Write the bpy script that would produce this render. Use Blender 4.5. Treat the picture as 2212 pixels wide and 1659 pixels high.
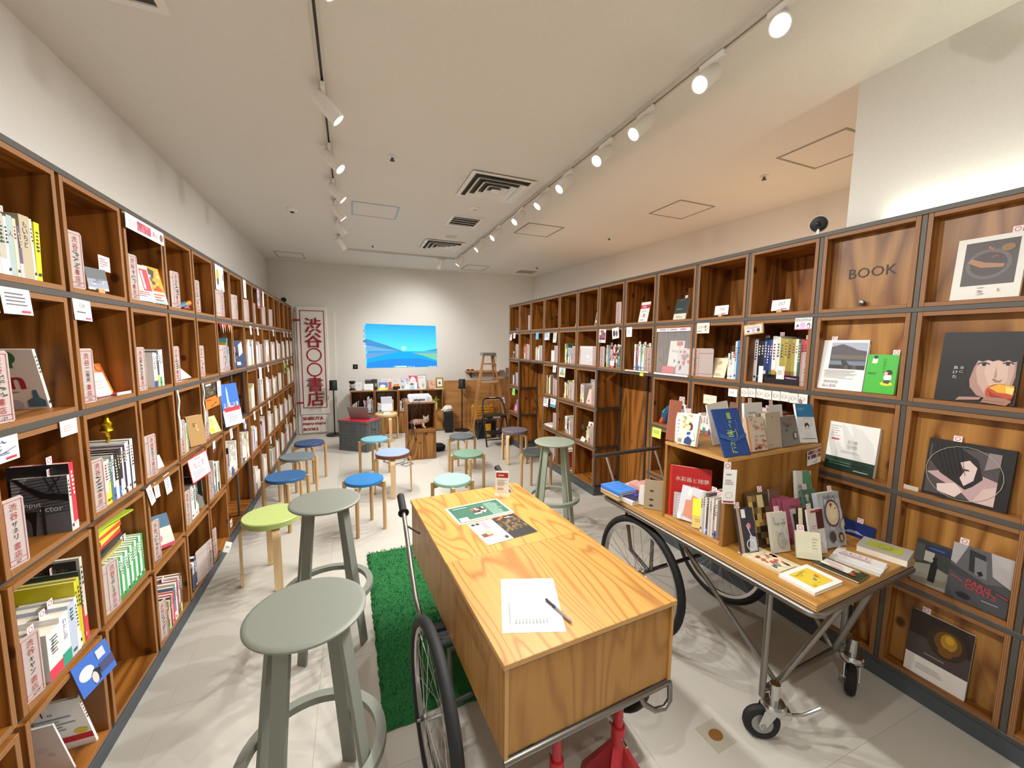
import bpy, math, random
from mathutils import Matrix, Vector, Euler
S = bpy.context.scene
for o in list(bpy.data.objects): bpy.data.objects.remove(o)
COL = S.collection
PI = math.pi
# ---------------------------------------------------------------- camera
cam_d = bpy.data.cameras.new('camera'); cam = bpy.data.objects.new('camera', cam_d); COL.objects.link(cam)
YAW, PITCH, ROLL = 0.3878, 0.1026, 0.0102
F_ = Vector((math.sin(YAW)*math.cos(PITCH), math.cos(YAW)*math.cos(PITCH), -math.sin(PITCH)))
R_ = Vector((math.cos(YAW), -math.sin(YAW), 0)); U_ = R_.cross(F_)
R2 = R_*math.cos(ROLL)+U_*math.sin(ROLL); U2 = -R_*math.sin(ROLL)+U_*math.cos(ROLL)
m = Matrix((R2, U2, -F_)).transposed().to_4x4(); m.translation = (0, 0, 1.58)
cam.matrix_world = m
cam_d.sensor_width = 36; cam_d.lens = 848.2/2212*36; cam_d.clip_start = 0.02
S.camera = cam
# ---------------------------------------------------------------- world, view
w = bpy.data.worlds.new('world'); S.world = w; w.use_nodes = True
w.node_tree.nodes['Background'].inputs[0].default_value = (1, .96, .9, 1)
w.node_tree.nodes['Background'].inputs[1].default_value = 0.27
S.view_settings.view_transform = 'Standard'; S.view_settings.look = 'None'
S.view_settings.exposure = 0.12; S.view_settings.gamma = 1; S.view_settings.use_curve_mapping = False
SPOT_W = 98.0          # track spotlights
SPOT_COL = (1.0, .99, .97)
WARM_W = 17.0          # added uplighters, unseen behind the right shelf
# ---------------------------------------------------------------- materials
MATS = {}
def lin(c):
    if isinstance(c, str):
        c = [int(c[i:i+2], 16)/255 for i in (0, 2, 4)]
        c = [x/12.92 if x <= .04045 else ((x+.055)/1.055)**2.4 for x in c]
    return (c[0], c[1], c[2], 1)
def new_mat(name):
    mt = bpy.data.materials.new(name); mt.use_nodes = True
    return mt, mt.node_tree, mt.node_tree.nodes['Principled BSDF']
def plain(col, rough=.55, metal=0, name=None, alpha=1, trans=0, bump=0, bscale=60):
    k = ('p', col, rough, metal, alpha, trans, bump, bscale)
    if k in MATS: return MATS[k]
    mt, nt, b = new_mat(name or 'paint_'+(col if isinstance(col, str) else 'rgb'))
    b.inputs['Base Color'].default_value = lin(col); b.inputs['Roughness'].default_value = rough
    b.inputs['Metallic'].default_value = metal; b.inputs['Alpha'].default_value = alpha
    b.inputs['Transmission Weight'].default_value = trans
    # slight procedural unevenness
    n = nt.nodes.new('ShaderNodeTexNoise'); n.inputs['Scale'].default_value = bscale; n.inputs['Detail'].default_value = 3
    tc = nt.nodes.new('ShaderNodeTexCoord'); nt.links.new(tc.outputs['Object'], n.inputs['Vector'])
    hs = nt.nodes.new('ShaderNodeHueSaturation'); hs.inputs['Color'].default_value = lin(col)
    mr = nt.nodes.new('ShaderNodeMapRange'); mr.inputs[3].default_value = .95; mr.inputs[4].default_value = 1.05
    nt.links.new(n.outputs[0], mr.inputs[0]); nt.links.new(mr.outputs[0], hs.inputs['Value'])
    nt.links.new(hs.outputs[0], b.inputs['Base Color'])
    if bump:
        bp = nt.nodes.new('ShaderNodeBump'); bp.inputs['Strength'].default_value = bump; bp.inputs['Distance'].default_value = .003
        nt.links.new(n.outputs[0], bp.inputs['Height']); nt.links.new(bp.outputs[0], b.inputs['Normal'])
    MATS[k] = mt; return mt
def ink(col, rough=.5):
    k = ('i', col, rough)
    if k not in MATS:
        mt, nt, b = new_mat('ink_'+col); b.inputs['Base Color'].default_value = lin(col); b.inputs['Roughness'].default_value = rough
        MATS[k] = mt
    return MATS[k]
def emit(col, st, name='glow'):
    k = ('e', col, st)
    if k not in MATS:
        mt, nt, b = new_mat(name); b.inputs['Base Color'].default_value = (0, 0, 0, 1)
        b.inputs['Emission Color'].default_value = lin(col); b.inputs['Emission Strength'].default_value = st
        b.inputs['Roughness'].default_value = 1
        MATS[k] = mt
    return MATS[k]
def wood(name, c1, c2, c3, axis=2, K=28, stretch=.16, freq=4.5, knots=0, rough=.45, fine=.35, pos=.75):
    if name in MATS: return MATS[name]
    mt, nt, b = new_mat(name); N = nt.nodes.new; Lk = nt.links.new
    tc = N('ShaderNodeTexCoord'); oi = N('ShaderNodeObjectInfo')
    sc = N('ShaderNodeVectorMath'); sc.operation = 'SCALE'; sc.inputs[0].default_value = (7.3, 11.1, 5.7)
    Lk(oi.outputs['Random'], sc.inputs['Scale'])
    ad = N('ShaderNodeVectorMath'); Lk(tc.outputs['Object'], ad.inputs[0]); Lk(sc.outputs[0], ad.inputs[1])
    mp = N('ShaderNodeMapping'); s = [freq]*3; s[axis] *= stretch; mp.inputs['Scale'].default_value = s; Lk(ad.outputs[0], mp.inputs[0])
    n1 = N('ShaderNodeTexNoise'); n1.inputs['Scale'].default_value = 1; n1.inputs['Detail'].default_value = 1.2; n1.inputs['Distortion'].default_value = .35
    Lk(mp.outputs[0], n1.inputs['Vector'])
    mu = N('ShaderNodeMath'); mu.operation = 'MULTIPLY'; mu.inputs[1].default_value = K; Lk(n1.outputs[0], mu.inputs[0])
    fr = N('ShaderNodeMath'); fr.operation = 'PINGPONG'; fr.inputs[1].default_value = 1; Lk(mu.outputs[0], fr.inputs[0])
    mp2 = N('ShaderNodeMapping'); s2 = [130.]*3; s2[axis] = 4; mp2.inputs['Scale'].default_value = s2; Lk(ad.outputs[0], mp2.inputs[0])
    n2 = N('ShaderNodeTexNoise'); n2.inputs['Scale'].default_value = 1; n2.inputs['Detail'].default_value = 2; Lk(mp2.outputs[0], n2.inputs['Vector'])
    r1 = N('ShaderNodeValToRGB'); r1.color_ramp.elements[0].color = lin(c1); r1.color_ramp.elements[1].color = lin(c2)
    r1.color_ramp.elements[0].position = .05; r1.color_ramp.elements[1].position = pos; Lk(fr.outputs[0], r1.inputs[0])
    mx = N('ShaderNodeMixRGB'); mx.blend_type = 'MULTIPLY'; mx.inputs[0].default_value = fine; Lk(r1.outputs[0], mx.inputs[1]); Lk(n2.outputs[0], mx.inputs[2])
    mr = N('ShaderNodeMapRange'); mr.inputs[1].default_value = .3; mr.inputs[2].default_value = .7; mr.inputs[3].default_value = .7; mr.inputs[4].default_value = 1.15
    Lk(n2.outputs[0], mr.inputs[0]); Lk(mr.outputs[0], mx.inputs[2])
    out = mx.outputs[0]
    hs = N('ShaderNodeHueSaturation'); Lk(out, hs.inputs['Color'])
    mr2 = N('ShaderNodeMapRange'); mr2.inputs[3].default_value = .86; mr2.inputs[4].default_value = 1.12
    Lk(oi.outputs['Random'], mr2.inputs[0]); Lk(mr2.outputs[0], hs.inputs['Value']); out = hs.outputs[0]
    if knots:
        mp3 = N('ShaderNodeMapping'); s3 = [knots]*3; s3[axis] *= .75; mp3.inputs['Scale'].default_value = s3; Lk(ad.outputs[0], mp3.inputs[0])
        vo = N('ShaderNodeTexVoronoi'); vo.inputs['Scale'].default_value = 1; Lk(mp3.outputs[0], vo.inputs['Vector'])
        kr = N('ShaderNodeMapRange'); kr.inputs[1].default_value = .075; kr.inputs[2].default_value = .14; kr.inputs[3].default_value = .9; kr.inputs[4].default_value = 0
        Lk(vo.outputs['Distance'], kr.inputs[0])
        m3 = N('ShaderNodeMixRGB'); Lk(kr.outputs[0], m3.inputs[0]); Lk(out, m3.inputs[1]); m3.inputs[2].default_value = lin(c3); out = m3.outputs[0]
    Lk(out, b.inputs['Base Color']); b.inputs['Roughness'].default_value = rough
    bp = N('ShaderNodeBump'); bp.inputs['Strength'].default_value = .12; bp.inputs['Distance'].default_value = .001
    Lk(n2.outputs[0], bp.inputs['Height']); Lk(bp.outputs[0], b.inputs['Normal'])
    MATS[name] = mt; return mt
def ply_edge(axis, name, ca='9a6c42', cb='6a421f', n=3.5):
    mt, nt, b = new_mat(name); N = nt.nodes.new
    tc = N('ShaderNodeTexCoord'); sp = N('ShaderNodeSeparateXYZ'); nt.links.new(tc.outputs['Generated'], sp.inputs[0])
    mu = N('ShaderNodeMath'); mu.operation = 'MULTIPLY'; mu.inputs[1].default_value = n; nt.links.new(sp.outputs[axis], mu.inputs[0])
    fr = N('ShaderNodeMath'); fr.operation = 'FRACT'; nt.links.new(mu.outputs[0], fr.inputs[0])
    r = N('ShaderNodeValToRGB'); r.color_ramp.interpolation = 'CONSTANT'; r.color_ramp.elements[0].color = lin(cb); r.color_ramp.elements[1].color = lin(ca)
    r.color_ramp.elements[1].position = .32; nt.links.new(fr.outputs[0], r.inputs[0]); nt.links.new(r.outputs[0], b.inputs['Base Color'])
    b.inputs['Roughness'].default_value = .5
    return mt
LARCH = wood('larch_plywood', '70400f', 'a4682a', '3c1c06', 2, 18, .12, 5, 7, .4, .4)
LARCH_H = wood('larch_plywood_lying', '744412', 'a4682a', '3c1c06', 0, 18, .12, 5, 7, .4, .4)
LARCH_L = wood('larch_plywood_pale', '7c4c1a', 'ad7a3c', '40200a', 2, 18, .12, 5, 6, .4, .4)
OAK = wood('oak_veneer', '9f6b2e', 'bd8a45', '8a5a28', 1, 40, .15, 4.2, 0, .36, .35, .42)
OAK_V = wood('oak_veneer_side', 'a16d2c', 'b5823c', '8a5a28', 2, 22, .15, 4.5, 0, .4, .3, .5)
CARTWOOD = wood('cart_plywood', 'a87430', 'c08c42', '7a4a1a', 1, 14, .2, 5, 2.5, .4, .3)
BIRCH = wood('birch', 'd9b480', 'e6c796', 'a87a48', 2, 8, .1, 9, 0, .42, .25)
BEECH = wood('ash_leg', 'c49a62', 'd6b07a', '8a6234', 2, 8, .1, 9, 0, .45, .25)
LADDERW = wood('ladder_wood', 'a8713e', 'bd8850', '6a4020', 2, 8, .1, 9, 0, .5, .3)
EDGE_V = ply_edge(0, 'ply_edge_upright'); EDGE_H = ply_edge(2, 'ply_edge_lying')
EDGE_C = ply_edge(2, 'ply_edge_cart', 'cfa468', '94683a', 3)
STEEL = plain('56534e', .5, .3, 'grey_steel'); STEEL_D = plain('45423e', .5, .3, 'dark_steel')
CHROME = plain('c9c9c9', .2, 1, 'zinc_steel'); RAWSTEEL = plain('8a8680', .33, .9, 'raw_steel')
PAGES = plain('efe6d2', .8, 0, 'paper_block', bscale=120)
RUBBER = plain('161616', .7, 0, 'black_rubber'); BLACK = plain('121214', .45, 0, 'black_plastic')
WHITE = plain('f2efe8', .4, 0, 'white_enamel')
PLATE = plain('baaca6', .25, 0, 'pale_acrylic_plate', alpha=1)
CLEAR = plain('ffffff', .04, 0, 'clear_acrylic', alpha=.12)
# ---------------------------------------------------------------- mesh helper
class MB:
    def __init__(s): s.v = []; s.f = []; s.m = []; s.sm = []
    def add(s, vs, fs, m=0, M=None, smooth=False):
        b = len(s.v)
        s.v += [tuple(M @ Vector(x)) if M is not None else tuple(x) for x in vs]
        for f in fs: s.f.append(tuple(i+b for i in f)); s.m.append(m); s.sm.append(smooth)
        return s
    def box(s, x0, y0, z0, x1, y1, z1, m=0, c=0, M=None, fm=None):
        # c = chamfer; fm = dict of material per face '-x','+x','-y','+y','-z','+z'
        fm = fm or {}
        if not c:
            vs = [(x0,y0,z0),(x1,y0,z0),(x1,y1,z0),(x0,y1,z0),(x0,y0,z1),(x1,y0,z1),(x1,y1,z1),(x0,y1,z1)]
            for k, f in (('-z',(0,3,2,1)),('+z',(4,5,6,7)),('-y',(0,1,5,4)),('+y',(2,3,7,6)),('-x',(0,4,7,3)),('+x',(1,2,6,5))):
                b = len(s.v); s.f.append(tuple(i+b for i in f)); s.m.append(fm.get(k, m)); s.sm.append(False)
            s.v += [tuple(M @ Vector(x)) if M is not None else x for x in vs]
            # fix index base (faces were added with same base because verts appended afterwards)
            return s
        X, Y, Z = (x0,x1), (y0,y1), (z0,z1); b = len(s.v); idx = {}
        for i in (0,1):
            for j in (0,1):
                for k in (0,1):
                    sx, sy, sz = (1 if i==0 else -1), (1 if j==0 else -1), (1 if k==0 else -1)
                    for ax, p in enumerate(((X[i],Y[j]+sy*c,Z[k]+sz*c),(X[i]+sx*c,Y[j],Z[k]+sz*c),(X[i]+sx*c,Y[j]+sy*c,Z[k]))):
                        idx[i,j,k,ax] = len(s.v); s.v.append(tuple(M @ Vector(p)) if M is not None else p)
        def fa(l, mm): s.f.append(tuple(l)); s.m.append(mm); s.sm.append(False)
        fa([idx[0,0,0,0],idx[0,0,1,0],idx[0,1,1,0],idx[0,1,0,0]], fm.get('-x',m)); fa([idx[1,0,0,0],idx[1,1,0,0],idx[1,1,1,0],idx[1,0,1,0]], fm.get('+x',m))
        fa([idx[0,0,0,1],idx[1,0,0,1],idx[1,0,1,1],idx[0,0,1,1]], fm.get('-y',m)); fa([idx[0,1,0,1],idx[0,1,1,1],idx[1,1,1,1],idx[1,1,0,1]], fm.get('+y',m))
        fa([idx[0,0,0,2],idx[0,1,0,2],idx[1,1,0,2],idx[1,0,0,2]], fm.get('-z',m)); fa([idx[0,0,1,2],idx[1,0,1,2],idx[1,1,1,2],idx[0,1,1,2]], fm.get('+z',m))
        for j in (0,1):
            for k in (0,1):
                fa([idx[0,j,k,1],idx[1,j,k,1],idx[1,j,k,2],idx[0,j,k,2]], m); fa([idx[j,0,k,0],idx[j,1,k,0],idx[j,1,k,2],idx[j,0,k,2]], m); fa([idx[j,k,0,0],idx[j,k,1,0],idx[j,k,1,1],idx[j,k,0,1]], m)
        for i in (0,1):
            for j in (0,1):
                for k in (0,1): fa([idx[i,j,k,0],idx[i,j,k,1],idx[i,j,k,2]], m)
        return s
    def cyl(s, p0, p1, r0, r1=None, n=16, m=0, cap=True, smooth=True):
        p0, p1 = Vector(p0), Vector(p1); r1 = r0 if r1 is None else r1
        d = (p1-p0).normalized(); a = d.orthogonal().normalized(); bb = d.cross(a)
        vs = [p0+(a*math.cos(2*PI*i/n)+bb*math.sin(2*PI*i/n))*r0 for i in range(n)]+[p1+(a*math.cos(2*PI*i/n)+bb*math.sin(2*PI*i/n))*r1 for i in range(n)]
        s.add(vs, [(i,(i+1)%n,n+(i+1)%n,n+i) for i in range(n)], m, None, smooth)
        if cap:
            s.add(vs[:n], [tuple(range(n-1,-1,-1))], m); s.add(vs[n:], [tuple(range(n))], m)
        return s
    def tube(s, pts, r, n=10, m=0, closed=False, smooth=True):
        P = [Vector(p) for p in pts]; K = len(P); rings = []; prev = None
        for i in range(K):
            if closed: d = (P[(i+1)%K]-P[i-1]).normalized()
            else: d = (P[min(i+1,K-1)]-P[max(i-1,0)]).normalized()
            a = (prev-d*prev.dot(d)) if prev is not None else d.orthogonal()
            a = a.normalized() if a.length > 1e-6 else d.orthogonal().normalized(); prev = a; b = d.cross(a)
            rr = r[i] if isinstance(r, (list, tuple)) else r
            rings.append([P[i]+(a*math.cos(2*PI*k/n)+b*math.sin(2*PI*k/n))*rr for k in range(n)])
        vs = [v for R in rings for v in R]; fs = []
        for i in range(K if closed else K-1):
            j = (i+1) % K
            for k in range(n): fs.append((i*n+k, i*n+(k+1)%n, j*n+(k+1)%n, j*n+k))
        s.add(vs, fs, m, None, smooth)
        if not closed:
            s.add(rings[0], [tuple(range(n-1,-1,-1))], m); s.add(rings[-1], [tuple(range(n))], m)
        return s
    def lathe(s, prof, n=24, m=0, M=None, smooth=True, ell=1.0):
        vs = []; fs = []
        for r, z in prof:
            for k in range(n): vs.append((r*math.cos(2*PI*k/n), ell*r*math.sin(2*PI*k/n), z))
        for i in range(len(prof)-1):
            for k in range(n): fs.append((i*n+k, i*n+(k+1)%n, (i+1)*n+(k+1)%n, (i+1)*n+k))
        s.add(vs, fs, m, M, smooth)
        for ring, rev in ((0, True), (len(prof)-1, False)):
            if prof[ring][0] > 1e-5 and prof[0] != prof[-1]:
                l = list(range(ring*n, ring*n+n)); s.add([vs[i] for i in l], [tuple(range(n-1,-1,-1) if rev else range(n))], m, M)
        return s
    def ribbon(s, pts, wdt, thk, m=0, side=Vector((0,1,0))):
        # bent strip of rectangular section following pts
        P = [Vector(p) for p in pts]; vs = []; fs = []; K = len(P)
        for i in range(K):
            d = (P[min(i+1,K-1)]-P[max(i-1,0)]).normalized(); nn = d.cross(side).normalized()
            for a, b in ((-1,-1),(1,-1),(1,1),(-1,1)): vs.append(P[i]+side*(a*wdt/2)+nn*(b*thk/2))
        for i in range(K-1):
            for k in range(4): fs.append((i*4+k, i*4+(k+1)%4, i*4+4+(k+1)%4, i*4+4+k))
        fs += [(3,2,1,0), tuple(range(K*4-4, K*4))]
        return s.add(vs, fs, m)
    def prism(s, poly, z0, z1, m=0, M=None):
        n = len(poly)
        vs = [(x,y,z0) for x,y in poly]+[(x,y,z1) for x,y in poly]
        return s.add(vs, [tuple(range(n-1,-1,-1)), tuple(range(n,2*n))]+[(i,(i+1)%n,n+(i+1)%n,n+i) for i in range(n)], m, M)
    def mesh(s, name, mats):
        me = bpy.data.meshes.new(name); me.from_pydata([tuple(v) for v in s.v], [], s.f)
        for mt in (mats if isinstance(mats, (list, tuple)) else [mats]): me.materials.append(mt)
        me.polygons.foreach_set('material_index', s.m); me.polygons.foreach_set('use_smooth', s.sm)
        me.update()
        if any(s.sm): me.set_sharp_from_angle(angle=.7)
        return me
    def build(s, name, mats, parent=None, loc=None, rot=None):
        return ob(name, s.mesh(name, mats), parent, loc, rot)
def ob(name, data, parent=None, loc=None, rot=None):
    o = bpy.data.objects.new(name, data); COL.objects.link(o)
    if parent is not None: o.parent = parent
    if loc is not None: o.location = loc
    if rot is not None: o.rotation_euler = rot
    return o
def tag(o, label, cat, group=None):
    o['label'] = ' '.join(label.split()); o['category'] = cat
    if group: o['group'] = group
    return o
def thing(name, label, cat, loc=(0,0,0), rot=(0,0,0), group=None):
    o = ob(name, None, None, loc, rot); o.empty_display_size = .05
    return tag(o, label, cat, group)
def struct(o): o['kind'] = 'structure'; return o
def put(o, M, loc=(0,0,0), rot=(0,0,0)):
    o.matrix_world = M @ Matrix.Translation(loc) @ Euler(rot).to_matrix().to_4x4()
    return o
# ---------------------------------------------------------------- flat print (lettering, cover pictures)
TXT = {}
def text_geo(t):
    if t not in TXT:
        cu = bpy.data.curves.new('txt', 'FONT'); cu.body = t; cu.resolution_u = 2; cu.fill_mode = 'FRONT'
        o = bpy.data.objects.new('txt', cu)
        me = bpy.data.meshes.new_from_object(o)
        vs = [(v.co.x, v.co.y) for v in me.vertices]; fs = [tuple(p.vertices) for p in me.polygons]
        bpy.data.objects.remove(o); bpy.data.curves.remove(cu); bpy.data.meshes.remove(me)
        if vs:
            x0 = min(v[0] for v in vs); x1 = max(v[0] for v in vs); y0 = min(v[1] for v in vs); y1 = max(v[1] for v in vs)
        else: x0 = y0 = 0; x1 = y1 = 1
        TXT[t] = (vs, fs, (x0, y0, x1, y1))
    return TXT[t]
class Print:
    # canvas W x H; u right, v up; faces -Y, layers step towards -Y
    def __init__(s, W, H, eps=.0004): s.W = W; s.H = H; s.mb = MB(); s.cols = []; s.y = 0; s.eps = eps
    def _m(s, c):
        if c not in s.cols: s.cols.append(c)
        return s.cols.index(c)
    def poly(s, pts, c):
        s.y -= s.eps; s.mb.add([(u, s.y, v) for u, v in pts], [tuple(range(len(pts)))], s._m(c))
    def draw(s, shapes):
        W, H = s.W, s.H
        for sh in shapes:
            k = sh[0]
            if k == 'r': s.poly([(sh[1]*W,sh[2]*H),(sh[3]*W,sh[2]*H),(sh[3]*W,sh[4]*H),(sh[1]*W,sh[4]*H)], sh[5])
            elif k == 'e':
                n = 20; s.poly([(sh[1]*W+sh[3]*W*math.cos(2*PI*i/n), sh[2]*H+sh[4]*H*math.sin(2*PI*i/n)) for i in range(n)], sh[5])
            elif k == 'p': s.poly([(u*W, v*H) for u, v in sh[1]], sh[2])
            elif k == 'b':   # frame outline: u0,v0,u1,v1,abs width,col
                u0, v0, u1, v1, t, c = sh[1]*W, sh[2]*H, sh[3]*W, sh[4]*H, sh[5], sh[6]
                for q in ((u0,v0,u1,v0+t),(u0,v1-t,u1,v1),(u0,v0,u0+t,v1),(u1-t,v0,u1,v1)):
                    s.poly([(q[0],q[1]),(q[2],q[1]),(q[2],q[3]),(q[0],q[3])], c)
            elif k == 'o':   # ring: cu,cv,abs r,abs width,col
                n = 24; r, t = sh[3], sh[4]; cx, cy = sh[1]*W, sh[2]*H; s.y -= s.eps
                vs = [(cx+rr*math.cos(2*PI*i/n), s.y, cy+rr*math.sin(2*PI*i/n)) for rr in (r, r-t) for i in range(n)]
                s.mb.add(vs, [(i,(i+1)%n,n+(i+1)%n,n+i) for i in range(n)], s._m(sh[5]))
            elif k == 'l':   # polyline: pts(u,v), abs width, col
                for a, b in zip(sh[1][:-1], sh[1][1:]):
                    a = Vector((a[0]*W, a[1]*H)); b = Vector((b[0]*W, b[1]*H)); d = (b-a)
                    if d.length < 1e-6: continue
                    d.normalize(); nn = Vector((-d.y, d.x))*sh[2]/2; e = d*sh[2]*.3
                    s.poly([tuple(a-nn-e), tuple(b-nn+e), tuple(b+nn+e), tuple(a+nn-e)], sh[3])
            elif k == 't':   # text, cu, cv, height(v frac), col, [maxw frac], ['v' vertical | angle]
                txt, cu, cv, hh, c = sh[1:6]; mw = sh[6] if len(sh) > 6 else None; mode = sh[7] if len(sh) > 7 else 0
                if mode == 'v':
                    n = len(txt); h = hh*H/n
                    for i, ch in enumerate(txt):
                        if ch != ' ': s._glyph(ch, cu*W, cv*H+hh*H/2-(i+.5)*h, h*.86, c, (mw*W if mw else None), 0)
                else: s._glyph(txt, cu*W, cv*H, hh*H, c, (mw*W if mw else None), mode)
            elif k == 's':   # handwriting-like strokes: u0,v0,u1,v1,n,seed,col
                rd = random.Random(sh[6]); t = sh[7] if len(sh) > 8 else .0022; c = sh[-1]
                for i in range(sh[5]):
                    fv = sh[4]-(sh[4]-sh[2])*(i+.5)/sh[5]; dv = (sh[4]-sh[2])/sh[5]*.42
                    for q in range(4):
                        a = (rd.uniform(sh[1], sh[3]), fv+rd.uniform(-dv, dv))
                        b = (rd.uniform(sh[1], sh[3]), fv+rd.uniform(-dv, dv)) if q % 2 else (min(sh[3], a[0]+rd.uniform(.2, .6)*(sh[3]-sh[1])), a[1]+rd.uniform(-.3, .3)*dv)
                        s.draw([('l', [a, b], t, c)])
            elif k == 'd':   # dashes rows = small print: u0,v0,u1,v1,rows,col
                rd = random.Random(int(sh[1]*991+sh[2]*313+sh[5])); rows = sh[5]; dv = (sh[4]-sh[2])/rows
                for i in range(rows):
                    e = rd.uniform(.6, 1)
                    s.poly([(sh[1]*W,(sh[2]+dv*(i+.3))*H),((sh[1]+(sh[3]-sh[1])*e)*W,(sh[2]+dv*(i+.3))*H),((sh[1]+(sh[3]-sh[1])*e)*W,(sh[2]+dv*(i+.7))*H),(sh[1]*W,(sh[2]+dv*(i+.7))*H)], sh[6])
            elif k == 'g':   # picture noise: u0,v0,u1,v1,nx,ny,seed,[cols]
                rd = random.Random(sh[7]); nx, ny = sh[5], sh[6]; s.y -= s.eps
                for i in range(nx):
                    for j in range(ny):
                        a0 = (sh[1]+(sh[3]-sh[1])*i/nx)*W; a1 = (sh[1]+(sh[3]-sh[1])*(i+1)/nx)*W; b0 = (sh[2]+(sh[4]-sh[2])*j/ny)*H; b1 = (sh[2]+(sh[4]-sh[2])*(j+1)/ny)*H
                        s.mb.add([(a0,s.y,b0),(a1,s.y,b0),(a1,s.y,b1),(a0,s.y,b1)], [(0,1,2,3)], s._m(rd.choice(sh[8])))
            elif k == 'w':   # soft blobs: u0,v0,u1,v1,n,seed,[cols]
                rd = random.Random(sh[6])
                for i in range(sh[5]):
                    ru = rd.uniform(.06, .2)*(sh[3]-sh[1]); rv = rd.uniform(.05, .16)*(sh[4]-sh[2]); n = 9
                    cu = rd.uniform(sh[1]+ru, sh[3]-ru); cv = rd.uniform(sh[2]+rv, sh[4]-rv); a0 = rd.uniform(0, 6)
                    pts = []
                    for q in range(n):
                        f = rd.uniform(.65, 1); a = a0+2*PI*q/n; pts.append((cu+ru*f*math.cos(a), cv+rv*f*math.sin(a)))
                    s.draw([('p', pts, rd.choice(sh[7]))])
        return s
    def _glyph(s, t, cx, cy, h, c, mw, ang):
        vs, fs, (x0,y0,x1,y1) = text_geo(t)
        if not fs: return
        k = h/max(y1-y0, .35)
        if mw and (x1-x0)*k > mw: k = mw/(x1-x0)
        ca, sa = math.cos(ang), math.sin(ang); s.y -= s.eps
        P = [((x-(x0+x1)/2)*k, (y-(y0+y1)/2)*k) for x, y in vs]
        s.mb.add([(cx+x*ca-y*sa, s.y, cy+x*sa+y*ca) for x, y in P], fs, s._m(c))
    def mesh(s, name): return s.mb.mesh(name, [ink(c) if isinstance(c, str) else c for c in s.cols])
    def build(s, name, parent, loc=(0,0,0), rot=(0,0,0)): return ob(name, s.mesh(name), parent, loc, rot)
# ================================================================ room shell
CEIL = 2.88
XL, XR, P_, H_ = -0.897, 2.295, .40, .4141
YL, YR, ZL, ZR = 1.8545, .9528, 2.1458, 2.1594
WALLM = plain('e6e3dc', .85, 0, 'white_wall_paint', bump=.05, bscale=90)
CEILM = plain('e8e4dc', .9, 0, 'white_ceiling_paint', bump=.05, bscale=90)
def wall(name, a, b, z0, z1, th, mat):
    a, b = Vector((a[0], a[1], 0)), Vector((b[0], b[1], 0)); d = (b-a).normalized(); n = Vector((-d.y, d.x, 0))*th
    mb = MB(); vs = [a, b, b+n, a+n]; mb.prism([(v.x, v.y) for v in vs], z0, z1)
    return struct(mb.build(name, mat))
def YW(x): return 7.46-.062*(x+1.22)      # far wall, slightly askew
def XW(y): return 3.93-.089*(y-.7)        # wall behind the right shelf, slightly askew
wall('wall_left', (-1.222, -2.2), (-1.222, YW(-1.222)+.1), 0, CEIL, .1, WALLM)
wall('wall_far', (-1.33, YW(-1.33)), (3.6, YW(3.6)), 0, CEIL, .1, WALLM)
wall('wall_right', (XW(YW(3.35))-.0, YW(3.35)+.05), (XW(1.0), 1.0), 0, CEIL, .1, WALLM)
struct(MB().box(2.365, -2.2, 0, 4.05, 1.285, CEIL).build('wall_right_step', WALLM))
ce = struct(MB().box(-1.4, -2.3, CEIL, 4.1, 7.7, CEIL+.1).build('ceiling', CEILM))
# floor slab with separate vinyl tiles
fl = struct(MB().box(-1.4, -2.3, -.1, 4.1, 7.7, -.006).build('floor', plain('b8b3a8', .8, 0, 'floor_joint')))
mt, nt, b_ = new_mat('vinyl_tile'); N = nt.nodes.new
oi = N('ShaderNodeObjectInfo'); tc = N('ShaderNodeTexCoord'); no = N('ShaderNodeTexNoise'); no.inputs['Scale'].default_value = 9; no.inputs['Detail'].default_value = 5
nt.links.new(tc.outputs['Object'], no.inputs['Vector'])
mp_ = N('ShaderNodeMapRange'); mp_.inputs[3].default_value = .975; mp_.inputs[4].default_value = 1.02; nt.links.new(oi.outputs['Random'], mp_.inputs[0])
mq = N('ShaderNodeMapRange'); mq.inputs[3].default_value = .96; mq.inputs[4].default_value = 1.04; nt.links.new(no.outputs[0], mq.inputs[0])
mm = N('ShaderNodeMath'); mm.operation = 'MULTIPLY'; nt.links.new(mp_.outputs[0], mm.inputs[0]); nt.links.new(mq.outputs[0], mm.inputs[1])
hs = N('ShaderNodeHueSaturation'); hs.inputs['Color'].default_value = lin('c6c1b6'); nt.links.new(mm.outputs[0], hs.inputs['Value'])
nt.links.new(hs.outputs[0], b_.inputs['Base Color']); b_.inputs['Roughness'].default_value = .38
TILE = mt
TS = .605; tm = MB().box(0, 0, -.006, TS-.0006, TS-.0006, 0, 0, .0003).mesh('tile', TILE)
for i in range(9):
    for j in range(16): ob('tile', tm, fl, (-1.39+i*TS, -2.25+j*TS, 0))
for x_, y_, l_, c_ in ((1.33,1.02,'near the display cart caster','8a5a24'),(1.42,2.27,'behind the display cart','9a8a55')):
    t = thing('floor_socket', 'small square floor socket lid with brown stain, '+l_, 'floor socket', (x_, y_, 0), (0,0,.06))
    MB().box(-.055,-.055,.0,.055,.055,.0015,0,.0005).build('lid', plain('b3ad9c', .5, 0, 'socket_lid'), t)
    MB().lathe([(0,.0016),(.028,.0016),(.026,.0019),(0,.0019)], 12, 0, Matrix.Diagonal((1.1,.9,1,1)), False).build('stain', plain(c_, .7, 0, 'socket_stain_'+c_, bump=.2, bscale=50), t)
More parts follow.
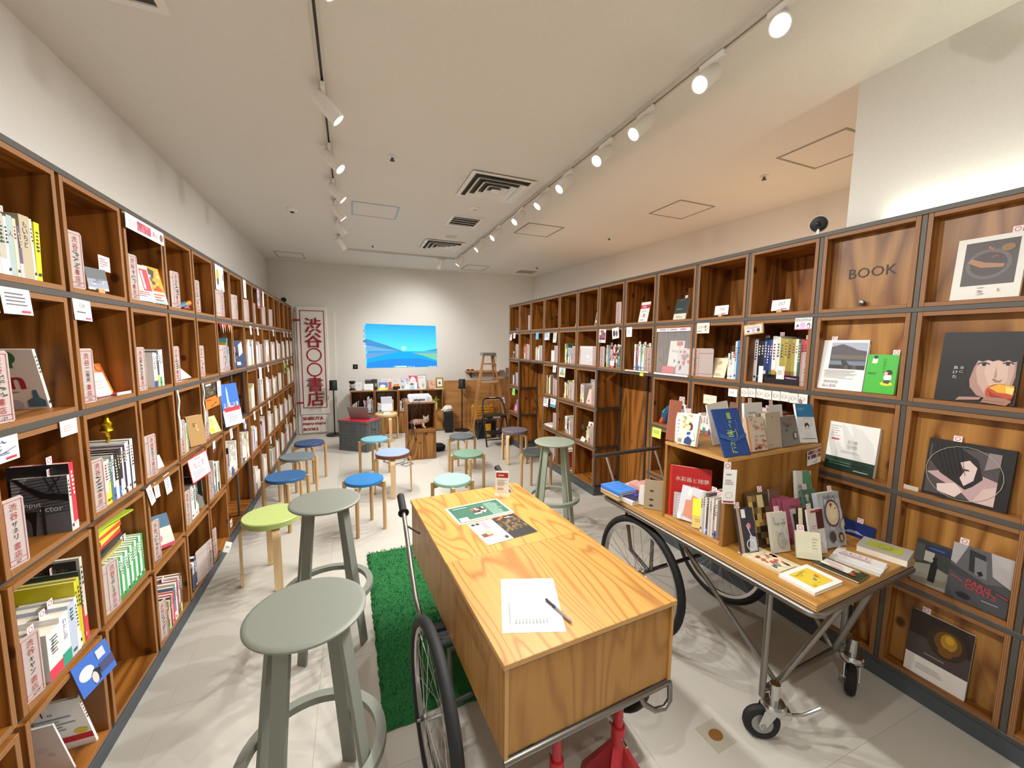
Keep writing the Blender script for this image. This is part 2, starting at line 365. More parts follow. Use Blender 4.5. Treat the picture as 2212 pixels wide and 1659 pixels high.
# ================================================================ shelves
def ordn(n): return ['first','second','third','fourth','fifth','sixth','seventh','eighth','ninth','tenth','eleventh','twelfth','thirteenth','fourteenth','fifteenth','sixteenth','seventeenth'][n-1]
ROWN = ['top row', 'second row', 'third row', 'fourth row', 'bottom row']
def cname(wl, c, r):
    if wl == 'L': return f'{ROWN[r]}, {ordn(14-c)} column from red sign, left shelf'
    return f'{ROWN[r]}, {ordn(c+1)} column past BOOK, right shelf' if c > 0 else ('%s, %s, right shelf' % (ROWN[r], {0: 'column under BOOK', -1: 'column nearer than BOOK', -2: 'nearest column'}[c]))
def CM(wl, c, r):
    if wl == 'L': return Matrix.Translation((XL, YL+c*P_+.029, ZL-(r+1)*H_+.029)) @ Matrix.Rotation(PI/2, 4, 'Z')
    return Matrix.Translation((XR, YR+(c+1)*P_-.029, ZR-(r+1)*H_+.029)) @ Matrix.Rotation(-PI/2, 4, 'Z')
IW, IH, TH = .342, .356, .018
def panel_set(D, tag_):
    s = {}
    s['side_panel0'] = MB().box(-TH,0,-TH,0,D,IH+TH,0,.0012,None,{'-y':1}).mesh('side_panel', [LARCH, EDGE_V])
    s['side_panel1'] = MB().box(IW,0,-TH,IW+TH,D,IH+TH,0,.0012,None,{'-y':1}).mesh('side_panel', [LARCH, EDGE_V])
    s['bottom_panel'] = MB().box(0,0,-TH,IW,D,0,0,.0008,None,{'-y':1}).mesh('bottom_panel', [LARCH_H, EDGE_H])
    s['top_panel'] = MB().box(0,0,IH,IW,D,IH+TH,0,.0008,None,{'-y':1}).mesh('top_panel', [LARCH_H, EDGE_H])
    s['back_panel'] = MB().box(0,D-.007,0,IW,D,IH).mesh('back_panel', LARCH if D > .1 else LARCH_L)
    return s
DEEP, SHAL = panel_set(.315, 'd'), panel_set(.062, 's')
LGAP = {(4,2),(5,2),(4,4),(5,4)}
RGAP = {(c,r) for c in (4,5,9,10) for r in (2,3,4)}
BOXES = {}
def shelf_box(wl, c, r):
    t = thing('shelf_box', 'plywood cubby box, '+cname(wl, c, r), 'shelf box', group='plywood cubby boxes of the wall shelves')
    t.matrix_world = CM(wl, c, r)
    ps = SHAL if (wl == 'R' and c <= 0) else DEEP
    for k, me in ps.items(): ob(k.rstrip('01'), me, t)
    BOXES[wl, c, r] = t
    return t
for r in range(5):
    for c in range(-2, 14):
        if (c, r) not in LGAP: shelf_box('L', c, r)
    for c in range(-2, 12):
        if (c, r) not in RGAP: shelf_box('R', c, r)
# steel frames (rails, uprights, plinth, panels behind the open bays)
PLINTH = plain('4d5459', .5, .1, 'slate_plinth')
def frame(wl, c0, c1, label):
    t = thing('wall_bookcase', label, 'bookcase')
    y0 = (YL if wl == 'L' else YR)+c0*P_; y1 = (YL if wl == 'L' else YR)+c1*P_; zt = ZL if wl == 'L' else ZR
    X = XL if wl == 'L' else XR; sg = -1 if wl == 'L' else 1
    def bx(x0, x1, *a):   # x given as depth from front
        xs = sorted((X+sg*x0, X+sg*x1)); return MB().box(xs[0], a[0], a[1], xs[1], a[2], a[3], 0, .002)
    D = .318
    for r in range(6):
        z = zt-r*H_
        if wl == 'R' and r > 2:
            segs = [(y0, YR+4*P_+.011), (YR+6*P_-.011, YR+9*P_+.011), (YR+11*P_-.011, y1)]
        else: segs = [(y0, y1)]
        for a, b in segs:
            f0 = .018 if (wl == 'L' and r > 2) else -.001
            bx(f0, f0+.021, a-.011, z-.011, b+.011, z+.011).build('rail', STEEL, t)
            if wl == 'L' or a > 1.4: bx(D-.02, D, a-.011, z-.011, b+.011, z+.011).build('rail', STEEL, t)
    for c in range(c0, c1+1):
        y = (YL if wl == 'L' else YR)+c*P_
        zb = zt-5*H_+.011
        if wl == 'R' and c in (5, 10): zb = zt-2*H_+.011
        dd = .06 if (wl == 'R' and c <= 0) else D
        f0 = .022 if wl == 'L' else .002
        bx(f0, f0+.016, y-.010, zb, y+.010, zt-.011).build('upright', STEEL, t)
        if dd > .1: bx(D-.02, D, y-.010, zt-5*H_+.011, y+.010, zt-.011).build('upright', STEEL_D, t)
    # depth members at the sides of the open bays and the shelf ends
    ends = [c1] if wl == 'L' else [4, 6, 9, 11, c1]
    for c in ends:
        y = (YL if wl == 'L' else YR)+c*P_
        for r in range(1, 6):
            if wl == 'R' and c != c1 and r < 2: continue
            bx(.021, D-.021, y-.011, zt-r*H_-.010, y+.011, zt-r*H_+.010).build('side_rail', STEEL_D, t)
    pl = ((y0, y1),) if wl == 'L' else ((y0, YR+4*P_), (YR+6*P_, YR+9*P_), (YR+11*P_, y1))
    for a, b in pl: 
        dd = .3 if not (wl == 'R' and a < 1) else .3
        if wl == 'R' and a < 1:
            bx(.008, .058, a, 0, 1.3, zt-5*H_-.012).build('plinth', PLINTH, t); bx(.008, .3, 1.3, 0, b, zt-5*H_-.012).build('plinth', PLINTH, t)
        else: bx(.008, dd, a, 0, b, zt-5*H_-.012).build('plinth', PLINTH, t)
    if wl == 'R':
        for c in (4, 9):
            a, b = YR+c*P_+.012, YR+(c+2)*P_-.012
            xs = (X+D-.006, X+D+.006)
            MB().box(xs[0], a, 0, xs[1], (a+b)/2-.001, zt-2*H_-.012).build('bay_panel', LARCH, t)
            MB().box(xs[0], (a+b)/2+.001, 0, xs[1], b, zt-2*H_-.012).build('bay_panel', LARCH, t)
    else:
        for c, r in sorted(LGAP):
            a = YL+c*P_+.012; z = zt-(r+1)*H_+.012
            MB().box(XL-.20, a, z, XL-.188, a+P_-.024, z+H_-.024).build('bay_panel', LARCH, t)
            MB().box(XL-.188, a, z, XL-.012, a+P_-.024, z+.008).build('bay_tray', STEEL_D if r == 2 else LARCH_H, t)
    return t
frame('L', -2, 14, 'grey steel frame and plinth of the long left wall shelf')
frame('R', -2, 12, 'grey steel frame and plinth of the long right wall shelf')
# BOOK door lettering and knob in its box
bk = BOXES['R', 0, 0]
Print(.19, .055).draw([('t', 'BOOK', .5, .5, .95, '2a211a', 1.0)]).build('lettering', bk, (.080, .0535, .143))
MB().lathe([(.0,-.001),(.006,-.001),(.006,.008),(.0125,.014),(.014,.02),(.0115,.027),(0,.029)], 16, 0, Matrix.Rotation(PI/2, 4, 'X')).build('knob', plain('6a6a66', .35, .8, 'knob_metal'), bk, (.155, .055, .022))
# ================================================================ track lights
TRK = plain('d2cdc2', .5, 0, 'track_white'); SLOT = plain('4a4640', .6, 0, 'track_slot')
def track(p0, p1, label):
    p0, p1 = Vector(p0), Vector(p1); d = (p1-p0); L = d.length; ang = math.atan2(d.y, d.x)
    t = thing('lighting_track', label, 'light track', p0, (0,0,ang))
    MB().box(0,-.017,-.022,L,-.006,0).box(0,.006,-.022,L,.017,0).box(0,-.006,-.006,L,.006,0).build('track_rail', TRK, t)
    MB().box(0,-.006,-.012,L,.006,-.006).build('track_slot', SLOT, t)
track((-.095,-1.9,CEIL), (-.095,6.10,CEIL), 'white ceiling light track over the left half of the room')
track((1.53,-1.9,CEIL), (1.53,6.10,CEIL), 'white ceiling light track over the right half of the room')
track((-.078,6.10,CEIL), (1.513,6.10,CEIL), 'short white ceiling light track crossing near the far wall')
LENS = emit('fff6e6', 26, 'lamp_lens')
HEADM = MB().lathe([(0,-.005),(.030,-.005),(.036,.004),(.037,.145),(.033,.145),(.031,.125),(.0,.122)], 20).mesh('head', WHITE)
LENSM = MB().lathe([(0,.1235),(.0295,.1235),(.0295,.128),(.02,.132),(0,.133)], 18).mesh('lens', LENS)
ARMM = MB().box(-.010,-.075,-.048,.010,.055,-.022,0,.003).cyl((0,0,-.048),(0,0,-.082),.0075,n=10).cyl((-.018,0,-.088),(.018,0,-.088),.011,n=12).mesh('adapter', WHITE)
def spot(x, y, aim, label, on=True, rx=0, power=1.0, ang=104):
    t = thing('track_spotlight', label, 'spotlight', (x, y, CEIL-.001), (0,0,rx), 'white cylinder spotlights on the ceiling tracks')
    ob('adapter', ARMM, t)
    piv = Vector((x, y, CEIL-.09)); d = (Vector(aim)-piv).normalized()
    q = d.to_track_quat('Z', 'Y').to_matrix().to_4x4()
    M = Matrix.Translation((0,0,-.09)) @ (Matrix.Rotation(-rx, 4, 'Z') @ q) @ Matrix.Translation((0,0,-.05))
    hd = ob('head', HEADM, t); hd.matrix_local = M @ Matrix.Translation((0,.0,0))
    ln = ob('lens', LENSM, hd)
    ld = bpy.data.lights.new('spot_light', 'SPOT'); ld.energy = SPOT_W*power; ld.color = SPOT_COL; ld.spot_size = math.radians(ang); ld.spot_blend = 1.0; ld.shadow_soft_size = .022
    lo = ob('spot_light', ld, hd, (0,0,.15), (PI,0,0))
    return t
RT = [(-.5,(-.7,-.2,.5)),(.35,(-.5,.75,.3)),(1.11,(.05,.12,1.45)),(1.431,(-.8,.95,.7)),(1.86,(-.75,1.9,.6)),(2.224,(-.7,1.8,.75)),(2.699,(-.75,2.6,.55)),(3.077,(-.5,3.2,.5)),(3.574,(-.7,3.3,.6)),(4.195,(-.7,4.2,.7)),(4.784,(-.7,5.0,.7)),(5.75,(-.2,6.3,.5))]
for i, (y, aim) in enumerate(RT):
    spot(1.53, y, aim, 'white ceiling spotlight on the right track, '+ordn(i+1)+' counting from behind the viewer', power=.45 if i == 2 else (.6 if i < 2 else (.9 if i < 9 else 1.2)))
LT = [(-.4,(2.0,-.1,.6)),(.55,(1.9,.75,.5)),(1.55,(2.2,.95,.7)),(2.35,(2.15,2.5,.6)),(3.0,(2.0,2.35,.6)),(3.6,(2.1,3.7,.7)),(4.1,(1.9,4.5,.5)),(4.7,(2.0,5.3,.6)),(5.4,(1.6,6.7,.6))]
for i, (y, aim) in enumerate(LT):
    spot(-.095, y, aim, 'white ceiling spotlight on the left track, '+ordn(i+1)+' counting from behind the viewer', power=.55 if i < 2 else (.9 if i < 6 else 1.2))
spot(1.30, 6.10, (.7,7.3,.9), 'white ceiling spotlight on the short cross track near far wall', rx=PI/2, power=.5, ang=125)
# added unseen uplighters behind the right shelf, imitating neighbouring shop light (their glow shows on the slanted wall and ceiling)
def added_uplight(x, y, w_, label):
    t = thing('added_uplighter', label, 'added lamp', (x, y, 0))
    MB().lathe([(0,0),(.13,0),(.13,.015),(.02,.03),(0,.03)], 24).build('base', BLACK, t)
    MB().cyl((0,0,.03),(0,0,1.5),.012).build('pole', BLACK, t)
    MB().lathe([(.012,1.48),(.05,1.5),(.13,1.6),(.125,1.6),(.045,1.51),(.0,1.505)], 24).build('bowl', BLACK, t)
    MB().lathe([(0,1.53),(.02,1.54),(.025,1.56),(0,1.585)], 14).build('bulb', emit('ffb060', 20, 'added_bulb'), t)
    ld = bpy.data.lights.new('warm_light', 'POINT'); ld.energy = w_; ld.color = (1, .70, .45); ld.shadow_soft_size = .03
    ob('warm_light', ld, t, (0,0,1.66))
added_uplight(3.15, 2.3, WARM_W, 'added black uplighter unseen behind the right shelf, nearer one')
added_uplight(3.05, 4.2, WARM_W*.6, 'added black uplighter unseen behind the right shelf, farther one')
# LED strip on top of the near right shelf
st = thing('led_strip', 'white LED strip light lying on top of the near right shelf', 'light strip', (2.342, -.5, ZR+.0115))
MB().box(-.012,-1.2,0,.012,1.6,.010,0,.002).build('strip_channel', WHITE, st)
MB().box(-.007,-1.2,.0101,.007,1.6,.0125).build('strip_diffuser', emit('fbffe6', 38, 'led_strip_glow'), st)
# ================================================================ ceiling fittings
DKM = plain('4c4840', .8, 0, 'vent_dark')
def diffuser(x0, y0, x1, y1, label):
    cx, cy, w, d = (x0+x1)/2, (y0+y1)/2, x1-x0, y1-y0
    t = thing('ceiling_diffuser', label, 'air vent', (cx, cy, CEIL))
    MB().box(-w/2+.02,-d/2+.02,-.003,w/2-.02,d/2-.02,-.001).build('backing', DKM, t)
    for k, f in enumerate((1.0, .78, .55, .33, .14)):
        a, b = w/2*f, d/2*f; wd = .035 if k == 0 else (.034 if k < 4 else .03); ai, bi = a-wd, b-wd
        zo, zi = (-.012, -.012) if k == 0 else (-.034, -.010)
        vs = [(-a,-b,zo),(a,-b,zo),(a,b,zo),(-a,b,zo),(-ai,-bi,zi),(ai,-bi,zi),(ai,bi,zi),(-ai,bi,zi)]
        top = [(x,y,z+.003) for x,y,z in vs]
        mb = MB().add(vs, [(i,(i+1)%4,4+(i+1)%4,4+i) for i in range(4)], 0).add(top, [(4+i,4+(i+1)%4,(i+1)%4,i) for i in range(4)], 0)
        mb.add(vs[:4]+top[:4], [(i,(i+1)%4,4+(i+1)%4,4+i) for i in range(4)], 0)
        if k == 4: mb.add([(-a,-b,zo+.001),(a,-b,zo+.001),(a,b,zo+.001),(-a,b,zo+.001)], [(0,1,2,3)], 0)
        mb.build('frame_ring' if k == 0 else 'vane_ring', WHITE, t)
diffuser(.885, 2.98, 1.42, 3.52, 'large square white ceiling air diffuser, nearer of two')
diffuser(.905, 5.11, 1.42, 5.66, 'square white ceiling air diffuser, farther of two')
def slotvent(x0, y0, x1, y1, label, n=5):
    t = thing('ceiling_grille', label, 'air vent', ((x0+x1)/2, (y0+y1)/2, CEIL)); w, d = (x1-x0)/2, (y1-y0)/2
    MB().box(-w,-d,-.003,w,d,-.001).build('backing', DKM, t)
    MB().box(-w-.03,-d-.03,-.01,w+.03,-d,0).box(-w-.03,d,-.01,w+.03,d+.03,0).box(-w-.03,-d,-.01,-w,d,0).box(w,-d,-.01,w+.03,d,0).build('frame', WHITE, t)
    for i in range(n):
        y = -d+(i+.5)*2*d/n
        MB().box(-w,-.35*d/n,-.002,w,.35*d/n,.002, M=Matrix.Translation((0,y,-.008)) @ Matrix.Rotation(.5,4,'X')).build('slat', WHITE, t)
slotvent(1.02, 4.10, 1.30, 4.39, 'small slatted white ceiling vent between the two diffusers', 4)
slotvent(-1.05, 1.35, -.66, 2.08, 'slatted ceiling vent above the left shelf at picture edge', 7)
slotvent(2.80, 6.49, 3.13, 6.79, 'grey slatted ceiling vent in the far right corner', 6)
def hatch(x0, y0, x1, y1, label, col='9c948a'):
    t = thing('ceiling_hatch', label, 'ceiling hatch', ((x0+x1)/2, (y0+y1)/2, CEIL)); w, d = (x1-x0)/2, (y1-y0)/2
    MB().box(-w,-d,-.004,w,-d+.014,0).box(-w,d-.014,-.004,w,d,0).box(-w,-d+.014,-.004,-w+.014,d-.014,0).box(w-.014,-d+.014,-.004,w,d-.014,0).build('frame', plain(col, .4, .5, 'hatch_trim'), t)
    MB().box(-w+.015,-d+.015,-.002,w-.015,d-.015,0).build('lid', CEILM, t)
hatch(.04, 4.07, .475, 4.49, 'ceiling access hatch just right of the left light track', 'a9b6c8')  # blue light falling on this hatch is put into its trim colour
hatch(1.81, 4.0, 2.25, 4.435, 'ceiling access hatch right of the right light track')
hatch(2.775, 2.835, 3.20, 3.25, 'ceiling access hatch above the middle of right shelf')
hatch(2.77, 1.55, 3.19, 1.975, 'ceiling access hatch half hidden by the stepped wall')
hatch(-1.01, 6.73, -.63, 7.15, 'ceiling access hatch in the far left corner')
hatch(1.83, 6.48, 2.22, 6.92, 'ceiling access hatch by the far wall')
for i, (x, y, l) in enumerate(((.305,3.018,'nearest one in ceiling centre'),(2.974,2.203,'beside the half hidden hatch'),(2.954,4.142,'above the right shelf middle'),(.305,5.749,'near the far left track end'),(2.969,6.195,'in the far right corner'))):
    t = thing('sprinkler', 'small metal ceiling sprinkler head, '+l, 'sprinkler', (x, y, CEIL), group='ceiling sprinklers')
    MB().lathe([(0,-.002),(.03,-.002),(.03,-.006),(.012,-.010),(0,-.010)], 16).build('rosette', WHITE, t)
    MB().lathe([(0,-.010),(.008,-.011),(.008,-.022),(.017,-.026),(.017,-.029),(0,-.029)], 12).build('nozzle', STEEL_D, t)
t = thing('smoke_detector', 'round white smoke detector on the ceiling by left shelf', 'smoke detector', (-.501, 4.553, CEIL))
MB().lathe([(.05,0),(.05,-.012),(.035,-.028),(0,-.03)], 20).build('body', WHITE, t); MB().lathe([(.02,-.0302),(.014,-.040),(0,-.041)], 12).build('sensor', STEEL_D, t)
t = thing('emergency_light', 'small round ceiling sensor behind the large diffuser', 'ceiling sensor', (1.149, 3.807, CEIL))
MB().lathe([(.045,0),(.045,-.006),(.03,-.012),(0,-.012)], 20).build('ring', WHITE, t); MB().lathe([(.022,-.0122),(.015,-.02),(0,-.022)], 12).build('lens', plain('c8c4b0', .2, 0, 'sensor_lens'), t)
t = thing('ceiling_speaker', 'round white ceiling speaker grille beside the farther diffuser', 'speaker', (1.16, 4.86, CEIL))
MB().lathe([(.10,0),(.10,-.006),(.085,-.010),(0,-.010)], 28).build('bezel', WHITE, t); MB().lathe([(.08,-.0102),(.08,-.012),(0,-.013)], 28).build('mesh_grille', plain('cfccc2', .7, 0, 'speaker_mesh', bump=.5, bscale=400), t)
def shelf_camera(loc, aim, label):
    t = thing('security_camera', label, 'camera', loc); d = (Vector(aim)-Vector(loc)).normalized()
    q = d.to_track_quat('Z','Y').to_matrix().to_4x4()
    MB().lathe([(0,0),(.03,0),(.03,.006),(.008,.012),(.007,.045),(0,.045)], 16).build('foot', WHITE, t)
    h = MB().lathe([(0,-.055),(.03,-.05),(.042,-.03),(.042,0),(.040,.004),(0,.004)], 24).build('housing', WHITE, t); h.matrix_local = Matrix.Translation((0,0,.062)) @ q
    MB().lathe([(.039,.0042),(.039,.009),(.03,.012),(0,.012)], 24).build('face', BLACK, h)
    MB().lathe([(.012,.0122),(.008,.015),(0,.0152)], 14).build('lens', plain('05050a', .1, 0, 'lens_glass'), h)
shelf_camera((2.335, 1.40, ZR+.011), (.2,.3,1.7), 'small white security camera with black face on right shelf')
shelf_camera((-.95, 7.07, ZL+.011), (.2,.0,1.7), 'small white security camera with black face on left shelf')
# ================================================================ stools
STOOLG = {}
def lacquer(c): return plain(c, .38, 0, 'lacquer_'+c)
def bent_stool(x, y, rot, col, label, legs=4, legmat=None, edge=None):
    t = thing('bent_leg_stool', label, 'stool', (x, y, 0), (0,0,rot), 'low round stools set out in the room')
    MB().lathe([(0,.400),(.170,.400),(.1745,.404),(.1745,.434),(.171,.438)], 40).build('seat', edge or BIRCH, t)
    MB().lathe([(.171,.4382),(.1695,.4405),(0,.4405)], 40).build('seat_top', lacquer(col) if isinstance(col, str) else col, t)
    for k in range(legs):
        a = 2*PI*k/legs; pts = [(.07,0,.392),(.115,0,.392)]
        for q in range(1, 9):
            th = q/8*PI/2; pts.append((.125+.055*math.sin(th), 0, .392-.055+.055*math.cos(th)))
        pts += [(.1815,0,.2),(.183,0,0.004)]
        o = MB().ribbon(pts, .046, .0165).build('leg', legmat or BIRCH, t); o.rotation_euler = (0,0,a)
def peg_stool(x, y, rot, col, label, r=.155):
    t = thing('peg_leg_stool', label, 'stool', (x, y, 0), (0,0,rot), 'low round stools set out in the room')
    MB().lathe([(0,.413),(r-.004,.413),(r,.417),(r,.436),(r-.003,.440),(0,.440)], 40).build('seat', lacquer(col), t)
    for k in range(4):
        a = PI/2*k; c, s = math.cos(a), math.sin(a); R = r+.012
        MB().cyl((R*c,R*s,0),(R*c,R*s,.418),.0145,.0155,n=14).build('leg', BEECH, t)
    for k in range(2):
        pr_ = [(-r,.365),(-r*.35,.395),(r*.35,.395),(r,.365),(r,.4125),(-r,.4125)]
        M = Matrix.Rotation(PI/2*k,4,'Z') @ Matrix.Rotation(PI/2,4,'X') @ Matrix.Translation((0,0,-.009))
        MB().prism(pr_, 0, .018 if k == 0 else .0181, 0, M).build('cross_brace', BEECH, t)
peg_stool(-.476, 4.926, .30, '2f4d7a', 'low stool with dark navy seat, farthest along left shelf')
peg_stool(-.533, 4.373, .25, '6f7d84', 'low stool with slate grey seat beside left shelf')
peg_stool(-.549, 3.74, .2, '2e6396', 'low stool with medium blue seat beside left shelf')
bent_stool(-.52, 2.915, .27, 'b9c97a', 'low bent-leg stool with yellow-green seat beside left shelf', edge=lacquer('a9b96c'))
peg_stool(.066, 3.43, -.37, '2878b8', 'low stool with bright blue seat in the middle of floor')
bent_stool(.369, 4.19, -.10, '8f9fd0', 'low bent-leg stool with lavender seat in mid floor', edge=lacquer('7a4c3c'))
peg_stool(.224, 4.861, .1, '6fa3b0', 'low stool with pale teal seat in front of grey crates')
peg_stool(.759, 3.165, -.2, '93c0ab', 'low stool with mint green seat behind the box cart')
peg_stool(1.097, 3.883, -.15, '6f9079', 'low stool with sage green seat behind the mint one')
peg_stool(1.24, 4.66, .05, '5a6468', 'low stool with dark grey seat in front of the step ladder')
bent_stool(1.99, 4.76, .65, '7d7480', 'low bent-leg stool with purple-grey seat by right shelf end', edge=lacquer('6a6068'))
peg_stool(1.80, 3.69, -.1, '4d5552', 'low stool with charcoal seat behind the pale bar stool')
bent_stool(.492, 6.573, .25, BIRCH, 'low bent-leg stool with plain birch seat before the low cabinet')
SAGE = plain('7f8277', .5, 0, 'sage_grey_coat', bscale=200); SAGE2 = plain('98a08d', .5, 0, 'pale_sage_coat', bscale=200)
def bar_stool(x, y, rot, mat, label):
    t = thing('bar_stool', label, 'bar stool', (x, y, 0), (0,0,rot), 'tall metal bar stools')
    MB().lathe([(0,.742),(.150,.742),(.165,.745),(.171,.751),(.171,.756),(.166,.7605),(.155,.7615),(0,.7605)], 48).build('seat', mat, t)
    MB().lathe([(0,.728),(.10,.728),(.105,.741),(0,.741)], 24).build('swivel_plate', mat, t)
    for k in range(4):
        a = PI/2*k
        o = MB().ribbon([(.112,0,.735),(.150,0,.45),(.205,0,.003)], .048, .013).build('leg', mat, t); o.rotation_euler = (0,0,a)
    MB().lathe([(.190,.262),(.222,.262),(.224,.266),(.222,.288),(.190,.288),(.190,.262)], 48, smooth=False).build('foot_ring', mat, t)
bar_stool(-.150, 1.285, -.50, SAGE, 'tall sage grey bar stool nearest to the viewer')
bar_stool(-.149, 2.19, -.62, SAGE, 'tall sage grey bar stool behind the nearest one')
bar_stool(1.575, 2.885, .45, SAGE2, 'tall pale green bar stool beside right shelf')
# ================================================================ rug
t = thing('rug', 'long green shaggy rug on the floor left of box cart', 'rug', (.33, 2.255, 0), (0,0,.012))
rng = random.Random(3)
GREEN = plain('1f6a33', .95, 0, 'green_pile', bump=.6, bscale=220)
mb = MB(); nx, ny = 24, 64; vs = []
for j in range(ny+1):
    for i in range(nx+1):
        e = 0 if i in (0,nx) or j in (0,ny) else 1
        vs.append((-.26+.52*i/nx+(rng.uniform(-.004,.004)), -.73+1.46*j/ny+rng.uniform(-.004,.004), .004+e*(.013+rng.uniform(-.003,.003))))
mb.add(vs, [(j*(nx+1)+i, j*(nx+1)+i+1, (j+1)*(nx+1)+i+1, (j+1)*(nx+1)+i) for j in range(ny) for i in range(nx)], 0, None, True); mb.build('pile_base', GREEN, t)
mb = MB()
for k in range(9000):
    x, y = rng.uniform(-.262,.262), rng.uniform(-.732,.732); a = rng.uniform(0,6.28); l = rng.uniform(.006,.013); dx, dy = math.cos(a)*.0028, math.sin(a)*.0028
    tx, ty = rng.uniform(-.006,.006), rng.uniform(-.006,.006)
    mb.add([(x-dx,y-dy,.012),(x+dx,y+dy,.012),(x+tx,y+ty,.016+l)], [(0,1,2)])
o = mb.build('tufts', GREEN, t); o['kind'] = 'stuff'
# ================================================================ spoked wheel
def wheel(parent, loc, R, rotz=0, nsp=28):
    wl = ob('wheel', None, parent, loc, (0,0,rotz))
    n = 48; ring = lambda r: [(0, r*math.cos(2*PI*i/n), r*math.sin(2*PI*i/n)) for i in range(n)]
    tire = MB().tube(ring(R-.019), .0205, 10, closed=True).build('wheel', RUBBER, parent, loc, (0,0,rotz))
    bpy.data.objects.remove(wl); wl = tire
    MB().lathe([(R-.033,-.011),(R-.028,-.013),(R-.026,0),(R-.028,.013),(R-.033,.011),(R-.052,.006),(R-.052,-.006),(R-.033,-.011)], n, 0, Matrix.Rotation(PI/2,4,'Y')).build('rim', CHROME, wl)
    MB().cyl((-.035,0,0),(.035,0,0),.014,n=14).cyl((-.03,0,0),(-.026,0,0),.024,n=16).cyl((.026,0,0),(.03,0,0),.024,n=16).cyl((-.055,0,0),(.055,0,0),.005,n=10).build('hub', CHROME, wl)
    mb = MB()
    for i in range(nsp):
        a = 2*PI*i/nsp; s = 1 if i % 2 else -1; b = a+(1 if (i//2) % 2 else -1)*.9
        mb.cyl((s*.028,.021*math.cos(b),.021*math.sin(b)),(0,(R-.05)*math.cos(a),(R-.05)*math.sin(a)),.0011,n=5,cap=False)
    o = mb.build('spokes', CHROME, wl)
    return wl
# ================================================================ box cart
ct = thing('box_cart', 'oak veneer box cart with spoked wheels and bar handles', 'cart', (.380, .961, 0), (0,0,.063))
W_, L_ = .674, 1.297; ZT, ZB = .67, .362
cl = MB().box(-.006,-.006,ZT-.018,W_+.006,L_*.44,ZT,0,.0015,None,{'-y':1,'+y':1,'-x':1,'+x':1}).build('lid', [OAK, EDGE_C], ct)
MB().box(-.006,L_*.44+.0015,ZT-.018,W_+.006,L_+.006,ZT,0,.0015,None,{'-y':1,'+y':1,'-x':1,'+x':1}).build('lid', [OAK, EDGE_C], ct)
MB().box(.014,.008,ZB,W_-.014,.026,ZT-.020).build('front_panel', OAK_V, ct)
MB().box(.014,L_-.02,ZB,W_-.014,L_-.002,ZT-.020).build('rear_panel', OAK_V, ct)
EDGE_C2 = ply_edge(0, 'ply_edge_cart_side', 'cfa468', '94683a', 3)
sp_ = MB().box(0,0,ZB-.006,.0135,L_,ZT-.022,0,.001,None,{'-y':1}).build('side_panel', [OAK_V, EDGE_C2], ct)
MB().box(W_-.0135,0,ZB-.006,W_,L_,ZT-.022,0,.001,None,{'-y':1}).build('side_panel', [OAK_V, EDGE_C2], ct)
MB().box(.014,.026,ZB,W_-.014,L_-.02,ZB+.012).build('bottom_panel', OAK_V, ct)
mbf = MB(); z = ZB-.016
mbf.tube([(0,.005,z),(W_-.01,.005,z),(W_+.005,.02,z),(W_+.008,.05,z)], .0115, 12).tube([(.1,.01,z),(.1,L_-.05,z)], .011, 10).tube([(W_-.1,.01,z),(W_-.1,L_-.05,z)], .011, 10).tube([(.0,L_-.05,z),(W_,L_-.05,z)], .011, 10)
mbf.build('base_frame', RAWSTEEL, ct)
MB().tube([(W_-.13,.03,z-.008),(W_-.12,.01,z-.045),(W_-.08,-.005,z-.075),(W_-.035,-.01,z-.08),(W_-.008,-.008,z-.06),(W_-.002,0,z-.02),(W_-.002,.005,z)], .010, 10).build('bumper_loop', RAWSTEEL, ct)
ci = Matrix.Rotation(-.063,4,'Z') @ Matrix.Translation((-.380,-.961,0))
def cl_(p): return tuple(ci @ Vector(p))
w1 = wheel(ct, cl_((.225,1.235,.307)), .305); w2 = wheel(ct, cl_((1.0,1.37,.307)), .305)
MB().cyl(cl_((.18,1.233,.307)), cl_((1.04,1.372,.307)), .008, n=10).build('axle', STEEL_D, ct)
MB().tube([cl_(p) for p in ((.275,1.24,.307),(.30,1.30,.34),(.33,1.45,.345),(.45,1.47,.345))], .010, 8).build('axle_bracket', STEEL_D, ct)
MB().tube([cl_(p) for p in ((.97,1.368,.307),(.95,1.40,.34),(.93,1.47,.345))], .010, 8).build('axle_bracket', STEEL_D, ct)
for nm, pts in (('l', [(.22,2.03,.742),(.22,1.95,.715),(.22,1.866,.669),(.22,1.72,.575),(.222,1.60,.50),(.235,1.545,.44),(.265,1.525,.37),(.32,1.52,.345),(.5,1.52,.345)]), ('r', [(.86,2.27,.745),(.87,2.2,.70),(.93,2.1,.60),(1.02,1.9,.53),(1.04,1.62,.46),(1.0,1.55,.37),(.95,1.54,.345)])):
    MB().tube([cl_(p) for p in pts], .0105, 10).build('handle_bar', RAWSTEEL, ct)
    a, b = (Vector(pts[0]), Vector(pts[1])); d = (a-b).normalized()
    MB().cyl(cl_(b+d*.02), cl_(b+d*.155), .0185, .0185, n=16).cyl(cl_(b+d*.02), cl_(b+d*.026), .027, n=16).build('grip', RUBBER, ct)
MB().cyl(cl_((.22,1.9,.69)), cl_((.29,1.91,.63)), .005, n=8).build('handle_stay', RAWSTEEL, ct)
MB().box(-.09,.53,.335,.02,.60,.350,0,.002).build('foot_plate', plain('4a5560', .4, .6, 'blue_steel'), ct)
MB().box(-.09,.62,.325,.03,.66,.350,0,.002).build('foot_plate', BLACK, ct)
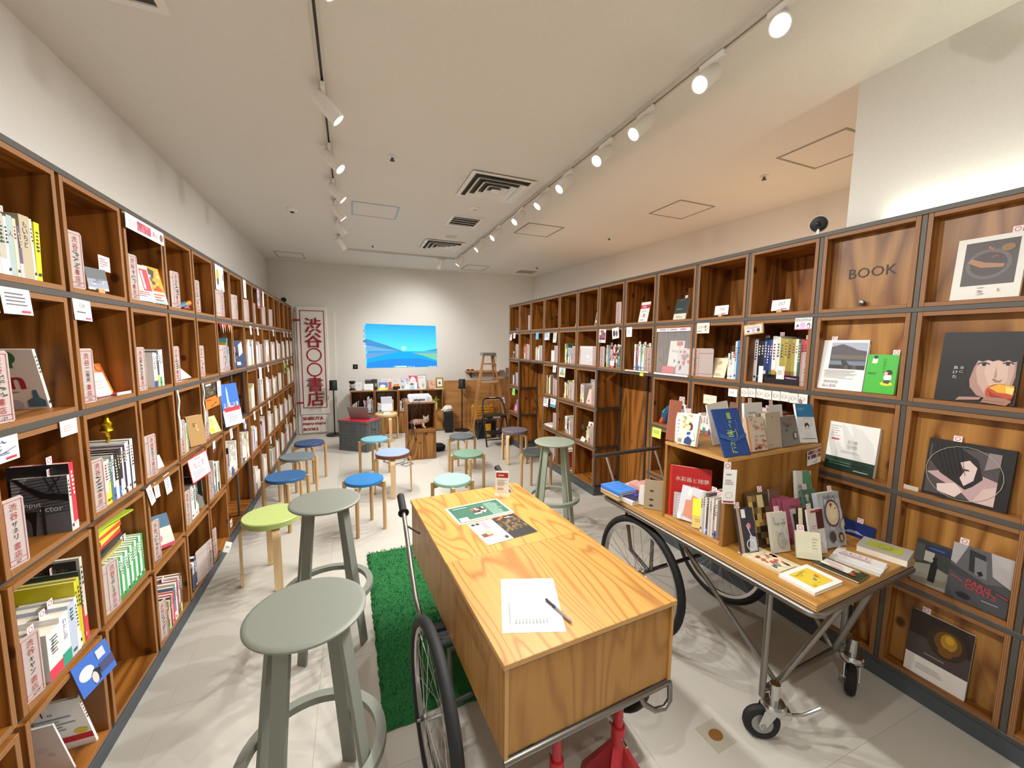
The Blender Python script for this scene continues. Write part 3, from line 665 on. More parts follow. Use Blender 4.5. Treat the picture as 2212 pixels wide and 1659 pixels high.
# carved lettering on the side (same mark as the wall sign)
Print(.36,.13,.0002).draw([('t','渋谷〇〇書店',.5,.55,.45,'b47f3c',.95)]).build('carved_lettering', ct, (-.0008,.50,.50), (0,0,-PI/2))
# red jack stands under the cart
RED = plain('b3222c', .4, 0, 'red_enamel')
for i, (x, y, l) in enumerate(((.585,1.01,'left of the pair'),(.845,1.03,'right of the pair'))):
    t = thing('jack_stand', 'red steel jack stand under the box cart front, '+l, 'jack stand', (x, y, 0), group='red jack stands under the box cart')
    MB().lathe([(.016,.10),(.016,.315),(0,.315)], 16).build('ratchet_post', RED, t)
    MB().lathe([(.024,.02),(.024,.22),(.022,.225),(.0165,.225)], 16).build('sleeve', RED, t)
    for k in range(4):
        a = PI/4+PI/2*k; c, s = math.cos(a), math.sin(a)
        MB().add([(.02*c-.012*s,.02*s+.012*c,.16),(.02*c+.012*s,.02*s-.012*c,.16),(.13*c+.02*s,.13*s-.02*c,0),(.13*c-.02*s,.13*s+.02*c,0),(.02*c,.02*s,.04)], [(0,1,2,3),(0,3,4),(1,4,2),(0,4,1),(2,4,3)]).build('leg', RED, t)
    MB().box(-.03,-.018,.3271,.03,.018,.3335,0,.002).build('rubber_pad', RUBBER, t)
    MB().box(-.035,-.02,.315,.035,.02,.327,0,.002).box(-.040,-.022,.322,-.030,.022,.334).box(.030,-.022,.322,.040,.022,.334).build('saddle', RED, t)
    MB().cyl((.0,-.05,.19),(.0,.05,.19),.005,n=8).build('locking_pin', CHROME, t)
# things lying on the box cart
def flat(pts, z, th, name, label, cat, mat, shapes, W, H, rotz=None):
    # thin sheet; origin at bottom-left corner seen from the viewer, x along bottom edge
    a = Vector(pts[0]); d = Vector(pts[1])-a; ang = math.atan2(d.y, d.x)
    t = MB().box(0,0,0,W,H,th).build(name, mat, None, (a.x, a.y, z), (0,0,ang)); tag(t, label, cat)
    if shapes: Print(W,H,.00012).draw(shapes).build('print', t, (0,0,th), (-PI/2,0,0))
    return t
PAPER = plain('f4f3f0', .75, 0, 'white_paper')
tb = [('b',.2,.12,.78,.9,.001,'a8a8a8')]
for i in range(1, 16): tb.append(('r',.2,.12+i*.0487,.78,.1225+i*.0487,'b5b5b5'))
for i in range(1, 10): tb.append(('r',.2+i*.058,.12,.203+i*.058,.9,'bdbdbd'))
for i in range(10): tb.append(('r',.215+i*.056,.135,.245+i*.056,.20,'8f8f8f'))
tb += [('r',.12,.12,.14,.5,'8a8a8a'),('r',.84,.3,.855,.45,'999999'),('r',.88,.25,.89,.3,'777777')]
flat([(.415,1.075),(.606,1.007)], .6704, .0006, 'paper_sheet', 'white paper sheet with a printed table on the box cart', 'paper', PAPER, tb, .203, .285)
NEWSG = plain('2f6049', .7, 0, 'green_newsprint')
flat([(.476,1.845),(.792,1.885)], .6704, .0009, 'green_leaflet', 'green printed leaflet with cream border on the box cart', 'leaflet', plain('e2dfcc', .7, 0, 'cream_newsprint'), [('r',.04,.05,.97,.95,'2f6049'),('g',.38,.35,.62,.7,7,5,4,['5a2c22','c8b49a','33241c','8a5a40','e6ddd0']),('r',.07,.1,.22,.3,'d8dde6'),('d',.66,.15,.93,.85,12,'9dc0ab'),('r',.05,.06,.96,.12,'cfd6bf'),('r',.1,.8,.35,.84,'9dc0ab')], .318, .215)
flat([(.545,1.602),(.812,1.641)], .6715, .0009, 'black_leaflet', 'black and white printed leaflet beside the green one on cart', 'leaflet', plain('efeee8', .7, 0, 'white_newsprint'), [('r',.5,0,1,1,'221d18'),('g',.52,.3,.98,.82,10,8,9,['3a2c1a','5c4826','1c1712','7a6030','2b2118']),('p',[(.55,.88),(.62,.84),(.75,.95),(.7,.99)],'c8562c'),('s',.74,.86,.97,.96,1,7,.003,'e8e4da'),('r',.05,.86,.12,.95,'222222'),('r',.14,.86,.21,.95,'222222'),('g',.24,.62,.33,.95,1,3,2,['b98a9a','7a3040','d8b8b0']),('g',.06,.3,.26,.52,2,3,3,['c8a060','6a3a20','d8c8a0','b05a5a']),('d',.3,.1,.46,.5,9,'b8b8b2'),('e',.42,.12,.035,.055,'2c2c2c'),('d',.06,.06,.3,.24,5,'c8c8c2')], .272, .232)
t = thing('ballpoint_pen', 'clear ballpoint pen with black cap end on the sheet', 'pen', (.641,1.026,.6775), (0,0,math.atan2(.131,-.025)))
MB().cyl((0,0,0),(.012,0,0),.001,.0042,n=10).cyl((.012,0,0),(.085,0,0),.0048,n=10).build('barrel', plain('8f7d78', .2, .2, 'smoky_barrel'), t)
MB().cyl((.085,0,0),(.140,0,0),.0052,n=10).build('cap', plain('2c2c30', .3, 0, 'pen_cap'), t)
MB().box(.10,-.0012,.005,.139,.0012,.0065).build('clip', CHROME, t)
t = thing('table_sign', 'clear acrylic sign holder with white and red card on cart', 'sign', (.815,2.135,.6705), (0,0,-.5))
MB().box(-.045,-.03,0,.045,.03,.002).build('base', CLEAR, t)
MB().box(-.042,.0,.002,.042,.0015,.152).build('holder', CLEAR, t)
MB().box(-.040,-.0008,.02,.040,-.0002,.150).build('card', PAPER, t)
Print(.08,.13).draw([('r',.05,.68,.95,.92,'a8222c'),('d',.2,.74,.8,.86,1,'f0d8d8'),('d',.12,.3,.88,.6,6,'b0a8a0'),('r',.15,.12,.6,.2,'c8a890')]).build('print', t, (-.04,-.0009,.02))
# ================================================================ display cart
dc = thing('display_cart', 'steel display cart with plywood top, spoked wheels and casters', 'cart', (1.448,.768,0), (0,0,.050))
BW, BL = .712, 1.145
MB().box(0,0,.672,BW,BL,.700,0,.0015,None,{'-y':1,'+y':1,'-x':1,'+x':1}).build('top_board', [CARTWOOD, EDGE_C], dc)
z = .659
loop = []
for cx, cy, a0 in ((BW-.03,.03,-PI/2),(BW-.03,BL-.03,0),(.03,BL-.03,PI/2),(.03,.03,PI)):
    for q in range(5): a = a0+q/4*PI/2; loop.append((cx+.03*math.cos(a), cy+.03*math.sin(a), z))
MB().tube(loop, .0125, 12, closed=True).build('edge_tube', RAWSTEEL, dc)
di = Matrix.Rotation(-.050,4,'Z') @ Matrix.Translation((-1.448,-.768,0))
def dl(p): return tuple(di @ Vector(p))
# legs, braces
LX = (.055, BW-.075); LY = .185
for x in LX: MB().tube([(x,LY,z),(x,LY,.178)], .0125, 12).build('leg', RAWSTEEL, dc)
MB().tube([(LX[0],LY-.005,.21),(LX[1],LY-.005,.21)], .0115, 10).build('cross_tube', RAWSTEEL, dc)
for x in LX:
    s = 1 if x == LX[0] else -1
    MB().tube([(x+s*.09,LY-.01,.215),(x+s*.20,.015,z)], .0115, 10).build('front_brace', RAWSTEEL, dc)
    MB().tube([(x+s*.08,LY+.005,.215),(x-s*.03,.62,z)], .0105, 10).build('rear_brace', RAWSTEEL, dc)
    MB().tube([(x-.0*s,.80,z),(x+s*.06,.86,.33)], .0105, 10).build('wheel_strut', RAWSTEEL, dc)
    MB().tube([(x+s*.01,1.03,z),(x+s*.01,.97,.40),(x+s*.045,.87,.325)], .0105, 10).build('wheel_strut', RAWSTEEL, dc)
MB().tube([(.03,.868,.318),(BW-.03,.868,.318)], .011, 10).build('axle_tube', STEEL_D, dc)
for x in (.0, BW-.06): wheel(dc, (x+.03,.868,.318), .315)
def caster(x, y, ang):
    cs = MB().cyl((0,0,.165),(0,0,.245),.0185,n=14).build('caster', CHROME, dc, (x, y, 0), (0,0,ang))
    MB().lathe([(0,.135),(.040,.135),(.045,.143),(.045,.158),(.038,.167),(0,.167)], 22).build('swivel', CHROME, cs)
    for s in (-1, 1): MB().prism([(-.012,.140),(.040,.140),(.058,.076),(.046,.054),(.030,.068)], s*.0265-.0015, s*.0265+.0015, 0, Matrix.Rotation(PI/2,4,'X')).build('fork', CHROME, cs)
    MB().tube([(.040+.052*math.cos(2*PI*i/28), 0, .0705+.052*math.sin(2*PI*i/28)) for i in range(28)], .0185, 8, closed=True).build('tyre', RUBBER, cs)
    MB().cyl((.040,-.015,.0705),(.040,.015,.0705),.040,n=20).cyl((.040,-.033,.0705),(.040,.033,.0705),.009,n=10).build('wheel_disc', plain('9a9a98', .4, .5, 'caster_disc'), cs)
    MB().box(-.062,-.025,.105,-.01,.025,.142,0,.008).build('brake_housing', CHROME, cs)
    MB().tube([(-.05,0,.115),(-.11,0,.13),(-.165,0,.17)], .006, 8).build('brake_lever', CHROME, cs)
caster(LX[0]+.03, LY-.03, 2.5); caster(LX[1]+.03, LY-.03, 3.6)
# push bar at the far end
MB().tube([dl(p) for p in ((1.375,2.01,.888),(1.93,2.05,.882))], .0125, 12).build('push_bar', STEEL_D, dc)
for x in (.09, BW-.22): MB().tube([(x+.01,BL-.012,.66),(x-.02,BL+.075,.880)], .0085, 10).build('push_bar_post', CHROME, dc)
# wooden box standing on the cart, open to the left
bx_ = thing('book_crate', 'open wooden box of books standing on the display cart', 'wooden box', (1.482,1.170,.7005), (0,0,.052))
BXW, BXL, BXH = .70, .345, .395
BXV = wood('crate_plywood', '94601f', 'b07a34', '6a3812', 2, 10, .1, 4, 3.5, .4, .3)
MB().box(0,0,0,BXW,.016,BXH-.016,0,.001,None,{'-x':1}).build('near_panel', [BXV, EDGE_C2], bx_)
MB().box(0,BXL-.016,0,BXW,BXL,BXH-.016,0,.001,None,{'-x':1}).build('far_panel', [BXV, EDGE_C2], bx_)
MB().box(-.001,-.001,BXH-.0158,BXW,BXL+.001,BXH,0,.001,None,{'-x':1,'-y':1}).build('top_panel', [CARTWOOD, EDGE_C], bx_)
MB().box(.001,.0162,0.0001,BXW,BXL-.0162,.016,0,.001,None,{'-x':1}).build('bottom_panel', [CARTWOOD, EDGE_C], bx_)
MB().box(BXW-.3,.0163,.0161,BXW-.29,BXL-.0163,BXH-.0161).build('back_panel', BXV, bx_)
# ================================================================ far end furniture
# low cabinet with books
yc = 6.98
lc = thing('low_cabinet', 'low plywood cabinet of cubbies under the projected picture', 'cabinet', (-.045, 7.03, 0), (0,0,-.062))
CWD = 1.55/4
for i in range(4):
    x0 = i*CWD
    MB().box(x0+.004,0,.372,x0+.02,.30,.742,0,.001,None,{'-y':1}).build('side_panel', [LARCH, EDGE_V], lc); MB().box(x0+CWD-.02,0,.372,x0+CWD-.004,.30,.742,0,.001,None,{'-y':1}).build('side_panel', [LARCH, EDGE_V], lc)
    MB().box(x0+.0,0,.742,x0+CWD,.30,.76,0,.001,None,{'-y':1}).build('top_panel', [LARCH_L, EDGE_H], lc)
    MB().box(x0+.02,.0,.372,x0+CWD-.02,.30,.388,0,.001,None,{'-y':1}).build('shelf_board', [LARCH_H, EDGE_H], lc)
    MB().box(x0+.02,.285,.388,x0+CWD-.02,.295,.742).build('back_panel', LARCH, lc)
    MB().box(x0+.004,.006,.01,x0+CWD-.004,.024,.368,0,.001).build('door', LARCH_L, lc)
    MB().box(x0+.004,.026,.004,x0+CWD-.004,.30,.368).build('lower_body', LARCH, lc)
# projector pedestal: two stacked boxes
for k, (z0, l) in enumerate(((0, 'closed plywood box on the floor carrying the projector box'), (.391, 'open plywood box holding the cat figure under projector'))):
    t = thing('plywood_box', l, 'wooden box', (.655,5.285,z0), (0,0,-.04)); a = .385; d = .33; h = .39
    MB().box(0,0,0,.017,d,h,0,.001,None,{'-y':1}).build('side_panel', [LARCH, EDGE_V], t); MB().box(a-.017,0,0,a,d,h,0,.001,None,{'-y':1}).build('side_panel', [LARCH, EDGE_V], t)
    MB().box(.0172,0,h-.017,a-.0172,d,h,0,.001,None,{'-y':1}).build('top_panel', [LARCH_L, EDGE_H], t); MB().box(.0172,0,0,a-.0172,d,.017,0,.001,None,{'-y':1}).build('bottom_panel', [LARCH_H, EDGE_H], t)
    if k == 0: MB().box(.0175,.012,.0175,a-.0175,.024,h-.0175).build('door', LARCH_L, t)
    else: MB().box(.0175,d-.012,.0175,a-.0175,d,h-.0175).build('back_panel', LARCH, t)
# projector
t = thing('projector', 'white projector on top of the plywood boxes', 'projector', (.845,5.42,.7815), (0,0,-.04))
PJ = plain('e4e8ee', .35, 0, 'projector_white')
prof = [(-.15,.012),(-.135,.004),(.135,.004),(.15,.012),(.15,.072),(.135,.088),(-.135,.088),(-.15,.072)]
MB().prism([(x,z) for x,z in prof], -.115, .115, 0, Matrix.Rotation(PI/2,4,'X')).build('body', PJ, t)
MB().cyl((-.07,.114,.05),(-.07,.130,.05),.035,n=20).build('lens', BLACK, t)
MB().box(-.09,-.1162,.02,.06,-.1152,.045).build('rear_ports', plain('6a6e76', .5, 0, 'port_grey'), t)
MB().lathe([(.022,0),(.026,.002),(.026,.003),(0,.003)], 20, 0, Matrix.Translation((.105,-.1152,.045)) @ Matrix.Rotation(PI/2,4,'X')).build('exhaust', plain('c4c8ce', .6, 0, 'grille_grey'), t)
for sx in (-.12,.12): MB().cyl((sx,-.09,0),(sx,-.09,.005),.01,n=10).build('foot', BLACK, t)
t = thing('cable', 'black power and video cables hanging from the projector', 'cable', (0,0,0))
CABM = plain('1a1a1c', .6, 0, 'cable_black')
MB().tube([(.79,5.30,.83),(.73,5.26,.80),(.715,5.25,.60),(.72,5.25,.42),(.70,5.24,.30),(.64,5.22,.20),(.63,5.22,.10),(.60,5.20,.012),(.45,5.15,.008),(.35,5.35,.008),(.42,5.50,.008),(.30,5.65,.008)], .004, 8).build('cable_run', CABM, t)
MB().tube([(.84,5.30,.83),(.80,5.25,.78),(.725,5.245,.62),(.735,5.245,.42),(.76,5.24,.28),(.70,5.22,.15),(.66,5.21,.03),(.70,5.10,.008),(.60,5.02,.008),(.55,5.12,.008),(.66,5.18,.008)], .0035, 8).build('cable_run', CABM, t)
MB().box(.70,5.246,.44,.745,5.282,.50,0,.004).build('power_brick', BLACK, t)
# striped wooden cat
t = thing('cat_figure', 'small wooden cat figure with red stripes in open box', 'cat figure', (.84,5.40,.4085), (0,0,.1))
CATW = plain('d8c4b4', .6, 0, 'cat_paint'); CATR = plain('c4685a', .6, 0, 'cat_stripe')
MB().tube([(-.13,0,.085),(-.115,0,.088),(-.06,0,.092),(0,0,.09),(.05,0,.088),(.075,0,.085)], [.012,.034,.040,.038,.036,.020], 14).build('body', CATW, t)
for x in (-.10,-.075,-.05,-.025,0,.025,.05): MB().tube([(x-.004,0,.09),(x+.004,0,.09)], .0405 if abs(x+.03) < .05 else .038, 14).build('stripe', CATR, t)
hd = MB().tube([(.075,-.01,.115),(.078,-.02,.118),(.082,-.04,.118),(.085,-.05,.117)], [.025,.044,.044,.02], 14).build('head', CATW, t)
for s in (-.028,.028): MB().cyl((.08+s,-.028,.152),(.08+s*1.25,-.028,.186),.017,.002,n=8).build('ear', CATW, hd)
Print(.06,.04).draw([('e',.25,.6,.12,.09,'3a3430'),('e',.75,.6,.12,.09,'3a3430'),('e',.5,.35,.06,.06,'8a4a44')]).build('face', hd, (.053,-.0525,.095))
for x, y in ((-.09,-.028),(.045,-.032),(-.085,.025),(.05,.025)): MB().tube([(x,y,.075),(x-.005,y*1.2,.035),(x+.012,y*1.3,.012),(x+.024,y*1.3,.010)], [.02,.016,.015,.012], 10).build('paw', CATW, t)
MB().tube([(-.12,0,.09),(-.15,0,.085),(-.165,.0,.06)], [.014,.011,.008], 8).build('tail', CATR, t)
# grey folding crates
CR = plain('62686a', .55, 0, 'crate_grey', bscale=150)
cang = math.atan2(-.30,.38)
for k, l in enumerate(('grey plastic folding crate on the floor, lower of two', 'grey plastic folding crate with laptop on top, upper of two')):
    t = thing('plastic_crate', l, 'crate', (-.215,6.175,k*.222), (0,0,cang)); a, d, h = .49, .33, .218
    MB().box(.006,.006,0,a-.006,d-.006,h-.012,0,.004).build('body', CR, t)
    MB().box(0,0,h-.025,a,d,h,0,.003).build('rim', CR, t)
    MB().box(.002,.002,.0,a-.002,d-.002,.018,0,.003).build('base_rim', CR, t)
    for i in range(6): MB().box(.03+i*.085,-.001,.018,.04+i*.085,.005,h-.026).build('rib', CR, t)
    for i in range(4): MB().box(a-.005,.03+i*.085,.018,a+.001,.04+i*.085,h-.026).build('rib', CR, t)
    MB().box(a-.006,d/2-.05,h*.45,a+.006,d/2+.05,h*.52).build('latch', CR, t); MB().box(a*.5-.05,-.006,h*.4,a*.5+.05,.006,h*.47).build('latch', CR, t)
t = MB().box(.0,.0,0,.49,.33,.006,0,.002).build('red_board', plain('b82430', .4, 0, 'red_board'), None, (-.215,6.175,.4405), (0,0,cang)); tag(t, 'thin red board under the laptop on grey crates', 'board')
t = thing('laptop', 'open grey laptop with its lid turned to the viewer', 'laptop', (-.075,6.20,.4470), (0,0,cang+.15))
LTM = plain('7c7f86', .3, .7, 'laptop_grey')
MB().box(0,.06,0,.31,.275,.012,0,.002).build('base', LTM, t)
o = MB().box(0,0,0,.31,.006,.20,0,.002).build('lid', plain('9a9896', .55, .1, 'laptop_lid'), t, (0,.05,.008), (.42,0,0))
MB().box(.03,.12,.0121,.28,.22,.0135).build('keyboard', BLACK, t)
# speakers on stands
def speaker(x, y, label):
    t = thing('floor_speaker', label, 'speaker', (x, y, 0), group='black speakers on slim stands')
    MB().lathe([(0,0),(.13,0),(.14,.008),(.135,.016),(.02,.02),(0,.02)], 36).build('base', BLACK, t)
    MB().cyl((0,0,.02),(0,0,.775),.010,n=12).build('pole', BLACK, t)
    MB().box(-.066,-.066,.772,.066,.066,.785,0,.004).build('tray', BLACK, t)
    MB().lathe([(0,.786),(.056,.786),(.060,.79),(.060,.93),(.055,.936),(0,.936)], 28).build('speaker_body', plain('1b1b1d', .6, 0, 'speaker_cloth', bump=.3, bscale=500), t)
speaker(-.30, 7.20, 'black cylinder speaker on slim stand left of the low cabinet')
speaker(1.82, 6.83, 'black cylinder speaker on slim stand before the plywood board')
# plywood board leaning, wall shelf, pallet, ladder, step stool, tower
BRD = wood('plain_plywood', 'a5713a', 'b5804a', '6a4020', 0, 10, .15, 3, 0, .6, .25)
o = MB().box(0,0,0,.98,.012,.90,0,.001).build('plywood_board', BRD, None, (1.535,7.00,.0), (-.04,0,-.062)); tag(o, 'large plywood board leaning on the far wall behind speaker', 'board')
o = MB().box(0,0,0,.42,.012,.92,0,.001).build('plywood_board', BRD, None, (2.40,6.86,.0), (-.06,0,-.062)); tag(o, 'narrower plywood board leaning behind the step ladder', 'board')
t = thing('wall_shelf', 'narrow wooden shelf board on far wall behind step ladder', 'shelf', (1.98,YW(2.0)-.155,1.03), (0,0,-.062))
MB().box(0,0,0,.75,.15,.035,0,.002).build('board', LADDERW, t)
for x in (.1,.6): MB().box(x,.12,-.10,x+.02,.15,0).build('bracket', STEEL_D, t)
for i, x in enumerate((2.03,2.11)):
    t = MB().lathe([(0,0),(.022,0),(.026,.006),(.026,.018),(.02,.024),(0,.025)], 16, 0, Matrix.Diagonal((1.2,.9,1,1))).build('wooden_coaster', plain('6a3a26', .5, 0, 'dark_wood'), None, (x,YW(x)-.09,1.066)); tag(t, 'small round dark wooden dish on wall shelf, '+('left' if i == 0 else 'right')+' one', 'dish')
t = thing('laptop_stand', 'small grey tablet standing on the right counter behind ladder', 'tablet', (2.74,6.72,.9465), (0,0,-.2))
MB().box(-.12,-.08,0,.14,.10,.02,0,.003).build('base', plain('8a8a86', .4, .3, 'tablet_grey'), t); MB().box(-.11,.0,.02,.12,.008,.19,0,.002).build('screen', plain('9a9c9c', .3, .2, 'tablet_screen'), t, None, (-.25,0,0))
o = MB().box(0,0,0,.45,.26,.945,0,.003).build('counter', LADDERW, None, (2.60,6.60,.0), (0,0,-.06)); tag(o, 'brown wooden counter beyond the end of right shelf', 'counter')
t = thing('pallet', 'yellow plastic pallet leaning upright behind the step ladder', 'pallet', (1.98,6.76,0), (-.08,0,-.06))
YEL = plain('e0a018', .5, 0, 'yellow_plastic')
for i in range(9): MB().box(0,0,.03+i*.048,.42,.018,.058+i*.048,0,.003).build('slat', YEL, t)
for x in (.02,.19,.37): MB().box(x,.019,.0,x+.04,.05,.47,0,.003).build('runner', YEL, t)
t = thing('step_ladder', 'tall wooden step ladder with metal top cap', 'ladder', (2.18,6.40,0), (0,0,-.05))
TZ = 1.40
def ladleg(p0, p1, nm='rail'): 
    return MB().ribbon([p0, p1], .022, .06, 0, Vector((1,0,0))).build(nm, LADDERW, t)
for s in (-1,1):
    ladleg((s*.30,-.10,0.01),(s*.085,.02,TZ), 'front_rail'); ladleg((s*.27,.24,0.01),(s*.075,.08,TZ-.03), 'rear_rail')
for i in range(4):
    zz = .30+i*.31; f = zz/TZ; hw = .30-(.215)*f; y = -.10+.12*f
    MB().box(-hw+.012,y-.04,zz-.012,hw-.012,y+.05,zz+.010,0,.002).build('tread', LADDERW if i != 2 else plain('b8a890', .5, 0, 'metal_tread'), t)
MB().box(-.12,-.05,TZ-.03,.12,.15,TZ+.02,0,.006).build('top_cap', plain('9a958c', .4, .6, 'ladder_cap'), t)
MB().tube([(-.19,.0,.62),(-.10,.2,.60),(-.14,.28,.62)], .004, 6).build('spreader', CHROME, t); MB().tube([(.19,.0,.62),(.10,.2,.60),(.14,.28,.62)], .004, 6).build('spreader', CHROME, t)
Print(.045,.27).draw([('r',0,.52,1,1,'e6e0da'),('r',0,0,1,.3,'e2dedd'),('d',.1,.58,.9,.95,9,'a8a09c')]).build('warning_label', t, (.128,-.049,1.10), (.08,0,0)).rotation_euler = (-.08,-.145,0)
Print(.04,.13).draw([('r',0,0,1,1,'e4e0e0'),('r',0,.8,1,1,'6a76b8'),('r',.2,.4,.8,.5,'333333')]).build('warning_label', t, (.222,-.115,.55), (0,0,0)).rotation_euler = (-.08,-.145,0)
t = thing('folding_step', 'black folding step stool with hoop handle before the ladder', 'step stool', (2.065,5.80,0), (0,0,-.02))
BKM = plain('18181b', .4, .3, 'black_tube')
hoop = [(-.17,-.02,.42),(-.165,.10,.70)]
for q in range(0,9): a = PI-q/8*PI; hoop.append((.125*math.cos(a)*1.0, .14, .72+.075*math.sin(a)))
hoop += [(.165,.10,.70),(.17,-.02,.42)]
MB().tube([(-.19,-.24,.01),(-.185,-.05,.40),(-.175,.05,.62),(-.155,.08,.68),(-.12,.09,.705),(.12,.09,.705),(.155,.08,.68),(.175,.05,.62),(.185,-.05,.40),(.19,-.24,.01)], .0125, 10).build('front_hoop', BKM, t)
for s in (-1,1): MB().tube([(s*.19,.27,.01),(s*.165,.02,.44)], .011, 10).build('rear_leg', BKM, t)
MB().box(-.165,-.14,.425,.165,.12,.455,0,.006).build('upper_step', BLACK, t); MB().box(-.165,-.30,.20,.165,-.10,.228,0,.006).build('lower_step', BLACK, t)
MB().tube([(-.18,-.19,.10),(.18,-.19,.10)], .008, 8).build('cross_bar', BKM, t); MB().tube([(-.18,.22,.10),(.18,.22,.10)], .008, 8).build('cross_bar', BKM, t)
MB().box(-.05,.078,.715,.05,.104,.722).build('handle_label', plain('dcdcdc', .5, 0, 'label_white'), t); MB().box(-.06,-.1415,.432,.06,-.1401,.448).build('step_label', plain('c8c4bc', .5, 0, 'label_grey'), t)
MB().lathe([(0,0),(.016,0),(.016,.006),(0,.006)], 14, 0, Matrix.Translation((-.172,-.06,.36)) @ Matrix.Rotation(PI/2,4,'X')).build('orange_button', plain('e0602a', .4, 0, 'orange'), t)
t = thing('tool_bag', 'black and yellow power tool case behind the folding step', 'tool case', (2.05,6.18,0))
MB().box(-.16,-.08,0,.17,.10,.30,0,.02).build('case', BLACK, t); MB().box(-.03,-.085,.02,.07,-.0802,.25,0,.002).build('yellow_panel', YEL, t); MB().tube([(-.06,0,.30),(-.05,0,.35),(.06,0,.35),(.07,0,.30)], .012, 8).build('grip', BLACK, t)
t = thing('tower_heater', 'slim black floor tower standing right of the low cabinet', 'tower', (1.49,6.74,0), (0,0,-.15))
MB().box(0,0,0,.14,.20,.365,0,.006).build('body', plain('101012', .5, 0, 'tower_black', bump=.2, bscale=300), t)
t = thing('rolled_newspaper', 'crumpled white printed bag lying on the black tower', 'bag', (1.56,6.83,.3655))
mb = MB(); mb.lathe([(0,0),(.06,.0),(.09,.02),(.095,.06),(.07,.095),(.03,.11),(0,.112)], 12, 0, Matrix.Diagonal((1,.9,1,1)), False)
mb.v = [(x+rng.uniform(-.01,.01), y+rng.uniform(-.01,.01), max(0,z+rng.uniform(-.008,.008))) for x,y,z in mb.v]; mb.build('crumpled_paper', plain('d8d6cc', .7, 0, 'bag_paper'), t)
MB().cyl((-.13,-.05,.03),(-.04,-.03,.075),.012,n=10).build('paper_roll', plain('e6dcc0', .7, 0, 'roll_paper'), t)
for q in range(5): MB().box(-.05+.02*q,-.088,.03+.012*(q%3),-.035+.02*q,-.0865,.04+.012*(q%3)).build('printed_mark', plain('4a4a44', .7, 0, 'print_grey'), t)
t = MB().lathe([(0,0),(.09,.005),(.115,.03),(.11,.07),(.07,.10),(0,.108)], 18, 0, Matrix.Diagonal((1,.8,1,1))).build('black_bag', plain('0c0c0e', .8, 0, 'black_fabric', bump=.4, bscale=120), None, (1.14,5.66,0)); tag(t, 'small slumped black fabric bag on floor beside the boxes', 'bag')
# plant in green vase
t = thing('vase_plant', 'lime green vase with a small green plant in cabinet', 'plant', (1.385,6.98,.3885))
MB().lathe([(0,0),(.020,0),(.022,.01),(.020,.13),(.017,.13),(.017,.02),(0,.02)], 16).build('vase', plain('b4d070', .3, 0, 'lime_glass'), t)
LEAF = plain('7aa828', .5, 0, 'leaf_green')
for k in range(9):
    a = k*2.4; r = .035+.012*(k%3); z = .17+.02*(k%4)
    MB().tube([(0,0,.12),(r*.4*math.cos(a),r*.4*math.sin(a),z-.01),(r*math.cos(a),r*math.sin(a),z)], [.003,.009,.002], 6).build('leaf', LEAF, t)
# coffee grinder / bottle at the cabinet's left end
t = thing('coffee_jar', 'black and glass coffee jar at left end of cabinet', 'jar', (-.005,7.10,.7605))
MB().lathe([(0,0),(.048,0),(.048,.025),(.03,.045),(0,.045)], 20).build('jar_base', BLACK, t); MB().lathe([(.032,.046),(.040,.06),(.040,.105),(.032,.115),(0,.115)], 20).build('jar_glass', plain('a8a49a', .15, 0, 'jar_glass'), t); MB().lathe([(.03,.116),(.048,.135),(.052,.165),(0,.17)], 20).build('jar_lid', BLACK, t)
t = MB().box(-.04,-.004,-.04,.04,.0,.04,0,.001).build('wall_plate', BLACK, None, (.055,YW(.055)-.001,1.15), (0,0,-.062)); tag(t, 'small square black plate on the far wall above cabinet', 'wall plate')
Print(.05,.02).draw([('p',[(0,.1),(.4,.4),(.5,.2),(1,.9),(.7,.7),(.5,.6)],'d8d8d8')]).build('mark', t, (-.025,-.0042,-.008))
# tablet stand on the birch stool
t = thing('document_stand', 'white document stand with a leaflet on the birch stool', 'stand', (.50,6.56,.4408), (0,0,.05))
MB().box(-.06,-.05,0,.06,.07,.006,0,.002).build('base', plain('e8e6e0', .4, 0, 'white_acrylic'), t); MB().box(-.05,-.015,.006,.05,-.009,.05).build('neck', plain('e8e6e0', .4, 0, 'white_acrylic'), t)
o = MB().box(-.085,-.004,0,.085,0,.23,0,.001).build('leaflet', plain('dfe0e6', .6, 0, 'leaflet_white'), t, (0,-.02,.04), (-.22,0,0)); Print(.16,.10).draw([('r',0,0,1,1,'b8bac8'),('d',.1,.1,.9,.9,6,'d4d5de')]).build('print', o, (-.08,-.0042,.12))
# ================================================================ wall sign
sg = thing('wall_sign', 'tall white sign panel with red Japanese lettering on far wall', 'sign', (-.86,YW(-.86)-.024,0), (0,0,-.062))
SW = plain('efece4', .6, 0, 'sign_white'); CRIM = 'a8172c'
MB().box(0,.004,.012,.60,.022,2.06).build('backing_board', plain('e6e3da', .7, 0, 'board_white'), sg)
MB().box(.035,-.016,.345,.495,.004,2.155,0,.006).build('raised_panel', SW, sg)
MB().box(.055,-.012,.03,.445,.004,.335,0,.006).build('lower_panel', SW, sg)
pf = Print(.37,1.64,.0006)
pf.draw([('b',0,0,1,1,.013,CRIM)])
for i, ch in enumerate('渋谷〇〇書店'):
    cy = (1.64-.10-.29*.5-i*.247-(.0 if i < 5 else .0))/1.64
    if ch == '〇': pf.draw([('o',.53,cy,.118,.021,CRIM)])
    else: pf.draw([('t',ch,.53,cy,.245/1.64,CRIM,.76)])
for dx in (.014,-.014,.007,-.007):
    for i, ch in enumerate('渋谷〇〇書店'):
        if ch != '〇': pf.draw([('t',ch,.53+dx,(1.64-.10-.29*.5-i*.247)/1.64,.245/1.64,CRIM,.76)])
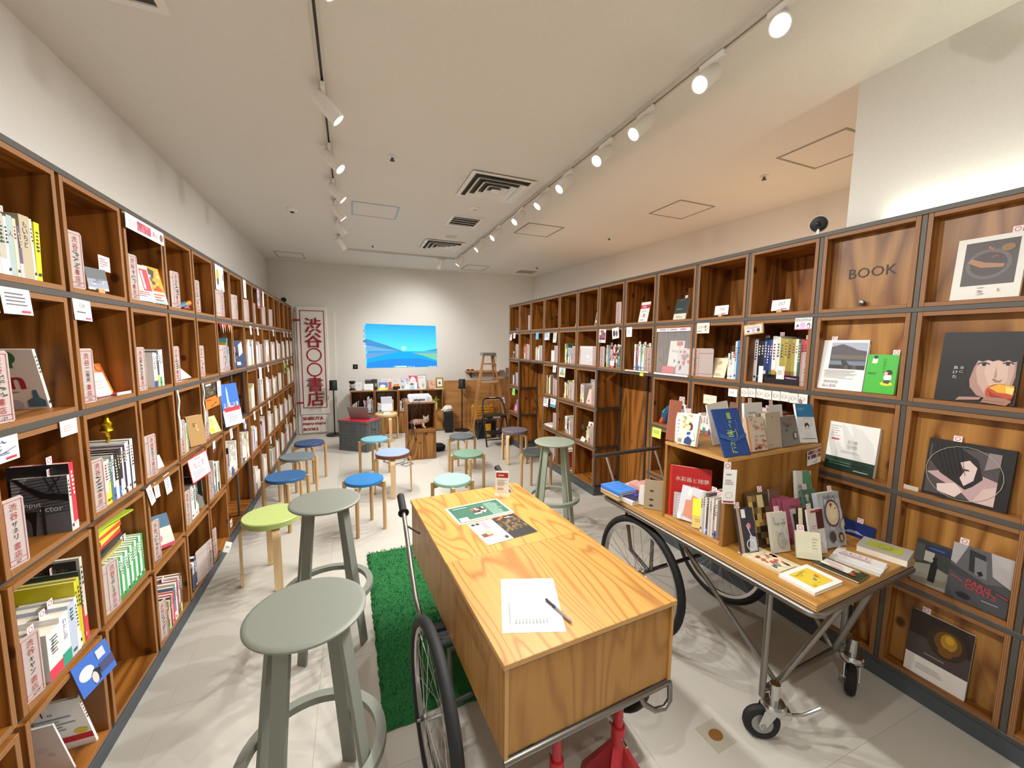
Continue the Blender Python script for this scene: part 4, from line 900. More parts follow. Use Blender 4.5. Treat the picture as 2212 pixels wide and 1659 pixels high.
pf.build('red_lettering', sg, (.082,-.0165,.455))
Print(.10,.03).draw([('r',0,0,1,1,CRIM)]).build('red_bar', sg, (-.018,-.0165,1.915)); Print(.10,.03).draw([('r',0,0,1,1,CRIM)]).build('red_bar', sg, (-.018,-.0165,.535))
Print(.36,.28,.0004).draw([q for d_ in (0,.004,-.004,.008,-.008) for q in (('t','SHIBUYA',.46+d_,.83,.2,CRIM,.86),('t','maru-maru',.5+d_,.5,.19,CRIM,.96),('t','BOOKS',.35+d_,.17,.2,CRIM,.62))]).build('small_lettering', sg, (.06,-.0125,.045))
# projected desktop picture on the wall, its thrown light made as glowing panels
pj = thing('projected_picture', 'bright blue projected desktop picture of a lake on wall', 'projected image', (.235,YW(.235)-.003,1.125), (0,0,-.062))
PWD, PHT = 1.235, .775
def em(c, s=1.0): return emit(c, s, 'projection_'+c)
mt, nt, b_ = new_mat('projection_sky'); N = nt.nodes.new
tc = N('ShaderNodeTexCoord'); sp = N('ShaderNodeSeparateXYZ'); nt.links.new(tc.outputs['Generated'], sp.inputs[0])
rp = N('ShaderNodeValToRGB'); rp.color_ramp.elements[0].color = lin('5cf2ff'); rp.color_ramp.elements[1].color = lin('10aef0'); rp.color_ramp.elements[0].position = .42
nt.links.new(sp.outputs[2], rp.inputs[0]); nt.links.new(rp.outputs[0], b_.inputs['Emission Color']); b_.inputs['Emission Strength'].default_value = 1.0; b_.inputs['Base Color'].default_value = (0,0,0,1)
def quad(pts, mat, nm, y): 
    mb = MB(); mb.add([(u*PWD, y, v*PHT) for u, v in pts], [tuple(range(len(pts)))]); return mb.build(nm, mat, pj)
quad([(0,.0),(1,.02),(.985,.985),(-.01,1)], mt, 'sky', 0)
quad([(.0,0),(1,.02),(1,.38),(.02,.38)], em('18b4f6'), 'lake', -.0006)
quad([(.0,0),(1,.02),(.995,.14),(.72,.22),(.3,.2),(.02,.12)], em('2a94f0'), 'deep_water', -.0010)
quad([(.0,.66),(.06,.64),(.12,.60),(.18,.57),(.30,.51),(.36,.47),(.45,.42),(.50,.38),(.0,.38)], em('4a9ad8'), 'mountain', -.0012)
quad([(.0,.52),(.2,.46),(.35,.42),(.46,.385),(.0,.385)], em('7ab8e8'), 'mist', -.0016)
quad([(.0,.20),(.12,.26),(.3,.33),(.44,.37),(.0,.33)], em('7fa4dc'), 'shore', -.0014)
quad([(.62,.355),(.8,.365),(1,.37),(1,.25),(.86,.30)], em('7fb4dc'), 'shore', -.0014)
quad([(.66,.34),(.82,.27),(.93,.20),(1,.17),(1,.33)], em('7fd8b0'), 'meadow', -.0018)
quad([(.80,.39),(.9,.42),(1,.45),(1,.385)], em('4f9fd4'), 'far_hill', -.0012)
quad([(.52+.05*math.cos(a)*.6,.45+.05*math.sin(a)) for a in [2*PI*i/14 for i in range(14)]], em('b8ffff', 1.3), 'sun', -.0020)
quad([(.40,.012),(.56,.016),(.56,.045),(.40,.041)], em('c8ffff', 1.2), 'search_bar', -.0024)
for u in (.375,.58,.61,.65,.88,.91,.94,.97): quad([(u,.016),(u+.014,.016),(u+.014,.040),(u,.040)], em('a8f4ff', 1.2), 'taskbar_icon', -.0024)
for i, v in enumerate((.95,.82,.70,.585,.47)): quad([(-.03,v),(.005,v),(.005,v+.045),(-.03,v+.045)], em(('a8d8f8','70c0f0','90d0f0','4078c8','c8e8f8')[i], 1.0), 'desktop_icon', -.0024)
# ================================================================ books, plates, cards
CN = {'white':(240,238,232),'cream':(232,220,190),'grey':(140,140,138),'light grey':(195,195,192),'black':(28,28,30),'navy':(34,40,82),'blue':(50,100,180),'light blue':(140,190,220),'teal':(50,140,140),'green':(60,150,70),'lime':(170,200,60),'yellow':(232,214,50),'orange':(232,130,40),'red':(200,40,44),'pink':(230,150,170),'magenta':(190,50,120),'purple':(110,70,140),'brown':(120,76,46),'beige':(190,170,135),'dark green':(30,70,50)}
def cnm(h):
    c = [int(h[i:i+2],16) for i in (0,2,4)]; return min(CN, key=lambda k: sum((a-b)**2 for a, b in zip(CN[k], c)))
COVM = {}
def covm(c):
    if c not in COVM: COVM[c] = plain(c, .42, 0, 'cover_'+c, bscale=90)
    return COVM[c]
CNT = {}
def csh(wl,c,r): return cname(wl,c,r).replace(' row,',' row').replace('column from','from').replace('column past','past').replace(', left shelf',' at left').replace(', right shelf',' at right')
def nth(key): CNT[key] = CNT.get(key, 0)+1; return CNT[key]
def slip(parent, x, y, z, w=.026, h=.024, tilt=0):
    o = MB().box(0,0,-.01,w,.0007,h).build('price_slip', plain('f0dedd', .6, 0, 'slip_paper'), parent, (x, y, z), (0,tilt,0))
    Print(w,h,.0003).draw([('o',.5,.5,.0085,.0022,'c05a62')]).build('ring_mark', o, (0,-.0002,0))
    return o
def kindname(l):
    for k, v in (('magazine','magazine'),('booklet','booklet'),('paperback','paperback'),('comic','comic_book'),('folder','folder'),(' zine','booklet')):
        if k in l: return v
    return 'book'
def sbook(M, x, y, w, h, d, col, label, lean=0, z=0, seed=0, band=None, text=None, slp=False, group=None, tcol=None, lcover=None):
    t = .0014
    mb = MB().box(0,0,0,t,d,h).box(w-t,0,0,w,d,h).box(t,0,0,w-t,t,h)
    o = mb.build(kindname(label), covm(col)); tag(o, label, o.name.split('.')[0].replace('_',' '), group)
    MB().box(t,t,.002,w-t,d-.002,h-.002).build('pages', PAGES, o)
    rd = random.Random(seed*7+int(w*9999)+int(h*99999)); sh = []
    dark = sum(int(col[i:i+2],16) for i in (0,2,4)) < 330
    tc_ = tcol or (rd.choice(['e8e2d4','d8c890','ffffff']) if dark else rd.choice(['2a2a2e','1e2c58','8a2430','3a3a3a','2c5c44']))
    if band: sh.append(('r',0,0,1,band[0],band[1]))
    if text: sh.append(('t',text,.5,.70,.42,tc_,.75,'v'))
    elif w > .007:
        top = rd.uniform(.84,.94); n = rd.randint(3,7)
        for i in range(n):
            v = top-i*.062; a, b = rd.uniform(.2,.34), rd.uniform(.62,.8)
            sh.append(('r',a,v-.042,b,v-.014,tc_)); 
            if rd.random() < .6: sh.append(('r',a+.05,v-.05,a+.17,v,tc_))
        if rd.random() < .7: sh.append(('r',.25,.08,.75,.13,tc_))
        if rd.random() < .35 and not band: sh.insert(0, ('r',0,0,1,rd.uniform(.18,.3),rd.choice(['f0efe8','d8384a','e8d848','3a6ab8','2c9a7a','efe0e4'])))
    if sh: Print(w,h,.00022).draw(sh).build('spine_print', o, (0,-.0001,0))
    if lcover: Print(d,h,.00025).draw(lcover).build('cover_print', o, (-.0003,d,0), (0,0,-PI/2))
    if slp: slip(o, max(0,w/2-.013), d*.35, h)
    put(o, M, (x, y, z+(w*math.sin(lean) if lean > 0 else 0)), (0,lean,0)); return o
WHT = ['f2f0ea','ece8de','f4f2ee','e6e2da','efe6e2']
PAL = WHT*3+['d8d2c4','e8d8d8','2c2c30','3a4a78','b03a44','5f8f6a','d8c060','8ab0c8','4a3a34','c87a4a']
def run(wl, c, r, x0, specs, y=None, d=.135, key=None, group=None, z=0, where=None):
    M = CM(wl, c, r); x = x0; seed = (c+5)*31+r*7
    if y is None: y = .006 if wl == 'L' else .035
    for i, s in enumerate(specs):
        w, h, col = s[:3]; kw = s[3] if len(s) > 3 else {}
        ln = kw.get('lean', 0); seed += 1; k = nth((wl, c, r))
        lab = kw.get('label') or f'{cnm(col)} book, {ordn(min(k,17))} from left, {cname(wl,c,r)}'
        sbook(M, x+(0 if ln >= 0 else h*math.sin(-ln)), y+kw.get('dy',0), w, h, kw.get('d',d), col, lab, ln, z, seed, kw.get('band'), kw.get('text'), kw.get('slip', False), group or 'books standing in the wall shelf cubbies', kw.get('tcol'), kw.get('lcover'))
        x += w/math.cos(ln)+.0008 if ln == 0 else w/math.cos(ln)+.002
    return x
STUFF = MB(); STUFFC = []
def rrun(wl, c, r, x0, x1, hr=(.15,.19), pal=None, seed=1, wr=(.009,.022), slips=.25, **kw):
    rd = random.Random(seed+(c+3)*101+r*17+(0 if wl == 'L' else 5000)); x = x0; sp = []
    while True:
        w = rd.uniform(*wr)
        if x+w > x1: break
        d = {}
        if rd.random() < slips: d['slip'] = True
        if rd.random() < .3: d['band'] = (rd.uniform(.15,.4), rd.choice(['f4f2ea','e8e4d8','d84a5a','e8d850','2c9a7a','34508a','f2f0ea']))
        sp.append((w, rd.uniform(*hr), rd.choice(pal or PAL), d)); x += w+.001
    if (wl == 'L' and c > 5) or (wl == 'R' and c > 7):
        M = CM(wl, c, r) @ Matrix.Translation((0,-.03 if wl == 'L' else 0,0)); x = x0
        for w, h, col, kw_ in sp:
            for cc in (col, 'efe6d2'):
                if cc not in STUFFC: STUFFC.append(cc)
            STUFF.box(x,.035,0,x+.0014,.17,h,STUFFC.index(col),0,M).box(x+w-.0014,.035,0,x+w,.17,h,STUFFC.index(col),0,M).box(x+.0014,.035,0,x+w-.0014,.0364,h,STUFFC.index(col),0,M).box(x+.0014,.0364,.002,x+w-.0014,.168,h-.002,STUFFC.index('efe6d2'),0,M)
            if 'band' in kw_:
                bc = kw_['band'][1]
                if bc not in STUFFC: STUFFC.append(bc)
                STUFF.box(x,.0345,0,x+w,.0349,h*kw_['band'][0],STUFFC.index(bc),0,M)
            x += w+.001
        return x
    return run(wl, c, r, x0, sp, **kw)
def fmesh(W, H, T, col, spine='l'):
    t = .0012
    mb = MB().box(0,0,0,W,t,H).box(0,T-t,0,W,T,H)
    if spine == 'l': mb.box(0,t,0,t,T-t,H)
    else: mb.box(W-t,t,0,W,T-t,H)
    o = mb.build('book', covm(col))
    MB().box(t if spine == 'l' else .002,t,.002,W-.002 if spine == 'l' else W-t,T-t,H-.002).build('pages', PAGES, o)
    return o
def fbook(M, x, y, W, H, T, col, shapes, label, tilt=.2, rotz=0, z=0, spine='l', slp=None, cat='book', group=None, name='book', roll=0):
    o = fmesh(W, H, T, col, spine); o.name = kindname(label) if name == 'book' else name; tag(o, label, kindname(label).replace('_',' ') if cat == 'book' else cat, group)
    if shapes: Print(W,H,.00025).draw(shapes).build('cover_print', o, (0,-.0002,0))
    if slp is not None: slip(o, slp*W, T/2, H)
    put(o, M, (x, y, z+T*math.sin(max(tilt,0))+max(0,W*math.sin(roll)) ), (0,0,rotz)); o.matrix_world = o.matrix_world @ Matrix.Rotation(roll,4,'Y') @ Matrix.Rotation(-tilt,4,'X')
    return o
def stand(pl, pr_, z, H, tilt, T, col, shapes, label, slp=None, spine='l', roll=0, cat='book', name='book'):
    a, b = Vector(pl), Vector(pr_); d = b-a
    return fbook(Matrix.Translation((a.x,a.y,z)) @ Matrix.Rotation(math.atan2(d.y,d.x),4,'Z'), 0, 0, d.length, H, T, col, shapes, label, tilt, 0, 0, spine, slp, cat, None, name, roll)
def lay(cx, cy, z, ang, W, H, T, col, shapes, label, slp=None, cat='book', name='book'):
    # book or magazine lying flat, cover up; centre given, ang = heading of its bottom edge
    o = fmesh(W, H, T, col); o.name = kindname(label) if name == 'book' else name; tag(o, label, kindname(label).replace('_',' ') if cat == 'book' else cat)
    if shapes: Print(W,H,.00025).draw(shapes).build('cover_print', o, (0,-.0002,0))
    if slp is not None: slip(o, slp*W, T/2, H)
    o.matrix_world = Matrix.Translation((cx,cy,z+T)) @ Matrix.Rotation(ang,4,'Z') @ Matrix.Translation((-W/2,-H/2,0)) @ Matrix.Rotation(-PI/2,4,'X')
    return o
def card(M, x, z, W, H, shapes, label, col='f3f1ec', y=-.0035, rot=(0,0,0), name='card', cat='card', group='small cards fixed along the shelf rails'):
    o = MB().box(0,0,0,W,.0008,H).build(name, plain(col, .6, 0, 'card_'+col)); tag(o, label, cat, group)
    if shapes: Print(W,H,.0003).draw(shapes).build('print', o, (0,-.0002,0))
    put(o, M, (x,y,z), rot); return o
PRED = 'a63a44'
PRC = {}
def plate(wl, c, r, x=-.014, W=.084, H=.20, name=None, num=None, rotz=None, y=.012, flip=False, label=None, hand=None):
    M = CM(wl, c, r); k = nth(('plate', wl, c, r))
    lab = label or ('pale shop plate framed in red'+(f' reading {hand}' if hand else '')+(' (second)' if k > 1 else '')+', '+csh(wl,c,r))
    key = (round(W,3), round(H,3), flip)
    if key not in PRC:
        f0 = (W-.058)/W if not flip else .004/W; f1 = f0+.052/W
        pm = MB().prism([(.006,0),(W-.006,0),(W,.004),(W,H-.008),(W-.008,H),(.008,H),(0,H-.008),(0,.004)], 0, .0022, 0, Matrix.Translation((0,.0022,0)) @ Matrix.Rotation(PI/2,4,'X')).mesh('plate', PLATE)
        p = Print(W,H,.00025).draw([('b',f0+.002,.03,f1-.002,.955,.0016,PRED),('t','渋谷',(f0+f1)/2,.80,.25,PRED,.036/W,'v'),('t','書店',(f0+f1)/2,.235,.23,PRED,.036/W,'v'),('r',f0+.01,.105,f1-.01,.112,PRED)])
        if W > .07: p.draw([('r',0 if not flip else f1,.82,f0 if not flip else 1,.827,PRED),('r',0 if not flip else f1,.10,f0 if not flip else 1,.107,PRED)])
        PRC[key] = (pm, p.mesh('red_print'), f0, f1)
    pm, rm, f0, f1 = PRC[key]
    o = ob('shop_plate', pm); tag(o, lab, 'name plate', 'acrylic shop name plates')
    ob('red_print', rm, o, (0,-.0003,0))
    rd = random.Random(c*77+r*13+(0 if wl == 'L' else 999)+k); p = Print(W,H,.00025); cu = (f0+f1)/2
    if hand: p.draw([('t',hand,cu,.52,min(.34,.085*len(hand)+.02),'1d1d22',.034/W,'v')] if len(hand) <= 4 else [('t',hand,cu,.52,.09,'1d1d22',.33*H/W,-PI/2)])
    else:
        n = rd.randint(3,5)
        p.draw([('s',cu-.013/W,.36,cu+.013/W,.67,n,rd.randint(0,999),'26262b')])
    if num: p.draw([('t',num,cu,.067,.045,'2a2a30',.04/W)])
    else: p.draw([('s',cu-.014/W,.045,cu+.014/W,.09,1,rd.randint(0,999),'3a3438')])
    p.build('handwriting', o, (0,-.0008,0))
    if rotz is None: rotz = -.16 if wl == 'L' else .05
    put(o, M, (x,y,0), (0,0,rotz)); return o
HAND = lambda s=1, n=3, c='33363c': [('s',.12,.2,.88,.85,n,s,.0016,c)]
def hcard(wl, c, r, x, W=.085, H=.07, seed=1, what='white card with black writing', z=None, col='f3f1ec', shapes=None, tab=True, ry=0, rz=0):
    sh = shapes if shapes is not None else ([('d',.12,.3,.88,.85,4,'6a6a70')]+([('r',.6,.07,.9,.16,'c04858')] if tab else []))
    k = nth(('card', wl, c, r))
    return card(CM(wl,c,r), x, (.378-H) if z is None else z, W, H, sh, f'{what}{" ("+ordn(k)+")" if k > 1 else ""}, {csh(wl,c,r)}', col, -.0045-.001*k, (-.06 if ry == 0 else -.06,ry,rz))
B = lambda w, h, c, **k: (w, h, c, k)
# ---------------------------------------------------------------- LEFT shelf, near columns
run('L',-1,0,.06,[B(.045,.225,'1c1a38',band=(.22,'c8c8c4')),B(.022,.17,'b9b4a2'),B(.012,.165,'d8dce0'),B(.020,.172,'a8b8b4',text='人'),B(.013,.168,'cfc9b0'),B(.012,.15,'6a5a78'),B(.040,.188,'b8ab90',text='もいちど',tcol='1e1e1e',slip=True),B(.010,.185,'efe9dc'),B(.022,.180,'e2e21e',lean=.05,band=(.05,'d8d81a'))], d=.14)
plate('L',0,0,num='197'); M0 = CM('L',0,0)
def cardstand(M, x, y, W, H, shapes, label, col='f3f1ec', tilt=.12, rotz=0, z0=.012, wood_=True):
    t = thing('card_stand', label, 'card stand'); put(t, M, (x,y,.0005), (0,0,rotz))
    if wood_: MB().box(-.014,-.010,0,.014,.010,.018,0,.001).build('wooden_block', BEECH, t)
    o = MB().box(-W/2,-.0004,0,W/2,.0004,H).build('card', plain(col, .6, 0, 'card_'+col), t, (0,0,z0), (-tilt,0,0))
    if shapes: Print(W,H,.0003).draw(shapes).build('print', o, (-W/2,-.0006,0))
    return t
cardstand(M0,.20,.02,.085,.085,[('r',0,.45,1,1,'4a4e50'),('r',0,.1,1,.5,'8a90a0'),('w',0,.1,1,.6,6,5,['b8bcc4','70788a','5a6068'])],'small photo card on a wooden block, top row near end',rotz=-.3)
t = thing('card_clip', 'pink note card on a wire clip, top row near end', 'card stand'); put(t, M0, (.26,.025,0))
MB().cyl((0,0,0),(0,0,.11),.0014,n=6).lathe([(0,0),(.012,0),(.012,.004),(0,.005)],12).build('wire', CHROME, t); o = MB().box(-.04,-.002,.095,.04,-.0012,.155).build('card', plain('ecd6d6', .6, 0, 'pink_card'), t); Print(.08,.06).draw([('d',.1,.2,.8,.85,4,'b08a90')]).build('print', o, (-.04,-.0022,.095))
card(CM('L',1,0),-.03,.303,.375,.064,[('r',.0,.06,1,.94,'efe9e6'),('t','渋谷',.14,.5,.42,'cf9aa0',.16),('r',.27,.18,.62,.82,'c0606c'),('g',.28,.22,.61,.78,14,3,5,['c0606c','d68a94','b04a58']),('t','書店',.74,.5,.42,'cf9aa0',.16),('e',.92,.5,.045,.28,'8a6a70')],'long white banner with faded red lettering over third column',y=-.012,name='banner',cat='sign',group=None)
plate('L',1,0,num='107')
MC = lambda wl,c,r: CM(wl,c,r)
fbook(MC('L',1,0),.085,.012,.12,.175,.012,'f0e8e4',[('r',0,.55,1,.97,'e8dcd8'),('t','韓',.3,.83,.2,'c4262e',.3),('r',.5,.3,.95,.9,'c83a40'),('r',.55,.35,.65,.85,'f0e8e4'),('e',.25,.3,.16,.13,'d8b8a0'),('r',0,0,1,.1,'a8d0e8'),('d',.1,.12,.9,.28,3,'b0505a')],'red and white travel magazine, top row near white banner',.18,-.2)
fbook(MC('L',1,0),.215,.006,.125,.185,.012,'e4a02a',[('r',0,0,1,.32,'f2ede4'),('t','沖縄',.8,.82,.26,'f4ead8',.2,'v'),('p',[(.1,.55),(.3,.75),(.5,.7),(.62,.9),(.3,.95),(.1,.85)],'4a4030'),('w',.05,.35,.75,.85,7,3,['5a7040','c83c30','6a4a2a','d8d0b8','3a4a6a']),('p',[(.35,.36),(.62,.5),(.9,.36)],'d8483a'),('d',.1,.06,.9,.28,3,'d8543c'),('r',.2,.0,.95,.07,'9accec')],'orange Okinawa travel magazine, top row near white banner',.18,-.15)
plate('L',2,0,x=.06,num='')
t = thing('bird_toy', 'small colourful blue and orange toy bird, top row left shelf', 'toy', ); put(t, MC('L',2,0), (.24,.02,0))
MB().tube([(-.07,0,.012),(-.03,0,.02),(.03,0,.03),(.075,0,.028)], [.004,.016,.022,.008], 10).build('body', plain('4a7a9a', .6, 0, 'toy_blue'), t); MB().tube([(.0,-.012,.03),(.05,-.014,.045),(.08,-.01,.03)], [.006,.014,.004], 8).build('wing', plain('e08a2a', .6, 0, 'toy_orange'), t); MB().tube([(-.05,-.02,.006),(-.01,-.02,.014),(.03,-.022,.008)], [.004,.010,.004], 8).build('tail', plain('b8504a', .6, 0, 'toy_red'), t)
plate('L',3,0)
plate('L',4,0,W=.16); card(MC('L',4,0),.0,.19,.20,.18,[('e',.25,.55,.16,.28,'e0bc30'),('e',.25,.33,.1,.15,'4a4a3a'),('r',.82,.45,.92,.7,'6a6a66'),('d',.5,.08,.9,.14,1,'9a9a98')],'white poster with yellow figure hanging in top row, left shelf','f0eee6',-.006,name='poster',cat='poster',group=None)
plate('L',5,0,W=.15); plate('L',6,0,W=.15); card(MC('L',6,0),.0,.21,.10,.165,None,'long blank white paper strip hanging in top row, left shelf','e6e8ea',-.006,name='paper_strip',cat='paper',group=None)
plate('L',7,0); card(MC('L',7,0),.16,.16,.11,.21,[('r',0,.9,1,1,'c87ab0'),('r',0,0,1,.12,'c85a8a'),('w',.1,.2,.9,.85,7,2,['8a7ab0','c8c0d8','6a5a90'])],'purple printed card hanging in top row, left shelf','cfc8dc',-.006,group=None)
plate('L',8,0,W=.14); card(MC('L',8,0),.0,.2,.09,.17,None,'cream leaflet hanging in top row, left shelf','ece6da',-.008,(0,.12,0),group=None)
plate('L',9,0,W=.15)
# row 1
hcard('L',-1,1,.075,.11,.075,1,'white card with black writing and red tab'); hcard('L',-1,1,-.05,.11,.075,2,'white card at picture edge')
sbook(MC('L',-1,1),.325,.055,.012,.205,.155,'f3f2ee','white book cover with bottles and a large red letter n',-.26,0,3,lcover=[('e',.60,.87,.11,.1,'3f7a50'),('r',.56,.7,.64,.8,'3f7a50'),('e',.30,.9,.06,.08,'3a3a5a'),('t','n',.62,.45,.2,'b0303c',.42),('t','n',.635,.45,.2,'b0303c',.42),('t','n',.605,.45,.2,'b0303c',.42),('t','i',.30,.45,.2,'b0303c',.1),('e',.2,.1,.14,.1,'8aa0b8'),('e',.5,.08,.13,.09,'c8ccd0'),('p',[(.70,.04),(.98,.04),(.98,.15),(.9,.2),(.88,.33),(.82,.33),(.80,.2),(.70,.15)],'4f7f98'),('d',.1,.62,.6,.67,2,'8a8a88'),('d',.15,.28,.7,.32,1,'8a8a88')])
plate('L',-1,1,num='29',y=.008)
card(MC('L',-1,1),-.07,.12,.09,.05,None,'blank white note at the picture edge, second row','eeece8',.0,group=None)
card(MC('L',0,1),-.018,.302,.10,.074,[('t','126',.5,.72,.22,'55555a',.5),('d',.15,.32,.85,.46,1,'55555a'),('r',.62,.07,.92,.16,'c05a8a')],'white card numbered 126 hanging on the left shelf rail',y=-.0045,rot=(-.05,.03,0))
plate('L',0,1,num='126',hand='二級貝')
fbook(MC('L',0,1),.225,.07,.10,.135,.01,'c8642c',[('r',0,0,1,.42,'f08a1c'),('w',0,.45,1,1,5,2,['b85a28','d8783a']),('d',.15,.2,.85,.36,3,'a85a18')],'orange book on a low stand, second row near end',.30,-.12)
fbook(MC('L',0,1),.175,.045,.09,.10,.008,'f0ece2',[('d',.2,.3,.8,.7,3,'b0a8a0'),('r',0,0,1,.05,'e0a0a8')],'small white booklet leaning before orange book, second row',.3,-.1)
t = thing('book_stand','low pink acrylic display ledge before the orange book','display stand'); put(t, MC('L',0,1), (.25,.02,0),(0,0,-.12)); MB().box(0,0,0,.09,.055,.008,0,.003).build('ledge', plain('b03a48',.3,0,'red_ledge'), t); MB().box(0,-.004,0,.09,-.001,.012,0,.001).build('lip', plain('e8d8d4',.2,0,'pale_lip'), t)
plate('L',1,1,num='11',hand='KARIN')
t = thing('toy_hat','small dark blue and white cloth doll behind KARIN plate','toy'); put(t, MC('L',1,1), (.06,.07,.0)); MB().lathe([(0,0),(.03,0),(.034,.10),(.03,.18),(0,.185)],12).build('body', plain('d8d4cc',.8,0,'doll_white'), t); MB().lathe([(.045,.185),(.045,.192),(.03,.2),(.022,.225),(0,.23)],14).build('hat', plain('3a3a58',.8,0,'doll_navy'), t)
run('L',1,1,.165,[B(.026,.172,'efede6',band=(.18,'3a4a78')),B(.014,.17,'e6e4dc'),B(.02,.178,'4a4a50',band=(.32,'e2e23a')),B(.022,.182,'f0eee8',band=(.26,'3a9a80')),B(.022,.185,'f2f1ec')], d=.12)
plate('L',2,1); t = MB().add([(0,0,0),(.16,-.03,.01),(.0,.02,.13),(.01,.05,0)],[(0,1,2),(1,3,2),(0,2,3),(0,3,1)]).build('folded_card', PAPER); tag(t,'white folded paper card beside a plate, second row','card'); put(t, MC('L',2,1), (.10,.04,0))
plate('L',3,1); card(MC('L',3,1),.14,.06,.045,.115,[('d',.3,.1,.7,.9,5,'9a8a10')],'bright yellow tag hanging in an empty cubby, second row','f2da1a',.06,(0,.1,0),name='tag',cat='tag',group=None)
plate('L',4,1,W=.15); run('L',4,1,.17,[B(.03,.185,'f1efe8',tcol='26262a'),B(.016,.22,'cfa838'),B(.012,.25,'5fa8c0'),B(.014,.255,'4f98b4'),B(.012,.19,'e4dce4'),B(.018,.18,'3a5a8a')], d=.17)
t = thing('paper_garland','small red and white paper garland across a second row cubby','garland'); put(t, MC('L',4,1), (0,-.006,.35))
for i in range(6): MB().add([(.02+i*.055,0,.01),(.06+i*.055,0,.008),(.042+i*.055,-.004,-.055-.01*(i%2))],[(0,1,2)]).build('pennant', plain(['9a1e2c','f0e8d8','e0a868'][i%3],.8,0,'pennant_%d'%(i%3)), t)
MB().tube([(.0,0,.012),(.17,0,.004),(.35,0,.012)], .003, 6).build('cord', plain('a8202e',.8,0,'garland_cord'), t)
run('L',5,1,.02,[B(.02,.185,'efe6ea'),B(.03,.2,'2e4060')], d=.15); fbook(MC('L',5,1),.15,.03,.16,.235,.02,'34486a',[('w',.1,.3,.9,.95,9,4,['5a3a2c','8a5a38','24344e','6a7a8a']),('r',.15,.08,.5,.2,'c8d8c8')],'dark blue picture book facing out, second row left shelf',.15,-.3); card(MC('L',5,1),.10,.10,.12,.10,[('r',.2,.12,.4,.18,'a8405a')],'tilted white note card before the blue book, second row',y=-.01,rot=(0,-.25,0),group=None)
# row 2
card(MC('L',-1,2),-.03,.308,.098,.07,[('s',.08,.3,.9,.9,2,31,.0022,'3a4a7a'),('r',.5,.1,.85,.2,'b83a48')],'white card with blue handwriting hanging in third row',y=-.006)
card(MC('L',-1,2),.245,.325,.085,.052,[('b',.05,.06,.95,.94,.0008,'d8b8b0'),('d',.2,.25,.8,.75,3,'c8b4ac')],'pale pink card hanging in third row near end','f0e6e2',-.006)
run('L',-1,2,.01,[B(.03,.16,'3a3632'),B(.028,.175,'28302c')], d=.10, y=.10)
INP = [('r',0,.0,1,1,'6a6c74'),('p',[(0,.95),(.3,1),(0,.6)],'a8acb4')]
for i in range(12): INP.append(('l',[(0,.62-.055*i+.3),(1,.95-.055*i+.05)],.0022,'33343a'))
INP += [('p',[(.12,1),(.3,.86),(.6,.72),(1,.68),(1,.56),(.5,.64),(.2,.85),(.02,1)],'17171a'),('l',[(.6,1),(.75,.72)],.003,'1c1c20'),('l',[(.75,1),(.85,.72)],.003,'1c1c20'),('l',[(.9,1),(.65,.75)],.003,'1c1c20'),('t','input',.34,.53,.10,'e6e6e2',.5),('t','ector',.68,.44,.10,'e6e6e2',.42),('p',[(.0,.0),(.36,.0),(.42,.42),(.0,.44)],'0e0e10'),('e',.19,.16,.12,.16,'55575c'),('r',.07,.0,.31,.16,'55575c'),('r',.5,0,.56,.5,'26262a')]
run('L',-1,2,.255,[B(.012,.195,'d8d8c8',lcover=INP,label='black and white book cover lettered input, third row near end',slip=True,d=.135),B(.022,.232,'c8364a',lcover=[('r',0,0,1,1,'24242a'),('w',.0,.5,1,1,8,2,['1c1c22','4a4a54','8a8c98'])],label='dark photo book with red spine behind input cover, third row',slip=True,d=.15,band=(.12,'f0ece4'))], y=-.004)
plate('L',-1,2,num='67',hand='ザネリ')
o = thing('gold_ornament','small gold hanging ornament at the back of a cubby','ornament'); put(o, MC('L',0,2), (.27,.07,.245)); MB().lathe([(0,.09),(.006,.085),(.012,.06),(.02,.05),(.016,.035),(.022,.02),(.012,.012),(0,.010)],10).build('bell', plain('e0b81c',.25,.9,'gold'), o); MB().tube([(0,0,.012),(.008,0,-.01),(-.004,0,-.03)],.006,8).build('drop', plain('e0b81c',.25,.9,'gold'), o)
run('L',0,2,.085,[B(.022,.175,'d8d4cc'),B(.012,.178,'e2ecd0',band=(.5,'c8d83a')),B(.018,.175,'5a7078'),B(.014,.185,'cfd2d2'),B(.022,.19,'26262a',band=(.4,'e8e8ea')),B(.016,.195,'2a2624'),B(.018,.2,'3a3030',band=(.35,'e6e6ea')),B(.012,.2,'d8c8d8'),B(.016,.205,'2c2c44'),B(.01,.21,'e6e2dc'),B(.018,.215,'efece4'),B(.012,.215,'34405a'),B(.022,.218,'f0eee6')], d=.16)
MB_ = MC('L',0,2); plate('L',0,2,num='71'); card(MB_,.0,.19,.03,.06,None,'small red tag standing behind books, third row','c83a48',.05,group=None)
plate('L',1,2,num='127',hand='練習マネ',W=.11); fbook(MC('L',1,2),.13,.03,.085,.065,.004,'e8e6e0',[('e',.35,.5,.15,.25,'33363c')],'small white picture card behind the plate 127',.3,-.2,cat='card',name='picture_card')
